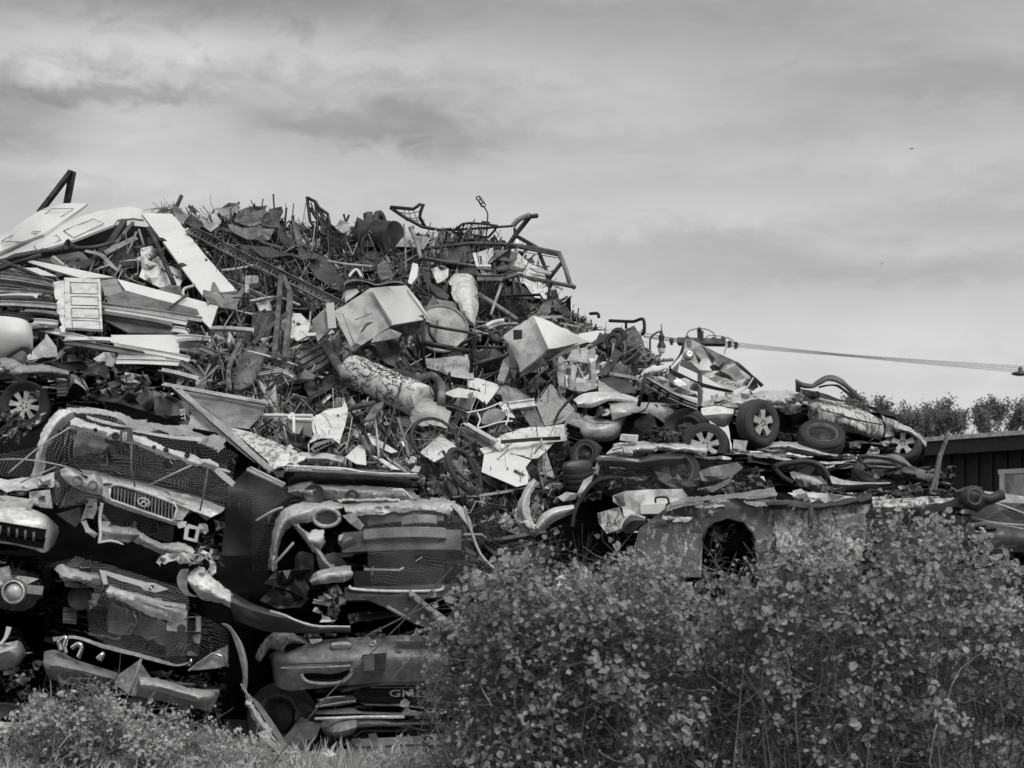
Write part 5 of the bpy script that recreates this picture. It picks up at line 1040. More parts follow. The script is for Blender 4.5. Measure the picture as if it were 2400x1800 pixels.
net('c',[(700,1230),(820,1260),(1290,1420),(1280,1560),(1000,1480),(760,1420)],Y-.2,'netting hanging below the arched chrome grille','net_dark')
net('c',[(1690,1160),(1850,980),(2110,1130),(2230,1150),(2000,1300),(1900,1640),(1640,1640)],Y+.35,'dark netting curtain hanging between the two car stacks','net_dark',.3)
net('c',[(-200,930),(100,880),(330,830),(500,690),(480,980),(300,1080),(0,1060),(-200,1060)],Y-.2,'stretched netting at the edge beside the pale pillar')
net('c',[(400,1010),(470,990),(500,1120),(740,1220),(700,1250),(460,1300),(370,1260)],Y-.25,'netting folds over the pale headlight of the arched grille car')
for p in ([(60,1040),(300,840),(520,700)],[(0,940),(200,940),(480,990),(640,1060)],[(150,1110),(420,990)],[(1100,1130),(1420,980)]):
    tu('netting_cord','c',p,.007,'pale',Y=Y-.36,curve=True,lab='',cat='cord',grp='netting cords stretched over the crushed cars')
# dark side of that car going back, long pale strips on it
sh('car_side','c',[(1690,1150),(1840,1000),(2110,1130),(2240,1180),(2040,1290),(1900,1650),(1640,1650)],'black',t,Y=Y+.6,amp=.02,sp=40,wav=.25,smooth=True)
for a,b in (((1830,1010),(2095,1140)),((1850,1000),(2110,1125))): tu('side_trim','c',[a,b],.018,'pale',t,Y=Y+.3)
# far edge stack
t=T('crushed_car','white crushed car nose with slatted grille at the edge beside the arched grille car','car','crushed cars in the front stacks')
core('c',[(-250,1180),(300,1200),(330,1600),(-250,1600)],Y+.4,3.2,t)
bp=loft('bumper','c',[[(-200,1290,0),(60,1300,0),(230,1310,.05),(350,1360,.15),(425,1440,.5)],[(-200,1350,-.12),(60,1370,-.12),(240,1385,-.08),(350,1420,0),(428,1480,.4)],[(-200,1470,-.15),(60,1490,-.15),(240,1520,-.1),(345,1530,.0),(415,1520,.4)],[(-200,1540,-.1),(60,1560,-.1),(240,1600,-.05),(330,1625,.05),(400,1560,.4)]],'silver_bright',t,Y=Y-.1,nv=12,amp=.006)
for k,(a,b) in enumerate((((-150,1420),(335,1500)),((-150,1465),(330,1560)))): bar('air_slot','c',a,b,.10,.02,'void',bp,Y=Y-.30,sect='flat')
for k in range(6): tu('slot_bar','c',[(-60+k*62,1415+k*12),(-62+k*62,1485+k*12)],.012,'mid',bp,Y=Y-.34)
for k in range(4): tu('grille_bar','c',[(-200,1215+k*30),(60,1225+k*33),(235,1250+k*34)],.03,'white_dirty',t,Y=Y-.05,sq=True)
tu('grille_bar','c',[(240,1250),(180,1360)],.03,'silver',t,Y=Y-.08,sq=True)
loft('bonnet','c',[[(-200,1080,.3),(100,1090,.3),(300,1060,.2),(410,1035,.2)],[(-200,1160,0),(100,1170,0),(280,1150,0),(405,1145,.1)]],'silver_bright',t,Y=Y,nv=8,crump=.05)
sh('headlight','c',[(215,1180),(370,1160),(390,1300),(300,1290),(220,1260)],'lamp_glass',t,Y=Y-.03,amp=.02,sp=22)
for k in range(9):
    r=random.Random(k+50); x=r.uniform(-60,300); y=r.uniform(1090,1300)
    sh('torn_metal','c',[(x,y),(x+r.uniform(40,100),y+r.uniform(-20,20)),(x+r.uniform(30,90),y+r.uniform(20,50)),(x+r.uniform(-10,10),y+r.uniform(20,50))],r.choice(['silver','white_dirty','mid','grey']),t,Y=Y+r.uniform(-.15,.05),amp=.04,sp=14)
t=T('crushed_car','black crushed car with a round fog lamp at the edge of the stack','car','crushed cars in the front stacks')
core('e',[(-250,60),(300,100),(330,520),(-250,520)],Y+.35,3.2,t)
loft('bumper','e',[[(-200,180,0),(100,190,0),(240,230,.1),(310,300,.3)],[(-200,300,-.1),(60,300,-.1),(200,300,0),(312,320,.3)],[(-200,480,-.05),(60,500,-.05),(200,480,.05),(310,380,.3)]],'car_dark',t,Y=Y,nv=8,amp=.03)
sh('bumper_patch','e',[(-100,200),(70,160),(80,230),(180,240),(290,260),(180,310),(70,290),(60,330),(-100,330)],'silver',t,Y=Y-.13,amp=.02,sp=18)
f_=fin('fog_lamp',*lathe(W('e',(105,355),Y-.16),(-.1,-1,.05),[(.001,.05),(.04,.045),(.075,.0),(.085,-.03),(.10,-.03),(.105,.03),(.09,.03)],20),'lamp_glass',t,smooth=True)
fin('lamp_ring',*lathe(W('e',(105,355),Y-.17),(-.1,-1,.05),[(.09,0),(.115,.02),(.115,-.04)],20),'car_dark',f_,smooth=True)
bar('number_strip','e',(170,335),(320,350),.08,.02,'grey',t,Y=Y-.16,sect='flat')
t=T('crushed_car','grey crushed car end with pale shelf piece low at the edge of the stack','car','crushed cars in the front stacks')
core('e',[(-250,620),(150,640),(330,1000),(-250,1080)],Y+.4,3.2,t)
loft('bumper','e',[[(-200,760,0),(40,740,0),(140,720,.1),(185,790,.3)],[(-200,830,-.1),(40,820,-.1),(150,810,0),(190,820,.3)],[(-200,960,0),(20,930,0),(120,900,.05),(170,850,.3)]],'car_grey',t,Y=Y-.05,nv=7)
sh('shelf','e',[(-60,760),(35,735),(130,715),(125,770),(0,810),(-60,810)],'white_dirty',t,Y=Y-.2,amp=.02,sp=20)
loft('pillar','e',[[(-20,760),(30,690),(50,610)],[(0,760),(60,690),(88,620)]],'white_dirty',t,Y=Y-.15,nv=3,th=.02)
t=T('crushed_car','dark flattened car at the foot of the edge stack with a white torn corner','car','crushed cars in the front stacks')
core('e',[(-250,1080),(380,1000),(400,1640),(-250,1640)],Y+.45,3.2,t,'dark')
sh('torn_corner','e',[(-80,1320),(150,1320),(160,1340),(60,1400),(0,1440),(-80,1430)],'white_dirty',t,Y=Y-.05,amp=.03,sp=18)
loft('sill','e',[[(-100,1180),(80,1170),(240,1200)],[(-100,1290),(80,1290),(220,1280)]],'car_dark',t,Y=Y,nv=4,crump=.04)
for k in range(8):
    r=random.Random(k+80); x=r.uniform(-40,300); y=r.uniform(880,1150); a=r.uniform(-.8,-.3)
    sh('torn_metal','e',[(x,y),(x+100*math.cos(a)+r.uniform(0,60),y+90*math.sin(a)),(x+140*math.cos(a),y+120*math.sin(a)+40),(x+30,y+50)],r.choice(['mid','dark','grey','rust']),t,Y=Y+r.uniform(0,.3),amp=.04,sp=18)
# car with the square emblem
t=T('crushed_car','dark crushed car with white grille strip and square emblem under netting','car','crushed cars in the front stacks')
core('e',[(400,150),(1420,380),(1650,940),(330,720)],Y+.45,3.4,t)
loft('bonnet','e',[[(280,180,.5),(560,110,.7),(900,170,.7),(1380,330,.7)],[(430,190,0),(700,180,0),(1000,260,0),(1390,370,.1)]],'car_dark',t,Y=Y-.02,nv=8,amp=.04)
gs=sh('grille_strip','e',[(738,190),(782,198),(920,238),(1080,285),(1150,290),(1250,335),(1155,358),(1075,345),(1045,315),(900,272),(788,228),(800,298),(770,300)],'white',t,Y=Y-.12,amp=.003,sp=30,th=.02)
sh('emblem_plate','e',[(1088,288),(1145,296),(1143,352),(1085,342)],'black',gs,Y=Y-.15,amp=0,sp=40,th=.01)
tu('emblem','e',[[(1092,338),(1105,305),(1142,298)],[(1090,292),(1115,320),(1140,350)]],.008,'white',gs,Y=Y-.17,curve=True); tu('emblem','e',loop([(1088,288),(1145,296),(1143,352),(1085,342)]),.006,'white',gs,Y=Y-.17)
for k in range(4): tu('grille_slat','e',[(800,250+k*16),(1000,318+k*14),(1200,375+k*10),(1390,400+k*12)],.008,'dark',t,Y=Y+.02)
loft('headlight','e',[[(405,190,.1),(450,155,.1),(600,200,.1),(735,210,.1)],[(440,215,-.05),(520,225,-.08),(640,240,-.08),(750,240,-.05)],[(470,255,0),(560,275,0),(650,285,0),(745,292,0)]],'lamp_glass',t,Y=Y-.05,nv=8,nu=16,crump=.05)
loft('headlight_trim','e',[[(480,262),(600,290),(720,300)],[(490,310),(600,320),(700,330)]],'mid',t,Y=Y-.03,nv=3,crump=.03)
loft('bumper_cover','e',[[(815,305,.05),(1000,365,.05),(1200,440,.05),(1375,485,.1)],[(795,345,-.06),(950,400,-.1),(1150,480,-.1),(1375,520,0)],[(800,385,-.04),(900,430,-.06),(1100,520,-.06),(1250,570,0),(1330,600,.0)]],'silver_bright',t,Y=Y-.1,nv=8,amp=.035,fq=4)
loft('bumper_top','e',[[(1000,365),(1180,420),(1375,455)],[(1010,395,-.05),(1180,450,-.05),(1375,485,-.05)]],'silver',t,Y=Y-.2,nv=4)
loft('bumper_inner','e',[[(790,430),(1000,520),(1220,600)],[(800,560),(1000,640),(1230,690)],[(820,640),(1000,680),(1230,760)]],'mid',t,Y=Y+.05,nv=6,amp=.06)
vb=sh('vent_bracket','e',[(1240,590),(1380,560),(1380,540),(1490,535),(1490,650),(1240,645)],'white_dirty',t,Y=Y-.06,amp=.01,sp=30,th=.03)
for k in range(3): bar('vent_slot','e',(1385,568+k*28),(1450,566+k*28),.05,.01,'void',vb,Y=Y-.1,sect='flat')
fin('hole',*lathe(W('e',(1343,628),Y-.1),(0,-1,0),[(.001,0),(.04,0),(.04,-.01)],12),'void',vb)
for p,m in (([(1240,650),(1490,650),(1470,830),(1230,830)],'black'),([(1300,720),(1420,730),(1410,790),(1320,780)],'mid'),([(1430,680),(1490,660),(1480,740),(1430,720)],'pale')): sh('lamp_housing','e',p,m,t,Y=Y-.0,amp=.02,sp=30,th=.02)
loft('lip','e',[[(390,690,.1),(560,680,0),(760,740,-.05),(1000,800,-.08),(1180,850,-.05),(1300,890,-.05),(1410,870,0)],[(400,720,.1),(560,700,0),(760,770,-.05),(1000,830,-.08),(1180,880,-.05),(1300,905,-.05),(1405,885,0)]],'silver',t,Y=Y-.15,nv=4,nu=40)
for p in ([(450,790),(440,720),(490,690),(480,750),(490,810)],[(530,770),(580,740),(605,770),(580,840)],[(720,850),(765,810),(740,860)]): tu('chrome_hook','e',p,.022,'chrome',t,Y=Y-.2,curve=True)
fin('round_lamp',*lathe(W('e',(595,400),Y-.0),(-.2,-1,.1),[(.001,-.02),(.085,-.02),(.10,0),(.11,.02),(.11,-.05)],20),'dark',t,smooth=True)
for k in range(5): bar('vent_slat','e',(470,490+k*20),(570,500+k*20),.045,.02,'mid',t,Y=Y+.1,sect='flat')
sh('torn_metal','e',[(680,380),(730,370),(720,470),(660,480)],'grey',t,Y=Y-.02,amp=.02,sp=24)
wg=loft('folded_wing','e',[[(1400,240,.1),(1440,190,0),(1520,190,0),(1620,290,0),(1710,360,.05),(1798,490,.1)],[(1400,260,-.1),(1480,300,-.15),(1560,330,-.15),(1650,390,-.1),(1720,440,-.05),(1795,492,.1)],[(1440,330,.1),(1500,390,0),(1600,410,0),(1680,440,.05),(1740,470,.1),(1790,494,.12)]],'silver_bright',t,Y=Y-.2,nv=10,nu=30,amp=.03,fq=4)
loft('folded_panel','e',[[(1310,250),(1340,190),(1400,185)],[(1330,330),(1370,360),(1390,340)],[(1400,380),(1440,390),(1470,390)]],'silver',t,Y=Y-.1,nv=5)
for p,m in (([(1172,108),(1240,70),(1470,72),(1490,110),(1420,150),(1260,130),(1190,140),(1175,180)],'white_dirty'),([(1480,70),(1540,60),(1590,140),(1590,210),(1535,265),(1470,215),(1540,200),(1545,130)],'silver_bright'),([(1400,150),(1500,90),(1520,110),(1470,160)],'grey')): sh('torn_metal','e',p,m,t,Y=Y-.25,amp=.05,sp=18)
net('e',[(480,160),(560,90),(760,140),(1380,340),(1400,420),(1380,900),(1250,900),(820,760),(660,660),(640,480),(700,330),(500,240)],Y-.3,'fine netting over the square emblem car')
net('e',[(1220,640),(1520,540),(1690,640),(1700,840),(1400,920),(1220,850)],Y-.28,'netting hanging over the vent bracket of the square emblem car','net_dark')
# bumper with tubes at the foot
t=T('crushed_car','crushed car with a long round grey bumper behind the pale weed bush','car','crushed cars in the front stacks')
core('e',[(340,860),(1640,1000),(1640,1660),(300,1600)],Y+.35,3.2,t)
loft('bumper','e',[[(330,800,.1),(420,790,0),(560,860,0),(720,910,0),(870,960,0)],[(330,900,-.1),(420,900,-.2),(560,930,-.2),(720,970,-.2),(850,1000,-.2)],[(370,1000,.05),(480,1010,-.05),(600,1010,-.05),(720,1020,-.05),(840,1030,0)]],'car_grey',t,Y=Y-.05,nv=8)
loft('bumper','e',[[(1020,980,0),(1160,1000,0),(1300,1040,0),(1450,1075,0),(1620,1080,.2)],[(1040,1040,-.15),(1160,1050,-.2),(1300,1090,-.2),(1450,1140,-.2),(1620,1110,.1)],[(1000,1120,0),(1160,1150,-.05),(1300,1190,-.05),(1430,1210,-.05),(1560,1240,.15)]],'silver',t,Y=Y-.08,nv=10)
bar('bumper_groove','e',(1170,1080),(1450,1155),.05,.02,'black',t,Y=Y-.31,sect='flat')
sh('bumper_middle','e',[(820,1010),(1030,860),(1140,1020),(1140,1150),(960,1120)],'car_grey',t,Y=Y-.1,amp=.02,sp=30)
h_=sh('headlight','e',[(1395,935),(1580,805),(1690,750),(1690,900),(1600,920)],'lamp_glass',t,Y=Y-.12,amp=.015,sp=24,th=.02)
tu('chrome_edge','e',[[(1395,935),(1580,808),(1640,830),(1690,910)],[(1400,900),(1420,850)]],.016,'chrome',h_,Y=Y-.18)
for k in range(14):
    r=random.Random(k+20); x=r.uniform(1150,1640); y=r.uniform(930,1060)
    sh('torn_metal','e',[(x,y),(x+r.uniform(40,90),y+r.uniform(-20,20)),(x+r.uniform(30,90),y+r.uniform(20,50)),(x+r.uniform(-10,10),y+r.uniform(20,40))],r.choice(['dark','plastic','mid','rust']),t,Y=Y+r.uniform(-.12,.1),amp=.05,sp=14)
tu('dry_twig','e',[(1045,850),(1010,960),(960,1110)],.012,'stem_pale',Y=16.7,lab='pale dry twig standing before the long round bumper',cat='stem'); tu('dry_twig','e',[(1150,1090),(1090,1180),(1050,1240)],.01,'stem',Y=16.7,lab='thin dark twig beside the pale dry twig',cat='stem')
# bent pillar falling from the stack to the grass
t=T('bent_pillar','long bent silver car pillar falling to the grass between the stacks','car pillar')
loft('strip','e',[[(1640,590,.1),(1710,660,0),(1760,790,0),(1790,930,0),(1800,1060,.05)],[(1690,600,-.08),(1760,690,-.12),(1800,830,-.12),(1815,960,-.1),(1815,1080,0)],[(1705,610,.1),(1785,720,.05),(1830,850,.05),(1835,980,.05),(1828,1090,.1)]],'silver_bright',t,Y=Y-.3,nv=8)
loft('strip','e',[[(1770,1040),(1830,1160),(1890,1290),(1950,1400),(2120,1590)],[(1800,1050,-.05),(1860,1160,-.05),(1920,1290,-.05),(1985,1390,-.05),(2150,1585,-.05)],[(1830,1100),(1890,1190),(1960,1310),(2010,1390),(2160,1580)]],'silver',t,Y=Y-.4,nv=5,nu=30,amp=.03)
loft('strip','e',[[(1840,1105),(1920,1180),(2000,1290),(2090,1430),(2160,1580)],[(1850,1120),(1900,1210),(1970,1320),(2060,1460),(2140,1590)]],'car_grey',t,Y=Y-.25,nv=4)
sh('flag_end','e',[(1905,1400),(1960,1380),(2020,1400),(2000,1440),(2080,1530),(2060,1540),(1960,1460)],'white_dirty',t,Y=Y-.5,amp=.02,sp=22)
for i,(p,l) in enumerate((([(2060,1590),(2120,1560),(2230,1570),(2190,1610),(2090,1615)],'crumpled white paper on the grass at the foot of the bent pillar'),([(1490,1545),(1540,1510),(1590,1520),(1560,1560)],'small white paper scrap in the grass below the weed tuft'))): sh('paper_scrap','e',p,'white',Y=16.6,amp=.05,sp=16,lab=l,cat='paper')
sh('paper_scrap','f',[(480,1540),(530,1520),(600,1560),(540,1580)],'white',Y=16.3,amp=.03,sp=16,lab='white paper scrap in the grass below the chrome bumper pickup',cat='paper')
# silver van
Y=17.6
t=T('crushed_car','silver crushed van front with empty oval lamp hole and bare bumper bars','car','crushed cars in the front stacks')
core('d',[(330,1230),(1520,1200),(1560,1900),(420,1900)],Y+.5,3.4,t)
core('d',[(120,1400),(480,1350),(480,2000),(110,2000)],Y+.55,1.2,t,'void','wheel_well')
loft('wing','d',[[(100,1690,.2),(115,1500,.1),(150,1340,.05),(220,1240,.05),(330,1190,.1),(520,1180,.3),(680,1215,.4)],[(130,1690,0),(140,1520,-.1),(180,1380,-.12),(250,1300,-.12),(350,1260,-.1),(480,1240,-.05),(640,1240,.05)],[(150,1680,.1),(165,1530,.05),(205,1420,0),(275,1350,0),(360,1340,-.02),(430,1330,-.02),(450,1300,0)]],'silver',t,Y=Y,nv=12,nu=30,amp=.015)
loft('wing_top','d',[[(420,1330,0),(440,1270,-.02),(520,1238,0),(640,1245,0),(720,1270,.1)],[(430,1345,.03),(470,1365,.03),(540,1370,.03),(640,1310,.03),(700,1290,.1)]],'void',t,Y=Y+.02,nv=4)
lo_=tu('lamp_ring','d',loop(oval(522,1305,97,66,20)),.018,'silver',t,Y=Y-.06); 
sh('lamp_hole','d',oval(522,1305,92,60,20),'dark',lo_,Y=Y-.02,amp=.0,sp=40)
loft('wing_brace','d',[[(270,1345,0),(330,1430,0),(410,1560,0),(500,1690,0)],[(320,1345,-.08),(390,1440,-.08),(450,1560,-.08),(530,1690,-.08)],[(330,1360,0),(420,1450,0),(480,1570,0),(560,1700,0)]],'silver',t,Y=Y-.05,nv=4,amp=.02)
loft('washer_bottle','d',[[(385,1430),(430,1400),(500,1400)],[(390,1470,-.12),(450,1470,-.12),(500,1440,-.1)],[(430,1530,-.05),(470,1520,-.08),(500,1490,-.05)],[(440,1550),(470,1545),(495,1500)]],'white_dirty',t,Y=Y-.05,amp=.02,nv=8)
loft('bonnet','d',[[(600,1185,.5),(900,1160,.6),(1250,1160,.6),(1480,1180,.5)],[(650,1230,.05),(900,1220,0),(1200,1205,0),(1470,1215,.05)],[(700,1290,0),(850,1285,-.08),(1100,1260,-.08),(1350,1250,-.05),(1450,1290,.05)]],'silver',t,Y=Y-.02,nv=10,nu=30,crump=.05)
loft('bonnet_edge','d',[[(600,1178),(900,1162),(1150,1178),(1420,1165)],[(610,1192),(900,1178),(1150,1195),(1420,1185)]],'white_dirty',t,Y=Y-.18,nv=3,amp=.02)
for x,y in ((900,1235),(960,1230),(1170,1240)): sh('paper_debris','d',[(x-25,y),(x,y-20),(x+35,y-15),(x+30,y+12)],'white',t,Y=Y-.2,amp=.03,sp=12)
sh('brace_plate','d',[(640,1290),(720,1270),(800,1360),(770,1400),(700,1350)],'silver',t,Y=Y-.08,amp=.03,sp=22)
for a,b,r_,m,yy in (((830,1345),(1390,1310),.05,'mid',0),((1080,1345),(1340,1335),.045,'grey',-.06),((800,1445),(1410,1432),.055,'grey',-.14),((640,1505),(1520,1485),.11,'mid',-.08)):
    bar('bumper_bar','d',a,b,r_*1.7,.05,m,t,Y=Y+yy,sect='flat',bend=.05)
loft('bar_end','d',[[(610,1500),(620,1440),(660,1430)],[(640,1530,-.08),(660,1490,-.12),(720,1460,-.1)],[(680,1560),(720,1540),(780,1530)]],'mid',t,Y=Y-.08,nv=6)
sh('hook','d',[(610,1470),(615,1435),(650,1428),(640,1450),(625,1480)],'white',t,Y=Y-.2,amp=.01,sp=20)
loft('wing','d',[[(1460,1195,.1),(1520,1230,.1),(1580,1310,.15),(1600,1390,.2)],[(1440,1220,0),(1500,1280,-.05),(1550,1350,-.05),(1585,1400,.1)]],'silver',t,Y=Y-.02,nv=5)
loft('grille_cover','d',[[(830,1560),(1100,1550),(1400,1545)],[(820,1750,-.1),(1100,1760,-.1),(1400,1740,-.1)],[(850,1880),(1100,1900),(1380,1890)]],'black',t,Y=Y+.05,nv=6,amp=.03)
loft('wheel_liner','d',[[(290,1600),(330,1560),(420,1580)],[(290,1750,-.1),(340,1700,-.15),(430,1700,-.1)],[(310,1850),(350,1830),(430,1800)]],'dark',t,Y=Y+.2,nv=6)
sh('liner_flap','d',[(450,1600),(580,1560),(670,1640),(660,1680),(490,1760)],'mid',t,Y=Y+.05,amp=.02,sp=26)
net('d',[(640,1210),(900,1160),(1420,1160),(1500,1220),(1560,1400),(1640,1620),(1780,1760),(1600,1850),(1350,1820),(850,1790),(820,1500),(700,1300)],Y-.34,'netting wrapped over the bare bumper bars of the silver van')
net('d',[(440,1260),(620,1240),(640,1340),(560,1370),(460,1350)],Y-.15,'netting patch across the oval lamp hole')
net('d',[(-30,1180),(180,1110),(400,1190),(200,1260),(130,1420),(90,1700),(-30,1700)],Y+.1,'dark netting hanging beside the silver van wing','net_dark',.25)
for p in ([(1540,1220),(1600,1420),(1680,1600),(1850,1740),(1980,1760)],[(0,1330),(120,1260),(200,1230)],[(130,1659),(280,1490)]): tu('netting_cord','d',p,.012,'pale',Y=Y-.4,curve=True,lab='',cat='cord',grp='netting cords stretched over the crushed cars')
lu=loft('loose_headlamp','f',[[(400,260,.1),(450,210,0),(560,180,0),(690,170,.1)],[(400,285,-.1),(500,240,-.15),(620,225,-.15),(712,215,-.05)],[(420,300,0),(520,285,-.05),(640,275,-.05),(705,255,.05)]],'lamp_glass',t,Y=Y-.25,nv=10,amp=.03,fq=8)
for k in range(18):
    r=random.Random(k+33); x=r.uniform(420,640); y=r.uniform(310,530)
    sh('engine_fragment','f',[(x,y),(x+r.uniform(30,80),y+r.uniform(-20,20)),(x+r.uniform(30,90),y+r.uniform(30,70)),(x+r.uniform(-20,10),y+r.uniform(30,60))],r.choice(['alu','white_dirty','grey','mid','pale']),t,Y=Y+r.uniform(-.3,-.1),amp=.05,sp=12)
sh('wing_liner','f',[(60,290),(150,200),(410,180),(350,250),(400,330),(370,400),(260,350),(120,310)],'car_dark',t,Y=Y-.1,amp=.09,sp=16)
sh('wing_liner','f',[(30,420),(120,320),(260,370),(400,400),(330,470),(160,480)],'dark',t,Y=Y-.05,amp=.07,sp=18)
bar('cross_beam','f',(660,382),(1545,355),.12,.05,'dark',t,Y=Y-.2,sect='flat'); tu('chrome_strip','f',[(690,310),(730,335),(1000,350),(1340,345),(1390,310)],.014,'silver_bright',t,Y=Y-.26,curve=True)
tu('chrome_strip','f',[(800,190),(1060,195),(1095,175)],.012,'silver',t,Y=Y-.24)
loft('radiator_frame','f',[[(720,200),(1000,200),(1380,205)],[(730,320),(1000,330),(1380,320)]],'black',t,Y=Y-.1,nv=4)
sh('torn_bracket','f',[(1490,230),(1560,200),(1640,150),(1600,260),(1560,330)],'grey',t,Y=Y-.2,amp=.07,sp=14); sh('torn_bracket','f',[(1620,310),(1700,270),(1790,300),(1740,350),(1680,330)],'white_dirty',t,Y=Y-.2,amp=.07,sp=12); sh('torn_bracket','f',[(1440,270),(1540,250),(1620,320),(1560,390),(1460,340)],'mid',t,Y=Y-.2,amp=.07,sp=14)
loft('under_lip','f',[[(680,520),(900,500),(1200,480)],[(690,600,-.1),(900,560,-.1),(1200,520,-.1)]],'car_black',t,Y=Y-.05,nv=5,amp=.04)
t=T('channel_beam','broad dark channel beam with a pale riveted edge sloping out of the stack','beam')
sh('web','f',[(760,385),(980,378),(1130,362),(1450,618),(1380,655),(1170,590),(960,470)],'car_dark',t,Y=Y-.45,amp=.015,sp=34,th=.02)
f_=loft('flange','f',[[(1135,345,0),(1300,480,0),(1475,610,0)],[(1130,390,-.05),(1290,520,-.05),(1455,640,-.05)]],'grey',t,Y=Y-.48,nv=3,th=.02)
for k in range(5): fin('rivet',*lathe(W('f',(1160+k*68,395+k*55),Y-.54),(0,-1,.2),[(.001,.012),(.012,.01),(.014,0)],8),'dark',f_)
tu('broken_edge','f',[(970,465),(1050,510),(1140,560)],.016,'grey',t,Y=Y-.48)
loft('dark_fender','f',[[(-260,300,.1),(-60,430,.1),(60,480,0),(200,520,0),(420,600,0),(700,610,.1)],[(-200,420,-.1),(-60,480,-.15),(80,520,-.15),(250,560,-.15),(430,620,-.1),(700,630,0)],[(-160,560,.1),(0,620,0),(150,650,0),(300,655,0),(450,650,0),(700,650,.1)]],'car_dark',Y=Y-.25,nv=8,nu=30,lab='long dark curved fender lying between silver van and smooth bumper car',cat='fender')
loft('fender_edge','f',[[(100,488),(200,515),(420,595),(700,605)],[(105,505),(200,530),(420,608),(700,615)]],'silver_bright',Y=Y-.45,nv=3,lab='thin bright trim along the long dark curved fender',cat='trim')  # bright strip drawn along the fender's upper edge
# smooth bumper saloon
t=T('crushed_car','mid grey crushed saloon nose with smooth bumper and pale turn signal','car','crushed cars in the front stacks')
core('f',[(140,740),(1450,700),(1450,1090),(160,1080)],Y+.5,3.4,t)
bp=loft('bumper','f',[[(100,830,.6),(140,800,.25),(230,785,.1),(340,745,.02),(560,708,0),(800,692,0),(1100,680,0),(1420,685,0)],[(115,860,.5),(140,850,.1),(240,830,-.1),(400,812,-.16),(600,800,-.2),(800,800,-.2),(1100,790,-.2),(1420,790,-.2)],[(130,960,.5),(150,950,.1),(250,930,-.1),(400,910,-.2),(600,890,-.24),(800,880,-.24),(1100,870,-.24),(1420,870,-.24)],[(140,1040,.5),(165,1060,.1),(260,1085,-.02),(400,1070,-.1),(600,1050,-.14),(800,1035,-.14),(1100,1020,-.14),(1420,1010,-.14)]],'car_grey',t,Y=Y-.1,nv=20,nu=44,amp=.006)
loft('crease','f',[[(180,885),(400,882),(720,868)],[(180,895),(400,892),(720,876)]],'dark',bp,Y=Y-.36,nv=2)
loft('crease','f',[[(185,912),(400,910),(700,892)],[(185,920),(400,918),(700,902)]],'silver',bp,Y=Y-.36,nv=2)
loft('turn_signal','f',[[(558,728,0),(620,718,0),(690,720,0),(708,742,.02)],[(560,750,-.04),(620,745,-.05),(690,745,-.05),(708,755,0)],[(556,782,0),(620,784,0),(680,783,0),(702,768,.02)]],'lamp_glass',bp,Y=Y-.26,nv=6,nu=12,amp=.0)
tu('signal_edge','f',loop([(558,726),(690,716),(710,745),(680,787),(556,786)]),.008,'dark',bp,Y=Y-.28)
loft('turn_signal','f',[[(1060,700,0),(1150,685,0),(1300,690,0),(1350,720,.02)],[(1036,720,-.04),(1150,720,-.05),(1300,720,-.05),(1350,740,0)],[(1055,762,0),(1150,766,0),(1280,760,0),(1340,750,.02)]],'grey',bp,Y=Y-.3,nv=6,nu=12,amp=.0)
tu('badge','f',loop(oval(868,735,20,13,14,rot=-.4)),.007,'chrome',bp,Y=Y-.26)
pl=hexa('plate_holder','f',[(785,822),(965,808),(965,925),(790,940)],[(790,815,.15),(970,800,.15),(970,920,.15),(795,935,.15)],'dark',bp,Y=Y-.42,dent=.01,n=4)
sh('plate_flap','f',[(800,830),(875,822),(878,935),(795,938)],'mid',bp,Y=Y-.45,amp=.005,sp=30)
fo=loft('fog_opening','f',[[(335,962),(420,955),(560,962),(715,925)],[(360,1000,.03),(450,1000,.03),(600,995,.03),(700,970,.03)],[(390,1022),(470,1030),(600,1022),(690,985)]],'void',bp,Y=Y-.33,nv=4,amp=0)
tu('fog_rim','f',[(335,965),(360,1008),(420,1030),(540,1036),(640,1020),(690,985),(715,930)],.018,'car_grey',bp,Y=Y-.34,curve=True)
loft('lower_lip','f',[[(560,1060),(900,1030),(1420,1020)],[(640,1100,-.1),(900,1050,-.1),(1420,1045,-.1)]],'car_dark',t,Y=Y-.2,nv=4)
loft('wing','f',[[(0,830,.3),(60,720,.2),(130,660,.1),(250,630,.1),(390,710,.1)],[(40,860,.2),(90,760,.05),(150,700,-.05),(260,680,-.05),(385,730,0)],[(85,770,.2),(110,780,.1),(200,775,0),(280,745,0),(340,740,.05)]],'car_grey',t,Y=Y-.05,nv=10,amp=.03)
loft('lamp_gap','f',[[(210,800),(230,745),(370,735)],[(215,805),(260,790),(370,742)]],'void',t,Y=Y-.17,nv=3)
sh('white_clip','f',[(390,705),(490,700),(480,720),(415,740)],'white_dirty',t,Y=Y-.25,amp=.01,sp=20)
for k in range(26):
    r=random.Random(k+120); x=r.uniform(320,1350); y=r.uniform(640,700)
    sh('torn_metal','f',[(x,y),(x+r.uniform(30,90),y+r.uniform(-25,10)),(x+r.uniform(40,90),y+r.uniform(10,30)),(x+r.uniform(-10,10),y+r.uniform(10,30))],r.choice(['dark','plastic','car_grey','mid','rust']),t,Y=Y+r.uniform(-.15,.1),amp=.04,sp=14)
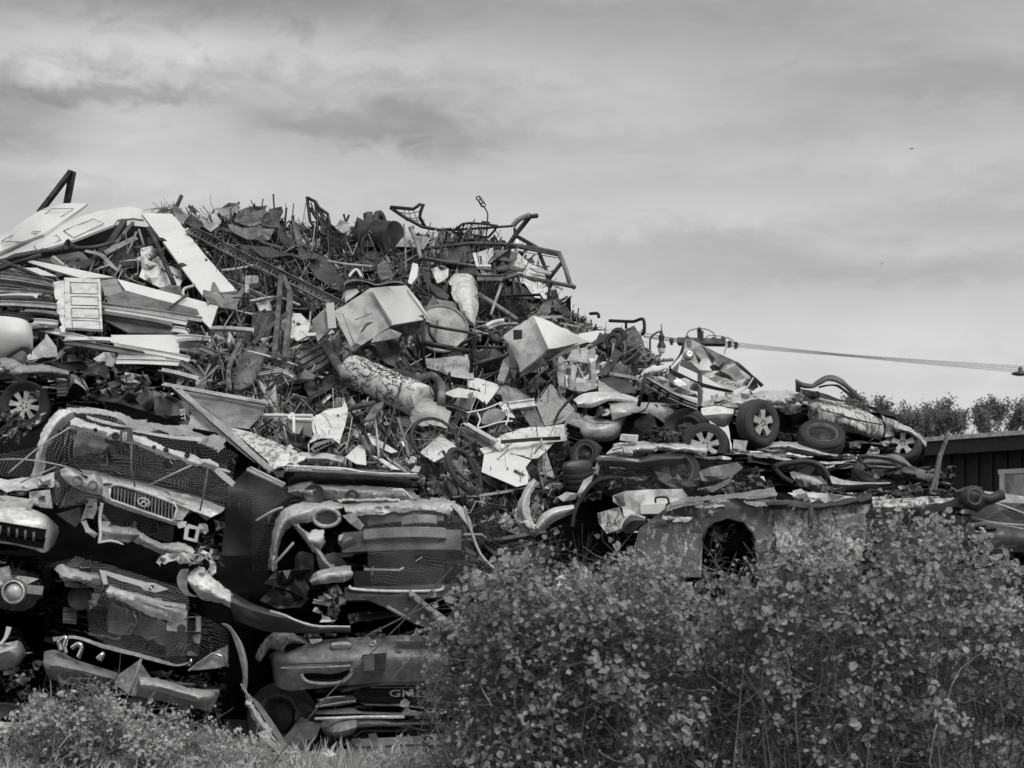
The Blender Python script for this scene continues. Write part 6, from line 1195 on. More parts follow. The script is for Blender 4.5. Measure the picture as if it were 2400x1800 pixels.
# pickup
t=T('crushed_truck','crushed pickup front with lettered black grille and chrome bumper in the grass','pickup','crushed cars in the front stacks')
core('f',[(430,1090),(1600,1060),(1600,1540),(460,1530)],Y+.5,3.4,t)
gr=sh('grille','f',[(700,1110),(760,1060),(1050,1035),(1400,1040),(1400,1225),(1000,1180),(800,1170),(745,1140)],'black',t,Y=Y-.05,amp=.01,sp=40,th=.03)
for k in range(6): tu('grille_slat','f',[(760+k*6,1075+k*16),(1000,1060+k*19),(1390,1062+k*24)],.010,'dark',gr,Y=Y-.1)
text('letters','GMC','f',(1125,1110),52,Y-.14,'alu',gr,rot=-.02,sx=1.75,ext=.012)
loft('chrome_trim','f',[[(735,1120),(770,1165),(900,1172),(1100,1180),(1360,1212),(1650,1232)],[(738,1145,-.03),(790,1180,-.03),(900,1186,-.03),(1100,1194,-.03),(1360,1226,-.03),(1650,1240,-.03)],[(742,1150),(800,1190),(900,1195),(1100,1202),(1355,1232),(1650,1246)]],'chrome',t,Y=Y-.12,nv=4,nu=30,amp=.003)
hl=loft('headlight','f',[[(440,1195,.2),(500,1150,.1),(620,1130,0),(730,1120,0)],[(445,1205,.1),(540,1180,0),(640,1165,-.05),(735,1150,-.05)],[(445,1215,.2),(560,1200,.05),(650,1185,0),(735,1168,0)]],'lamp_glass',t,Y=Y-.05,nv=6,amp=.01)
tu('chrome_edge','f',[[(440,1205),(560,1185),(660,1168),(738,1160)],[(470,1160),(560,1135),(660,1128)]],.014,'chrome',hl,Y=Y-.14,curve=True)
loft('valance','f',[[(430,1235,.1),(600,1225,0),(720,1215,0),(800,1245,0),(1250,1255,0)],[(440,1260,0),(600,1262,-.08),(740,1255,-.08),(900,1262,-.08),(1250,1270,-.08)]],'car_grey',t,Y=Y-.08,nv=4)
tu('bumper_edge','f',[(435,1295),(600,1290),(800,1280),(1100,1280)],.014,'silver_bright',t,Y=Y-.24)
bp=loft('bumper','f',[[(500,1310,.2),(620,1298,.05),(760,1288,0),(1000,1300,0),(1200,1310,0),(1500,1300,0),(1550,1330,.1)],[(500,1345,.15),(640,1345,-.02),(780,1330,-.12),(1000,1335,-.12),(1200,1330,-.12),(1480,1325,-.12),(1552,1345,.05)],[(520,1390,.2),(640,1400,.03),(760,1370,-.05),(940,1360,-.05),(1180,1345,-.05),(1450,1345,-.05),(1530,1375,.1)]],'chrome',t,Y=Y-.14,nv=10,nu=34,amp=.012)
loft('bumper_corner','f',[[(490,1310,.2),(600,1300,.05),(740,1295,0)],[(490,1370,.15),(600,1390,-.05),(750,1350,-.05)],[(510,1410,.2),(620,1430,.02),(720,1400,0)]],'car_grey',t,Y=Y-.22,nv=6)
loft('lower_fascia','f',[[(620,1425,.1),(720,1400,0),(800,1372,0),(1000,1368,0),(1200,1350,0),(1450,1355,0),(1530,1395,.1)],[(640,1450,.05),(740,1425,-.08),(800,1390,-.1),(1000,1390,-.1),(1200,1378,-.1),(1440,1390,-.1),(1510,1420,0)]],'car_dark',t,Y=Y-.14,nv=4)
loft('air_intake','f',[[(740,1410),(900,1405),(1220,1400)],[(740,1530),(900,1530),(1220,1510)]],'void',t,Y=Y-.08,nv=3,amp=0)
for a,b in (((860,1400),(890,1530)),((740,1480),(1240,1455)),((740,1535),(1240,1510)),((740,1440),(760,1530))): bar('intake_bar','f',a,b,.07,.03,'mid',t,Y=Y-.2,sect='flat')
fin('tow_lamp',*lathe(W('f',(790,1450),Y-.12),(0,-1,0),[(.001,.02),(.06,.02),(.08,0),(.09,.03),(.09,-.04)],16),'dark',t,smooth=True)
fin('tow_lamp',*lathe(W('f',(545,1455),Y-.0),(0,-1,0),[(.001,.02),(.04,.02),(.06,0)],16),'dark',t,smooth=True)
sh('mud_flap','f',[(205,1440),(300,1330),(335,1280),(400,1315),(492,1320),(440,1440),(400,1500),(330,1545),(260,1540)],'mid',t,Y=Y-.2,amp=.015,sp=34,th=.02)
wheel('f',(190,1290),Y+.35,.33,(-.35,-.9,.2),par=t,steel=True,rim_m='dark')
loft('arch_flare','f',[[(285,1300),(300,1220),(340,1180),(420,1210)],[(300,1310),(340,1260),(400,1240),(440,1270)]],'dark',t,Y=Y-.05,nv=4)
sh('white_bag','f',[(1480,1080),(1510,1035),(1600,1040),(1605,1080),(1560,1130),(1590,1200),(1540,1180),(1500,1220),(1460,1230),(1500,1150)],'white',Y=Y-.3,amp=.06,sp=14,lab='crumpled white bag caught behind the brambles beside the lettered grille',cat='bag')
# black boot lid with lettering and grey boot lid on top of the silver van
Y=18.2
t=T('crushed_car','flattened glossy black car with white maker lettering on top of the silver van','car','crushed cars in the front stacks')
core('d',[(210,1000),(1180,1010),(1230,1090),(230,1090)],Y+.5,3.0,t)
bl=loft('boot_lid','d',[[(110,965,.5),(230,925,.5),(640,940,.5),(1000,965,.5),(1195,985,.5)],[(150,975,0),(260,950,-.1),(640,965,-.15),(1000,985,-.12),(1200,1000,0)],[(180,1010,-.02),(300,985,-.15),(640,1000,-.2),(1000,1020,-.18),(1215,1040,0)],[(215,1065,.1),(320,1055,0),(640,1055,-.05),(1000,1070,0),(1190,1085,.1)]],'car_black',t,Y=Y-.1,nv=16,nu=36,amp=.012)
text('letters','HYUNDAI','d',(318,944),24,Y-.34,'white',bl,rot=-.06,shear=.2,sx=1.25,ext=.004)
tu('emblem','d',loop(oval(250,917,24,9,14,rot=-.2)),.008,'dark',bl,Y=Y-.2); sh('tail_stub','d',[(120,960),(190,930),(215,950),(200,1010),(150,1000)],'black',t,Y=Y-.3,amp=.04,sp=18)
loft('lid_edge','d',[[(220,918,0),(640,938,0),(860,970,0),(1190,982,0)],[(225,926,-.02),(640,948,-.02),(860,980,-.02),(1190,990,-.02)]],'silver_bright',t,Y=Y-.22,nv=2)
loft('roof_bow','d',[[(300,900),(450,893),(620,930)],[(310,908),(450,905),(610,938)]],'black',t,Y=Y-.1,nv=3); loft('roof_bow','d',[[(780,935),(900,930),(1060,970)],[(780,945),(900,945),(1050,978)]],'black',t,Y=Y-.2,nv=3)
sh('white_chip','d',[(1145,960),(1180,920),(1222,930),(1205,970)],'white',t,Y=Y-.3,amp=.01,sp=20)
for k in range(16):
    r=random.Random(k+220); x=r.uniform(1170,1330); y=r.uniform(980,1150)
    sh('torn_metal','d',[(x,y),(x+r.uniform(20,60),y+r.uniform(-20,20)),(x+r.uniform(20,70),y+r.uniform(30,70)),(x+r.uniform(-20,10),y+r.uniform(30,60))],r.choice(['mid','dark','rust','black','grey']),t,Y=Y+r.uniform(-.2,.1),amp=.05,sp=13)
Y=17.95
t=T('crushed_car','flattened mid grey boot lid with two round holes beneath the black lid','car','crushed cars in the front stacks')
bl=loft('boot_lid','d',[[(205,1095,.3),(330,1052,.3),(700,1068,.3),(1040,1085,.3),(1215,1150,.4)],[(250,1110,0),(400,1090,-.1),(700,1100,-.12),(1000,1115,-.1),(1215,1160,.1)],[(330,1160,.1),(450,1168,0),(700,1172,-.05),(1000,1172,0),(1180,1172,.1)]],'car_grey',t,Y=Y-.1,nv=12,nu=30,amp=.015)
fin('round_hole',*lathe(W('d',(430,1132),Y-.24),(0,-1,.1),[(.001,0),(.085,0),(.09,.012),(.095,-.02)],20),'dark',bl,smooth=True)
tu('ring_rim','d',[(665,1155),(680,1120),(712,1108),(745,1125),(760,1155)],.014,'dark',bl,Y=Y-.25,curve=True); sh('ring_hole','d',[(670,1160),(685,1122),(712,1112),(740,1128),(755,1160)],'mid',bl,Y=Y-.23,amp=0,sp=30)
tl=loft('tail_lamp','d',[[(1015,1125),(1020,1100),(1080,1100),(1150,1150)],[(1030,1150,-.05),(1060,1130,-.06),(1110,1140,-.05),(1155,1165,0)],[(1050,1168),(1080,1166),(1120,1168),(1150,1170)]],'car_grey',bl,Y=Y-.22,nv=5); tu('lamp_edge','d',[(1012,1130),(1018,1097),(1085,1097),(1158,1165)],.008,'silver_bright',tl,Y=Y-.27)
# second row behind the off roader: wheel, dark engine bay, rusty tailgate
Y=20.5
t=T('crushed_car','dark wreck with an alloy wheel standing behind the pale off roader','car')
core('c',[(-200,330),(700,320),(800,620),(-200,720)],Y+.3,2.5,t,'void')
wheel('c',(185,545),Y,.262,(.12,-.98,.06),par=t,spokes=8,rimr=.62,rim_m='silver')
loft('wing','c',[[(-200,210,0),(60,190,0),(170,240,0),(330,245,0),(520,265,.1)],[(-200,300,-.1),(60,290,-.1),(180,300,-.1),(330,290,-.1),(510,310,0)],[(-200,330,0),(150,370,0),(190,310,0),(330,330,0),(500,340,.1)]],'car_grey',t,Y=Y-.2,nv=8,amp=.04)
loft('bonnet_fold','c',[[(190,220),(400,210),(640,205),(800,270)],[(200,265),(400,250),(640,250),(820,310)],[(260,300),(400,290),(640,300),(820,330)]],'dark',t,Y=Y-.15,nv=6,crump=.08)
for k in range(4): bar('grille_slat','c',(425,385+k*24),(495,380+k*24),.06,.02,'mid',t,Y=Y-.1,sect='flat')
mr=loft('wing_mirror','c',[[(500,420,.1),(505,340,0),(540,305,0),(600,330,0),(650,410,.1)],[(510,450,-.1),(530,390,-.15),(570,360,-.15),(610,380,-.12),(655,430,0)],[(530,490,.1),(570,500,0),(610,470,0),(640,450,0),(660,440,.1)]],'car_black',t,Y=Y-.3,nv=8)
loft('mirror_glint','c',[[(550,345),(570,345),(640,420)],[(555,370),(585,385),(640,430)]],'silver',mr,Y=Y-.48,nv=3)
for k in range(26):
    r=random.Random(k+320); x=r.uniform(200,820); y=r.uniform(230,520)
    sh('torn_metal','c',[(x,y),(x+r.uniform(30,110),y+r.uniform(-25,20)),(x+r.uniform(40,110),y+r.uniform(20,50)),(x+r.uniform(-10,10),y+r.uniform(15,50))],r.choice(['mid','dark','dark','plastic','black','grey']),t,Y=Y+r.uniform(-.25,.1),amp=.05,sp=14)
for k in range(14):
    r=random.Random(k+370); x=r.uniform(-20,260); y=r.uniform(640,820); a=r.uniform(-1.4,-.7)
    sh('torn_metal','c',[(x,y),(x+30,y-10),(x+30+120*math.cos(a),y+120*math.sin(a)),(x+120*math.cos(a),y+110*math.sin(a))],r.choice(['mid','grey','dark','rust','pale']),t,Y=Y-1.6+r.uniform(-.2,.1),amp=.05,sp=16)
t=T('crushed_tailgate','crumpled rusty tailgate with a rolled canister lying behind the window header','tailgate')
sh('panel','c',[(690,440),(800,370),(1000,310),(1090,310),(1150,430),(1390,520),(1410,640),(1390,690),(1250,640),(1100,590),(860,520),(720,500)],'rust_light',t,Y=19.4,amp=.09,sp=18,wav=.15)
loft('rolled_canister','c',[[(1005,490),(1050,440),(1060,390)],[(1050,540,-.25),(1100,490,-.25),(1100,420,-.25)],[(1120,545,-.1),(1140,500,-.1),(1130,440,-.1)]],'rust_light',t,Y=19.2,nv=8,amp=.01)
sh('panel','c',[(1145,470),(1270,470),(1400,530),(1405,640),(1380,690),(1240,640),(1140,580)],'mid',t,Y=19.2,amp=.03,sp=26)
text('letters','EST','c',(1352,605),34,19.1,'white',t,rot=-1.45,sx=1.2)
for k in range(12):
    r=random.Random(k+420); x=r.uniform(750,1200); y=r.uniform(300,470)
    sh('folded_flap','c',[(x,y),(x+r.uniform(40,120),y+r.uniform(-30,30)),(x+r.uniform(40,120),y+r.uniform(20,60)),(x+r.uniform(-10,20),y+r.uniform(15,50))],r.choice(['rust_light','pale','mid','grey','rust']),t,Y=19.2+r.uniform(-.15,.1),amp=.06,sp=14)
# ---------------------------------------------------------------- crushed cars in the stack beyond the brambles
G2='crushed cars in the stack beyond the brambles'
Y=22.5
t=T('crushed_car','grey crushed saloon with one bright headlight resting on loose wheels','car',G2)
core('g',[(640,720),(1600,720),(1600,960),(620,950)],Y+.35,2.4,t,'dark')
loft('bumper','g',[[(553,850,.4),(600,790,.2),(680,790,0),(760,815,0),(870,838,0),(960,830,.05),(1022,795,.2)],[(550,880,.3),(600,860,0),(680,880,-.15),(780,890,-.15),(880,875,-.1),(960,850,0),(1005,815,.2)],[(552,925,.3),(610,940,0),(690,955,-.15),(780,960,-.15),(880,945,-.1),(950,910,0),(985,860,.2)],[(575,955,.3),(640,980,.05),(720,992,-.05),(800,995,-.05),(880,988,0),(940,960,.1),(975,900,.25)]],'silver',t,Y=Y,nv=16,nu=40,amp=.004)
for a,b in (((560,875),(700,915)),((565,905),(690,945)),((580,935),(680,965))): tu('air_slot','g',[a,((a[0]+b[0])/2,(a[1]+b[1])/2+8),b],.028,'void',t,Y=Y-.13)
loft('bumper_crease','g',[[(600,800,.1),(700,820,-.06),(800,845,-.07),(900,848,-.02),(1010,805,.15)],[(600,806,.1),(700,828,-.06),(800,853,-.07),(900,855,-.02),(1010,812,.15)]],'silver',t,Y=Y-.05,nv=2)
loft('bonnet','g',[[(612,690,.2),(700,640,.3),(860,632,.4),(1000,650,.5),(1120,690,.5)],[(640,715,-.05),(740,690,-.05),(850,665,.0),(960,675,.1),(1100,700,.3)],[(640,735,0),(745,742,-.05),(830,710,-.02),(900,690,.05),(1080,708,.25)]],'silver_bright',t,Y=Y-.05,nv=10,nu=30,amp=.008)
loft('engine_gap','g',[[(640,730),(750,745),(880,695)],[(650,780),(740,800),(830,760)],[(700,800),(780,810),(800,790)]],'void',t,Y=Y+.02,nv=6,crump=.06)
for k in range(8):
    r=random.Random(k+520); x=r.uniform(660,790); y=r.uniform(740,800); sh('engine_fragment','g',[(x,y),(x+50,y-10),(x+40,y+25),(x-5,y+20)],r.choice(['dark','mid','black']),t,Y=Y-.05,amp=.05,sp=12)
hl=loft('headlight','g',[[(778,800,0),(815,760,0),(880,748,.05)],[(790,808,-.03),(840,785,-.04),(888,765,.02)],[(800,810,0),(860,806,0),(890,778,.05)]],'dark',t,Y=Y-.1,nv=6,amp=0)
loft('bright_lens','g',[[(838,765),(865,755),(884,765)],[(862,775),(875,772),(886,775)],[(820,800),(860,802),(884,785)]],'white',hl,Y=Y-.16,nv=4,amp=0)
loft('wing','g',[[(880,715,.1),(980,700,.2),(1100,705,.3),(1250,715,.4),(1400,750,.5)],[(890,770,0),(980,760,0),(1100,745,.1),(1230,760,.2),(1380,790,.4)],[(900,835,0),(1015,800,0),(1100,785,.05),(1200,800,.15),(1310,880,.35)]],'silver',t,Y=Y-.08,nv=12,nu=30,amp=.006)
loft('wing_crease','g',[[(1040,780),(1130,770),(1170,700)],[(1042,784),(1133,776),(1174,704)]],'dark',t,Y=Y-.2,nv=2)
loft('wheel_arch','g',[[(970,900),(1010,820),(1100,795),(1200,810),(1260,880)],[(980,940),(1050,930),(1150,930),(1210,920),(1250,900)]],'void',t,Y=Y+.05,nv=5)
fin('brake_disc',*lathe(W('g',(1110,870),Y+.0),(-.3,-.9,.2),[(.001,0),(.08,0),(.085,-.02),(.17,-.02),(.17,-.05)],24),'rust',t,smooth=True)
tu('stake','g',[(1150,490),(1130,580),(1095,735)],.022,'dark',t,Y=Y-.3); tu('hanging_wire','g',[(1180,640),(1175,690),(1150,750),(1100,780),(1040,785)],.008,'black',t,Y=Y-.25,curve=True)
# loose wheels
wheel('g',(1455,925),Y-.1,.275,(-.15,-.9,.42),lab='loose tyre leaning behind the chrome spoked wheel',spokes=7,rimr=.6,steel=True,rim_m='dark')
wheel('g',(1588,1040),Y-.5,.275,(-.12,-.94,.3),lab='loose wheel with bright seven spoke rim half sunk behind a bonnet',spokes=7,rimr=.62)
w_=T('crushed_car','silver crushed car with peeling door and five spoke wheel lying on its side on top of the stack','car',G2)
wheel('h',(240,765),Y-.5,.268,(.60,-.79,.02),par=w_,spokes=5,rimr=.6)
t=w_
core('h',[(0,590),(1250,700),(1400,1000),(60,960)],Y+.55,1.6,t,'void')
loft('side_panel','h',[[(600,560,.1),(690,575,.0),(820,610,0),(960,650,0),(1080,700,0),(1165,745,.1)],[(615,640,-.05),(700,650,-.12),(820,680,-.15),(960,715,-.15),(1080,760,-.12),(1175,800,0)],[(612,700,-.02),(700,740,-.1),(820,760,-.16),(960,790,-.18),(1060,840,-.12),(1170,850,0)],[(640,785,.05),(720,800,0),(820,825,0),(950,830,0),(1050,860,.0),(1150,892,.1)]],'peel',t,Y=Y,nv=18,nu=40,amp=.035,fq=4)
loft('panel_fold','h',[[(700,660),(830,690),(960,730),(1160,770)],[(700,668),(830,700),(960,742),(1160,780)]],'dark',t,Y=Y-.19,nv=2)
sh('rear_panel','h',[(1150,700),(1180,720),(1250,740),(1250,860),(1180,868),(1190,780)],'peel',t,Y=Y-.05,amp=.02,sp=24)
loft('window_loop','h',[[(515,455,.1),(560,475,.1),(640,490,.1),(690,460,.1),(745,430,.1),(820,437,.1),(900,490,.1),(970,560,.1),(1015,590,.1)],[(520,480,0),(570,500,0),(650,505,0),(720,470,0),(760,452,0),(820,462,0),(880,500,0),(950,565,0),(1005,605,0)]],'rust_light',t,Y=Y-.1,nv=4,nu=40,amp=.02,th=.03)
loft('window_loop','h',[[(560,510),(640,525),(740,545),(850,590),(1000,605)],[(565,545),(640,560),(740,585),(850,605),(990,615)]],'rust',t,Y=Y-.08,nv=3,th=.03)
loft('window_loop','h',[[(690,495),(760,478),(830,478),(880,510),(960,580)],[(690,505),(760,490),(820,492),(870,525),(945,590)]],'dark',t,Y=Y+.1,nv=3,th=.03)
sh('pillar','h',[(520,455),(555,470),(560,540),(520,530)],'dark',t,Y=Y-.1,amp=.02,sp=20)
loft('roof_sheet','h',[[(-160,600,.3),(20,560,.3),(250,545,.3),(430,530,.3),(600,560,.2)],[(-180,640,0),(20,620,-.1),(230,590,-.1),(420,600,-.1),(610,620,0)],[(-100,700,.1),(60,700,0),(300,650,0),(480,690,0),(600,650,.1)]],'silver',t,Y=Y-.1,nv=14,nu=36,crump=.02,amp=.03)
for k in range(18):
    r=random.Random(k+620); x=r.uniform(-150,600); y=r.uniform(530,680)
    sh('torn_metal','h',[(x,y),(x+r.uniform(60,160),y+r.uniform(-25,15)),(x+r.uniform(50,150),y+r.uniform(20,50)),(x+r.uniform(-10,10),y+r.uniform(15,40))],r.choice(['silver_bright','silver','silver','mid','dark','grey']),t,Y=Y-.2+r.uniform(-.15,.15),amp=.05,sp=15)
loft('roof_rail','h',[[(1040,625),(1150,660),(1295,710)],[(1060,650),(1160,700),(1285,722)]],'car_black',t,Y=Y,nv=3,th=.03)
loft('rear_wing','h',[[(1250,735,.1),(1340,785,.05),(1420,840,.05),(1490,905,.1)],[(1255,790,0),(1330,810,-.08),(1400,850,-.08),(1480,935,.05)],[(1270,830,.05),(1310,815,0),(1380,850,0),(1470,945,.1)]],'silver',t,Y=Y-.1,nv=6,amp=.02)
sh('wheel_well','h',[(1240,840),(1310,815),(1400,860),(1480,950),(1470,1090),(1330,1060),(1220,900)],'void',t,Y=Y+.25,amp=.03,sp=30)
wheel('h',(1318,930),Y+.0,.21,(-.25,-.93,.3),par=t,spokes=5,rimr=.66,rim_m='silver')
loft('silver_sill','g',[[(1560,750),(1680,735),(1800,760)],[(1575,800,-.12),(1700,790,-.15),(1795,790,-.1)],[(1690,880),(1730,885),(1770,860)]],'white_dirty',t,Y=Y-.3,nv=8)
sh('underbody','h',[(380,680),(600,690),(650,830),(560,900),(400,890),(330,800)],'dark',t,Y=Y+.05,amp=.12,sp=18)
for k in range(24):
    r=random.Random(k+660); x=r.uniform(380,1240); y=r.uniform(800,960)
    sh('torn_metal','h',[(x,y),(x+r.uniform(40,110),y+r.uniform(-25,20)),(x+r.uniform(40,120),y+r.uniform(20,60)),(x+r.uniform(-10,10),y+r.uniform(15,50))],r.choice(['rust','dark','mid','silver','black','grey']),t,Y=Y+r.uniform(-.15,.2),amp=.06,sp=15)
# lettered crumpled boot lid
t=T('crumpled_bootlid','crumpled white boot lid with maker lettering standing on edge against the sky','boot lid')
sh('panel','g',[(1440,240),(1490,242),(1560,275),(1700,345),(1840,408),(1955,512),(1930,530),(1885,580),(1808,612),(1720,590),(1560,500),(1400,430),(1425,330)],'white_dirty',t,Y=23.2,amp=.065,sp=20,wav=.2)
sh('badge_plate','g',[(1720,535),(1850,560),(1880,585),(1810,610),(1715,588)],'white',t,Y=22.95,amp=.008,sp=30)
text('letters','ELANTRA','g',(1775,572),24,22.86,'mid',t,rot=-.22,sx=1.0)
loft('dark_rim','g',[[(1435,240),(1425,330),(1370,400),(1320,460)],[(1420,270),(1395,350),(1345,420),(1315,480)]],'dark',t,Y=23.0,nv=3,th=.03)
loft('dark_rim','g',[[(1320,460),(1420,500),(1560,560),(1800,620)],[(1330,490),(1420,540),(1560,590),(1780,640)]],'black',t,Y=23.1,nv=3,th=.03)
fin('lamp_socket',*lathe(W('g',(1470,352),22.85),(.2,-.9,.2),[(.001,.02),(.03,.03),(.05,.02),(.06,0),(.06,-.05)],16),'alu',t,smooth=True)
for p in ([(1620,440),(1650,420),(1690,440),(1730,400),(1700,470),(1640,470)],[(1500,320),(1560,390),(1540,420)],[(1650,500),(1700,470),(1760,500),(1800,540),(1750,530)],[(1560,275),(1660,380),(1640,420)]): sh('torn_hole','g',p,'dark',t,Y=22.93,amp=.03,sp=14)  # dark patches paint shade into the lid's folds
sh('bracket','g',[(1815,405),(1850,420),(1960,520),(2025,575),(2010,585),(1930,520)],'dark',t,Y=22.9,amp=.01,sp=24,th=.04); sh('bracket','g',[(1880,560),(1945,510),(1985,590),(1940,620),(1900,600)],'mid',t,Y=22.95,amp=.03,sp=24)
loft('strut','g',[[(1780,670),(1880,600),(1940,520)],[(1790,680),(1895,605),(1950,525)]],'white_dirty',t,Y=22.8,nv=2,th=.02)
t=T('bumper_beam','curved galvanised bumper beam with ribs above the grey saloon','bumper beam')
for k in range(3):
    o=k*24; loft('rib','g',[[(1150,505+o,.1),(1250,565+o,0),(1340,620+o,0),(1440,665+o,.05),(1530,700+o,.2)],[(1148,518+o,-.02),(1250,580+o,-.12),(1340,632+o,-.12),(1440,678+o,-.07),(1528,712+o,.1)],[(1148,526+o,.08),(1250,588+o,-.02),(1340,640+o,-.02),(1440,686+o,.05),(1525,722+o,.2)]],'pale' if k!=1 else 'grey',t,Y=22.3,nv=6,nu=30)
for x,y in ((1190,575),(1250,610),(1310,650),(1410,690)): fin('hole',*lathe(W('g',(x,y),22.15),(0,-1,.2),[(.001,0),(.025,0),(.025,-.01)],10),'void',t)
loft('white_curl','g',[[(1120,490),(1150,460),(1220,440),(1330,430)],[(1125,500,-.1),(1160,480,-.1),(1230,460,-.1),(1320,445,-.1)],[(1150,500),(1180,500),(1240,475),(1310,455)]],'white_dirty',Y=22.4,nv=6,amp=.03,crump=.03,lab='white curled strip over the end of the ribbed bumper beam',cat='strip')
sh('foil_scrap','g',[(1350,545),(1440,525),(1540,570),(1580,630),(1500,620),(1400,590)],'alu',Y=22.5,amp=.09,sp=13,lab='crinkled silver foil behind the ribbed bumper beam',cat='foil')
sh('crumpled_sheet','g',[(1200,510),(1280,520),(1400,590),(1520,640),(1540,670),(1400,640),(1260,580)],'silver',Y=22.6,amp=.07,sp=16,lab='crumpled silver lining sheet right behind the ribbed bumper beam',cat='metal sheet')
# flattened layers under the side-lying car
Y=22.2
t=T('crushed_car','flattened car in thin dark layers with pale edges under the silver peeling car','car',G2)
core('h',[(-60,985),(1380,1060),(1500,1220),(0,1140)],Y+.3,2.2,t,'void')
loft('floor_pan','h',[[(225,930,.1),(400,905,.1),(600,930,.1),(830,990,.1)],[(240,960,-.1),(420,940,-.15),(620,970,-.15),(830,1005,0)],[(300,975,.1),(450,985,.0),(640,1010,.0),(800,1015,.1)]],'silver',t,Y=Y-.1,nv=8,amp=.04)
for k,(p,m) in enumerate((([[(-120,955),(100,965),(400,990),(700,1050),(960,1040)],[(-120,975),(100,985),(400,1010),(700,1062),(950,1060)]],'white_dirty'),([[(-120,990),(100,1000),(380,1030),(640,1090),(900,1070)],[(-120,1040),(100,1050),(360,1080),(640,1130),(900,1090)]],'car_black'),([[(-100,972),(300,1000),(600,1050),(800,1085)],[(-100,990),(300,1020),(600,1068),(800,1100)]],'silver'))):
    loft('layer','h',p,m,t,Y=Y-.15-.05*k,nv=4,nu=30,amp=.03)
t=T('crushed_car','flattened dark car with a twisted window frame and steel wheel above the peeling car','car',G2)
core('h',[(300,1090),(1560,1080),(1650,1260),(320,1280)],Y+.1,2.2,t,'void')
tu('window_frame','h',[[(500,1210),(420,1160),(370,1100),(400,1075),(480,1060),(600,1050),(700,1080),(760,1160),(800,1290)]],.035,'dark',t,Y=Y-.5,curve=True)
loft('inner_panel','h',[[(480,1130),(560,1120),(680,1150),(760,1210)],[(500,1180,-.1),(600,1180,-.1),(700,1200,-.1),(780,1240,-.1)],[(560,1230),(640,1260),(720,1290),(790,1290)]],'pale',t,Y=Y-.35,nv=8,crump=.05)
sh('window_opening','h',[(470,1110),(560,1055),(680,1085),(750,1160),(620,1150)],'car_dark',t,Y=Y-.42,amp=.03,sp=20)
loft('wing','h',[[(765,1150,0),(880,1190,0),(1050,1205,0),(1225,1205,.1)],[(790,1210,-.15),(900,1220,-.15),(1050,1215,-.15),(1220,1212,0)],[(810,1270,0),(900,1262,0),(1020,1245,0),(1200,1220,.1)]],'silver',t,Y=Y-.5,nv=8)
wheel('h',(1110,1165),Y-.1,.27,(.1,-.55,.83),par=t,steel=True,rimr=.62,rim_m='mid')
fin('hub_cap',*lathe(W('h',(1120,1168),Y-.28),(.1,-.55,.83),[(.001,.05),(.03,.04),(.04,0)],12),'white',t,smooth=True)
loft('tail_lamp','h',[[(975,1020),(1040,1005),(1200,1015),(1330,1080)],[(1010,1060,-.1),(1080,1050,-.12),(1200,1060,-.1),(1320,1095,0)],[(1040,1085),(1120,1085),(1230,1090),(1300,1105)]],'grey',t,Y=Y-.3,nv=6)
tu('lamp_edge','h',loop([(980,1020),(1060,1005),(1220,1020),(1335,1085),(1230,1095),(1060,1085)]),.025,'car_dark',t,Y=Y-.38)
loft('bonnet','h',[[(1100,1100,.1),(1250,1060,.2),(1400,1090,.2),(1560,1130,.2)],[(1180,1150,-.1),(1290,1130,-.1),(1420,1150,-.1),(1560,1190,0)],[(1300,1210,0),(1400,1200,0),(1480,1210,0),(1550,1230,.1)]],'car_dark',t,Y=Y-.3,nv=8,amp=.04)
loft('shroud','h',[[(1190,1000,.1),(1290,1005,.1),(1390,1090,.1)],[(1220,1040,-.1),(1300,1050,-.1),(1370,1095,0)]],'grey',t,Y=Y-.1,nv=5)
for k in range(10):
    r=random.Random(k+700); x=r.uniform(1480,1680); y=r.uniform(1090,1230); sh('torn_spike','h',[(x,y),(x+r.uniform(60,110),y+r.uniform(-30,5)),(x+r.uniform(20,60),y+r.uniform(15,50)),(x-10,y+25)],r.choice(['dark','mid','black','car_dark']),t,Y=Y-.3+r.uniform(-.1,.1),amp=.05,sp=14)
sh('white_scrap','h',[(62,885),(165,895),(150,965),(55,950)],'white_dirty',Y=21.8,amp=.01,sp=26,lab='small white square panel stuck beside the five spoke wheel',cat='metal sheet')
wheel('h',(710,880),22.25,.27,(.05,-.62,.78),lab='loose steel wheel lying flat under the silver peeling car door',steel=True,rimr=.64,rim_m='dark')
t=T('wood_post','splintered pale wooden stake standing upright before the barn','stake')
a=tubev([W('h',p,21.2) for p in ((1535,1290),(1565,1150),(1590,1010),(1622,920),(1645,830))],.038,6,r1=.014)
fin('stake',a[0],a[1],'wood_pale',t)
sh('splinter','h',[(1620,900),(1640,830),(1664,815),(1655,870),(1635,930)],'wood_pale',t,Y=21.15,amp=.01,sp=16,th=.02)
# wagon under netting
Y=21.2
t=T('crushed_car','dark crushed wagon with clear headlamp and white trim line under netting','car',G2)
core('g',[(830,1050),(1900,1090),(1950,1400),(760,1380)],Y+.35,2.4,t,'void')
hl=loft('headlight','g',[[(868,1075,.05),(930,1040,.05),(1050,1060,.1)],[(860,1090,-.02),(950,1070,-.02),(1053,1080,.05)],[(870,1095,.03),(980,1092,.03),(1050,1098,.08)]],'lamp_glass',t,Y=Y-.5,nv=6); tu('lens_edge','g',[(900,1060),(975,1040),(990,1090)],.008,'mid',hl,Y=Y-.57)
loft('bonnet','g',[[(900,1030,.4),(1000,1000,.5),(1300,1010,.5),(1600,1025,.5)],[(930,1045,.0),(1100,1035,.0),(1330,1040,.0),(1600,1045,.1)],[(1050,1080,0),(1200,1080,0),(1400,1075,0),(1600,1100,.1)]],'silver',t,Y=Y-.2,nv=10,amp=.03)
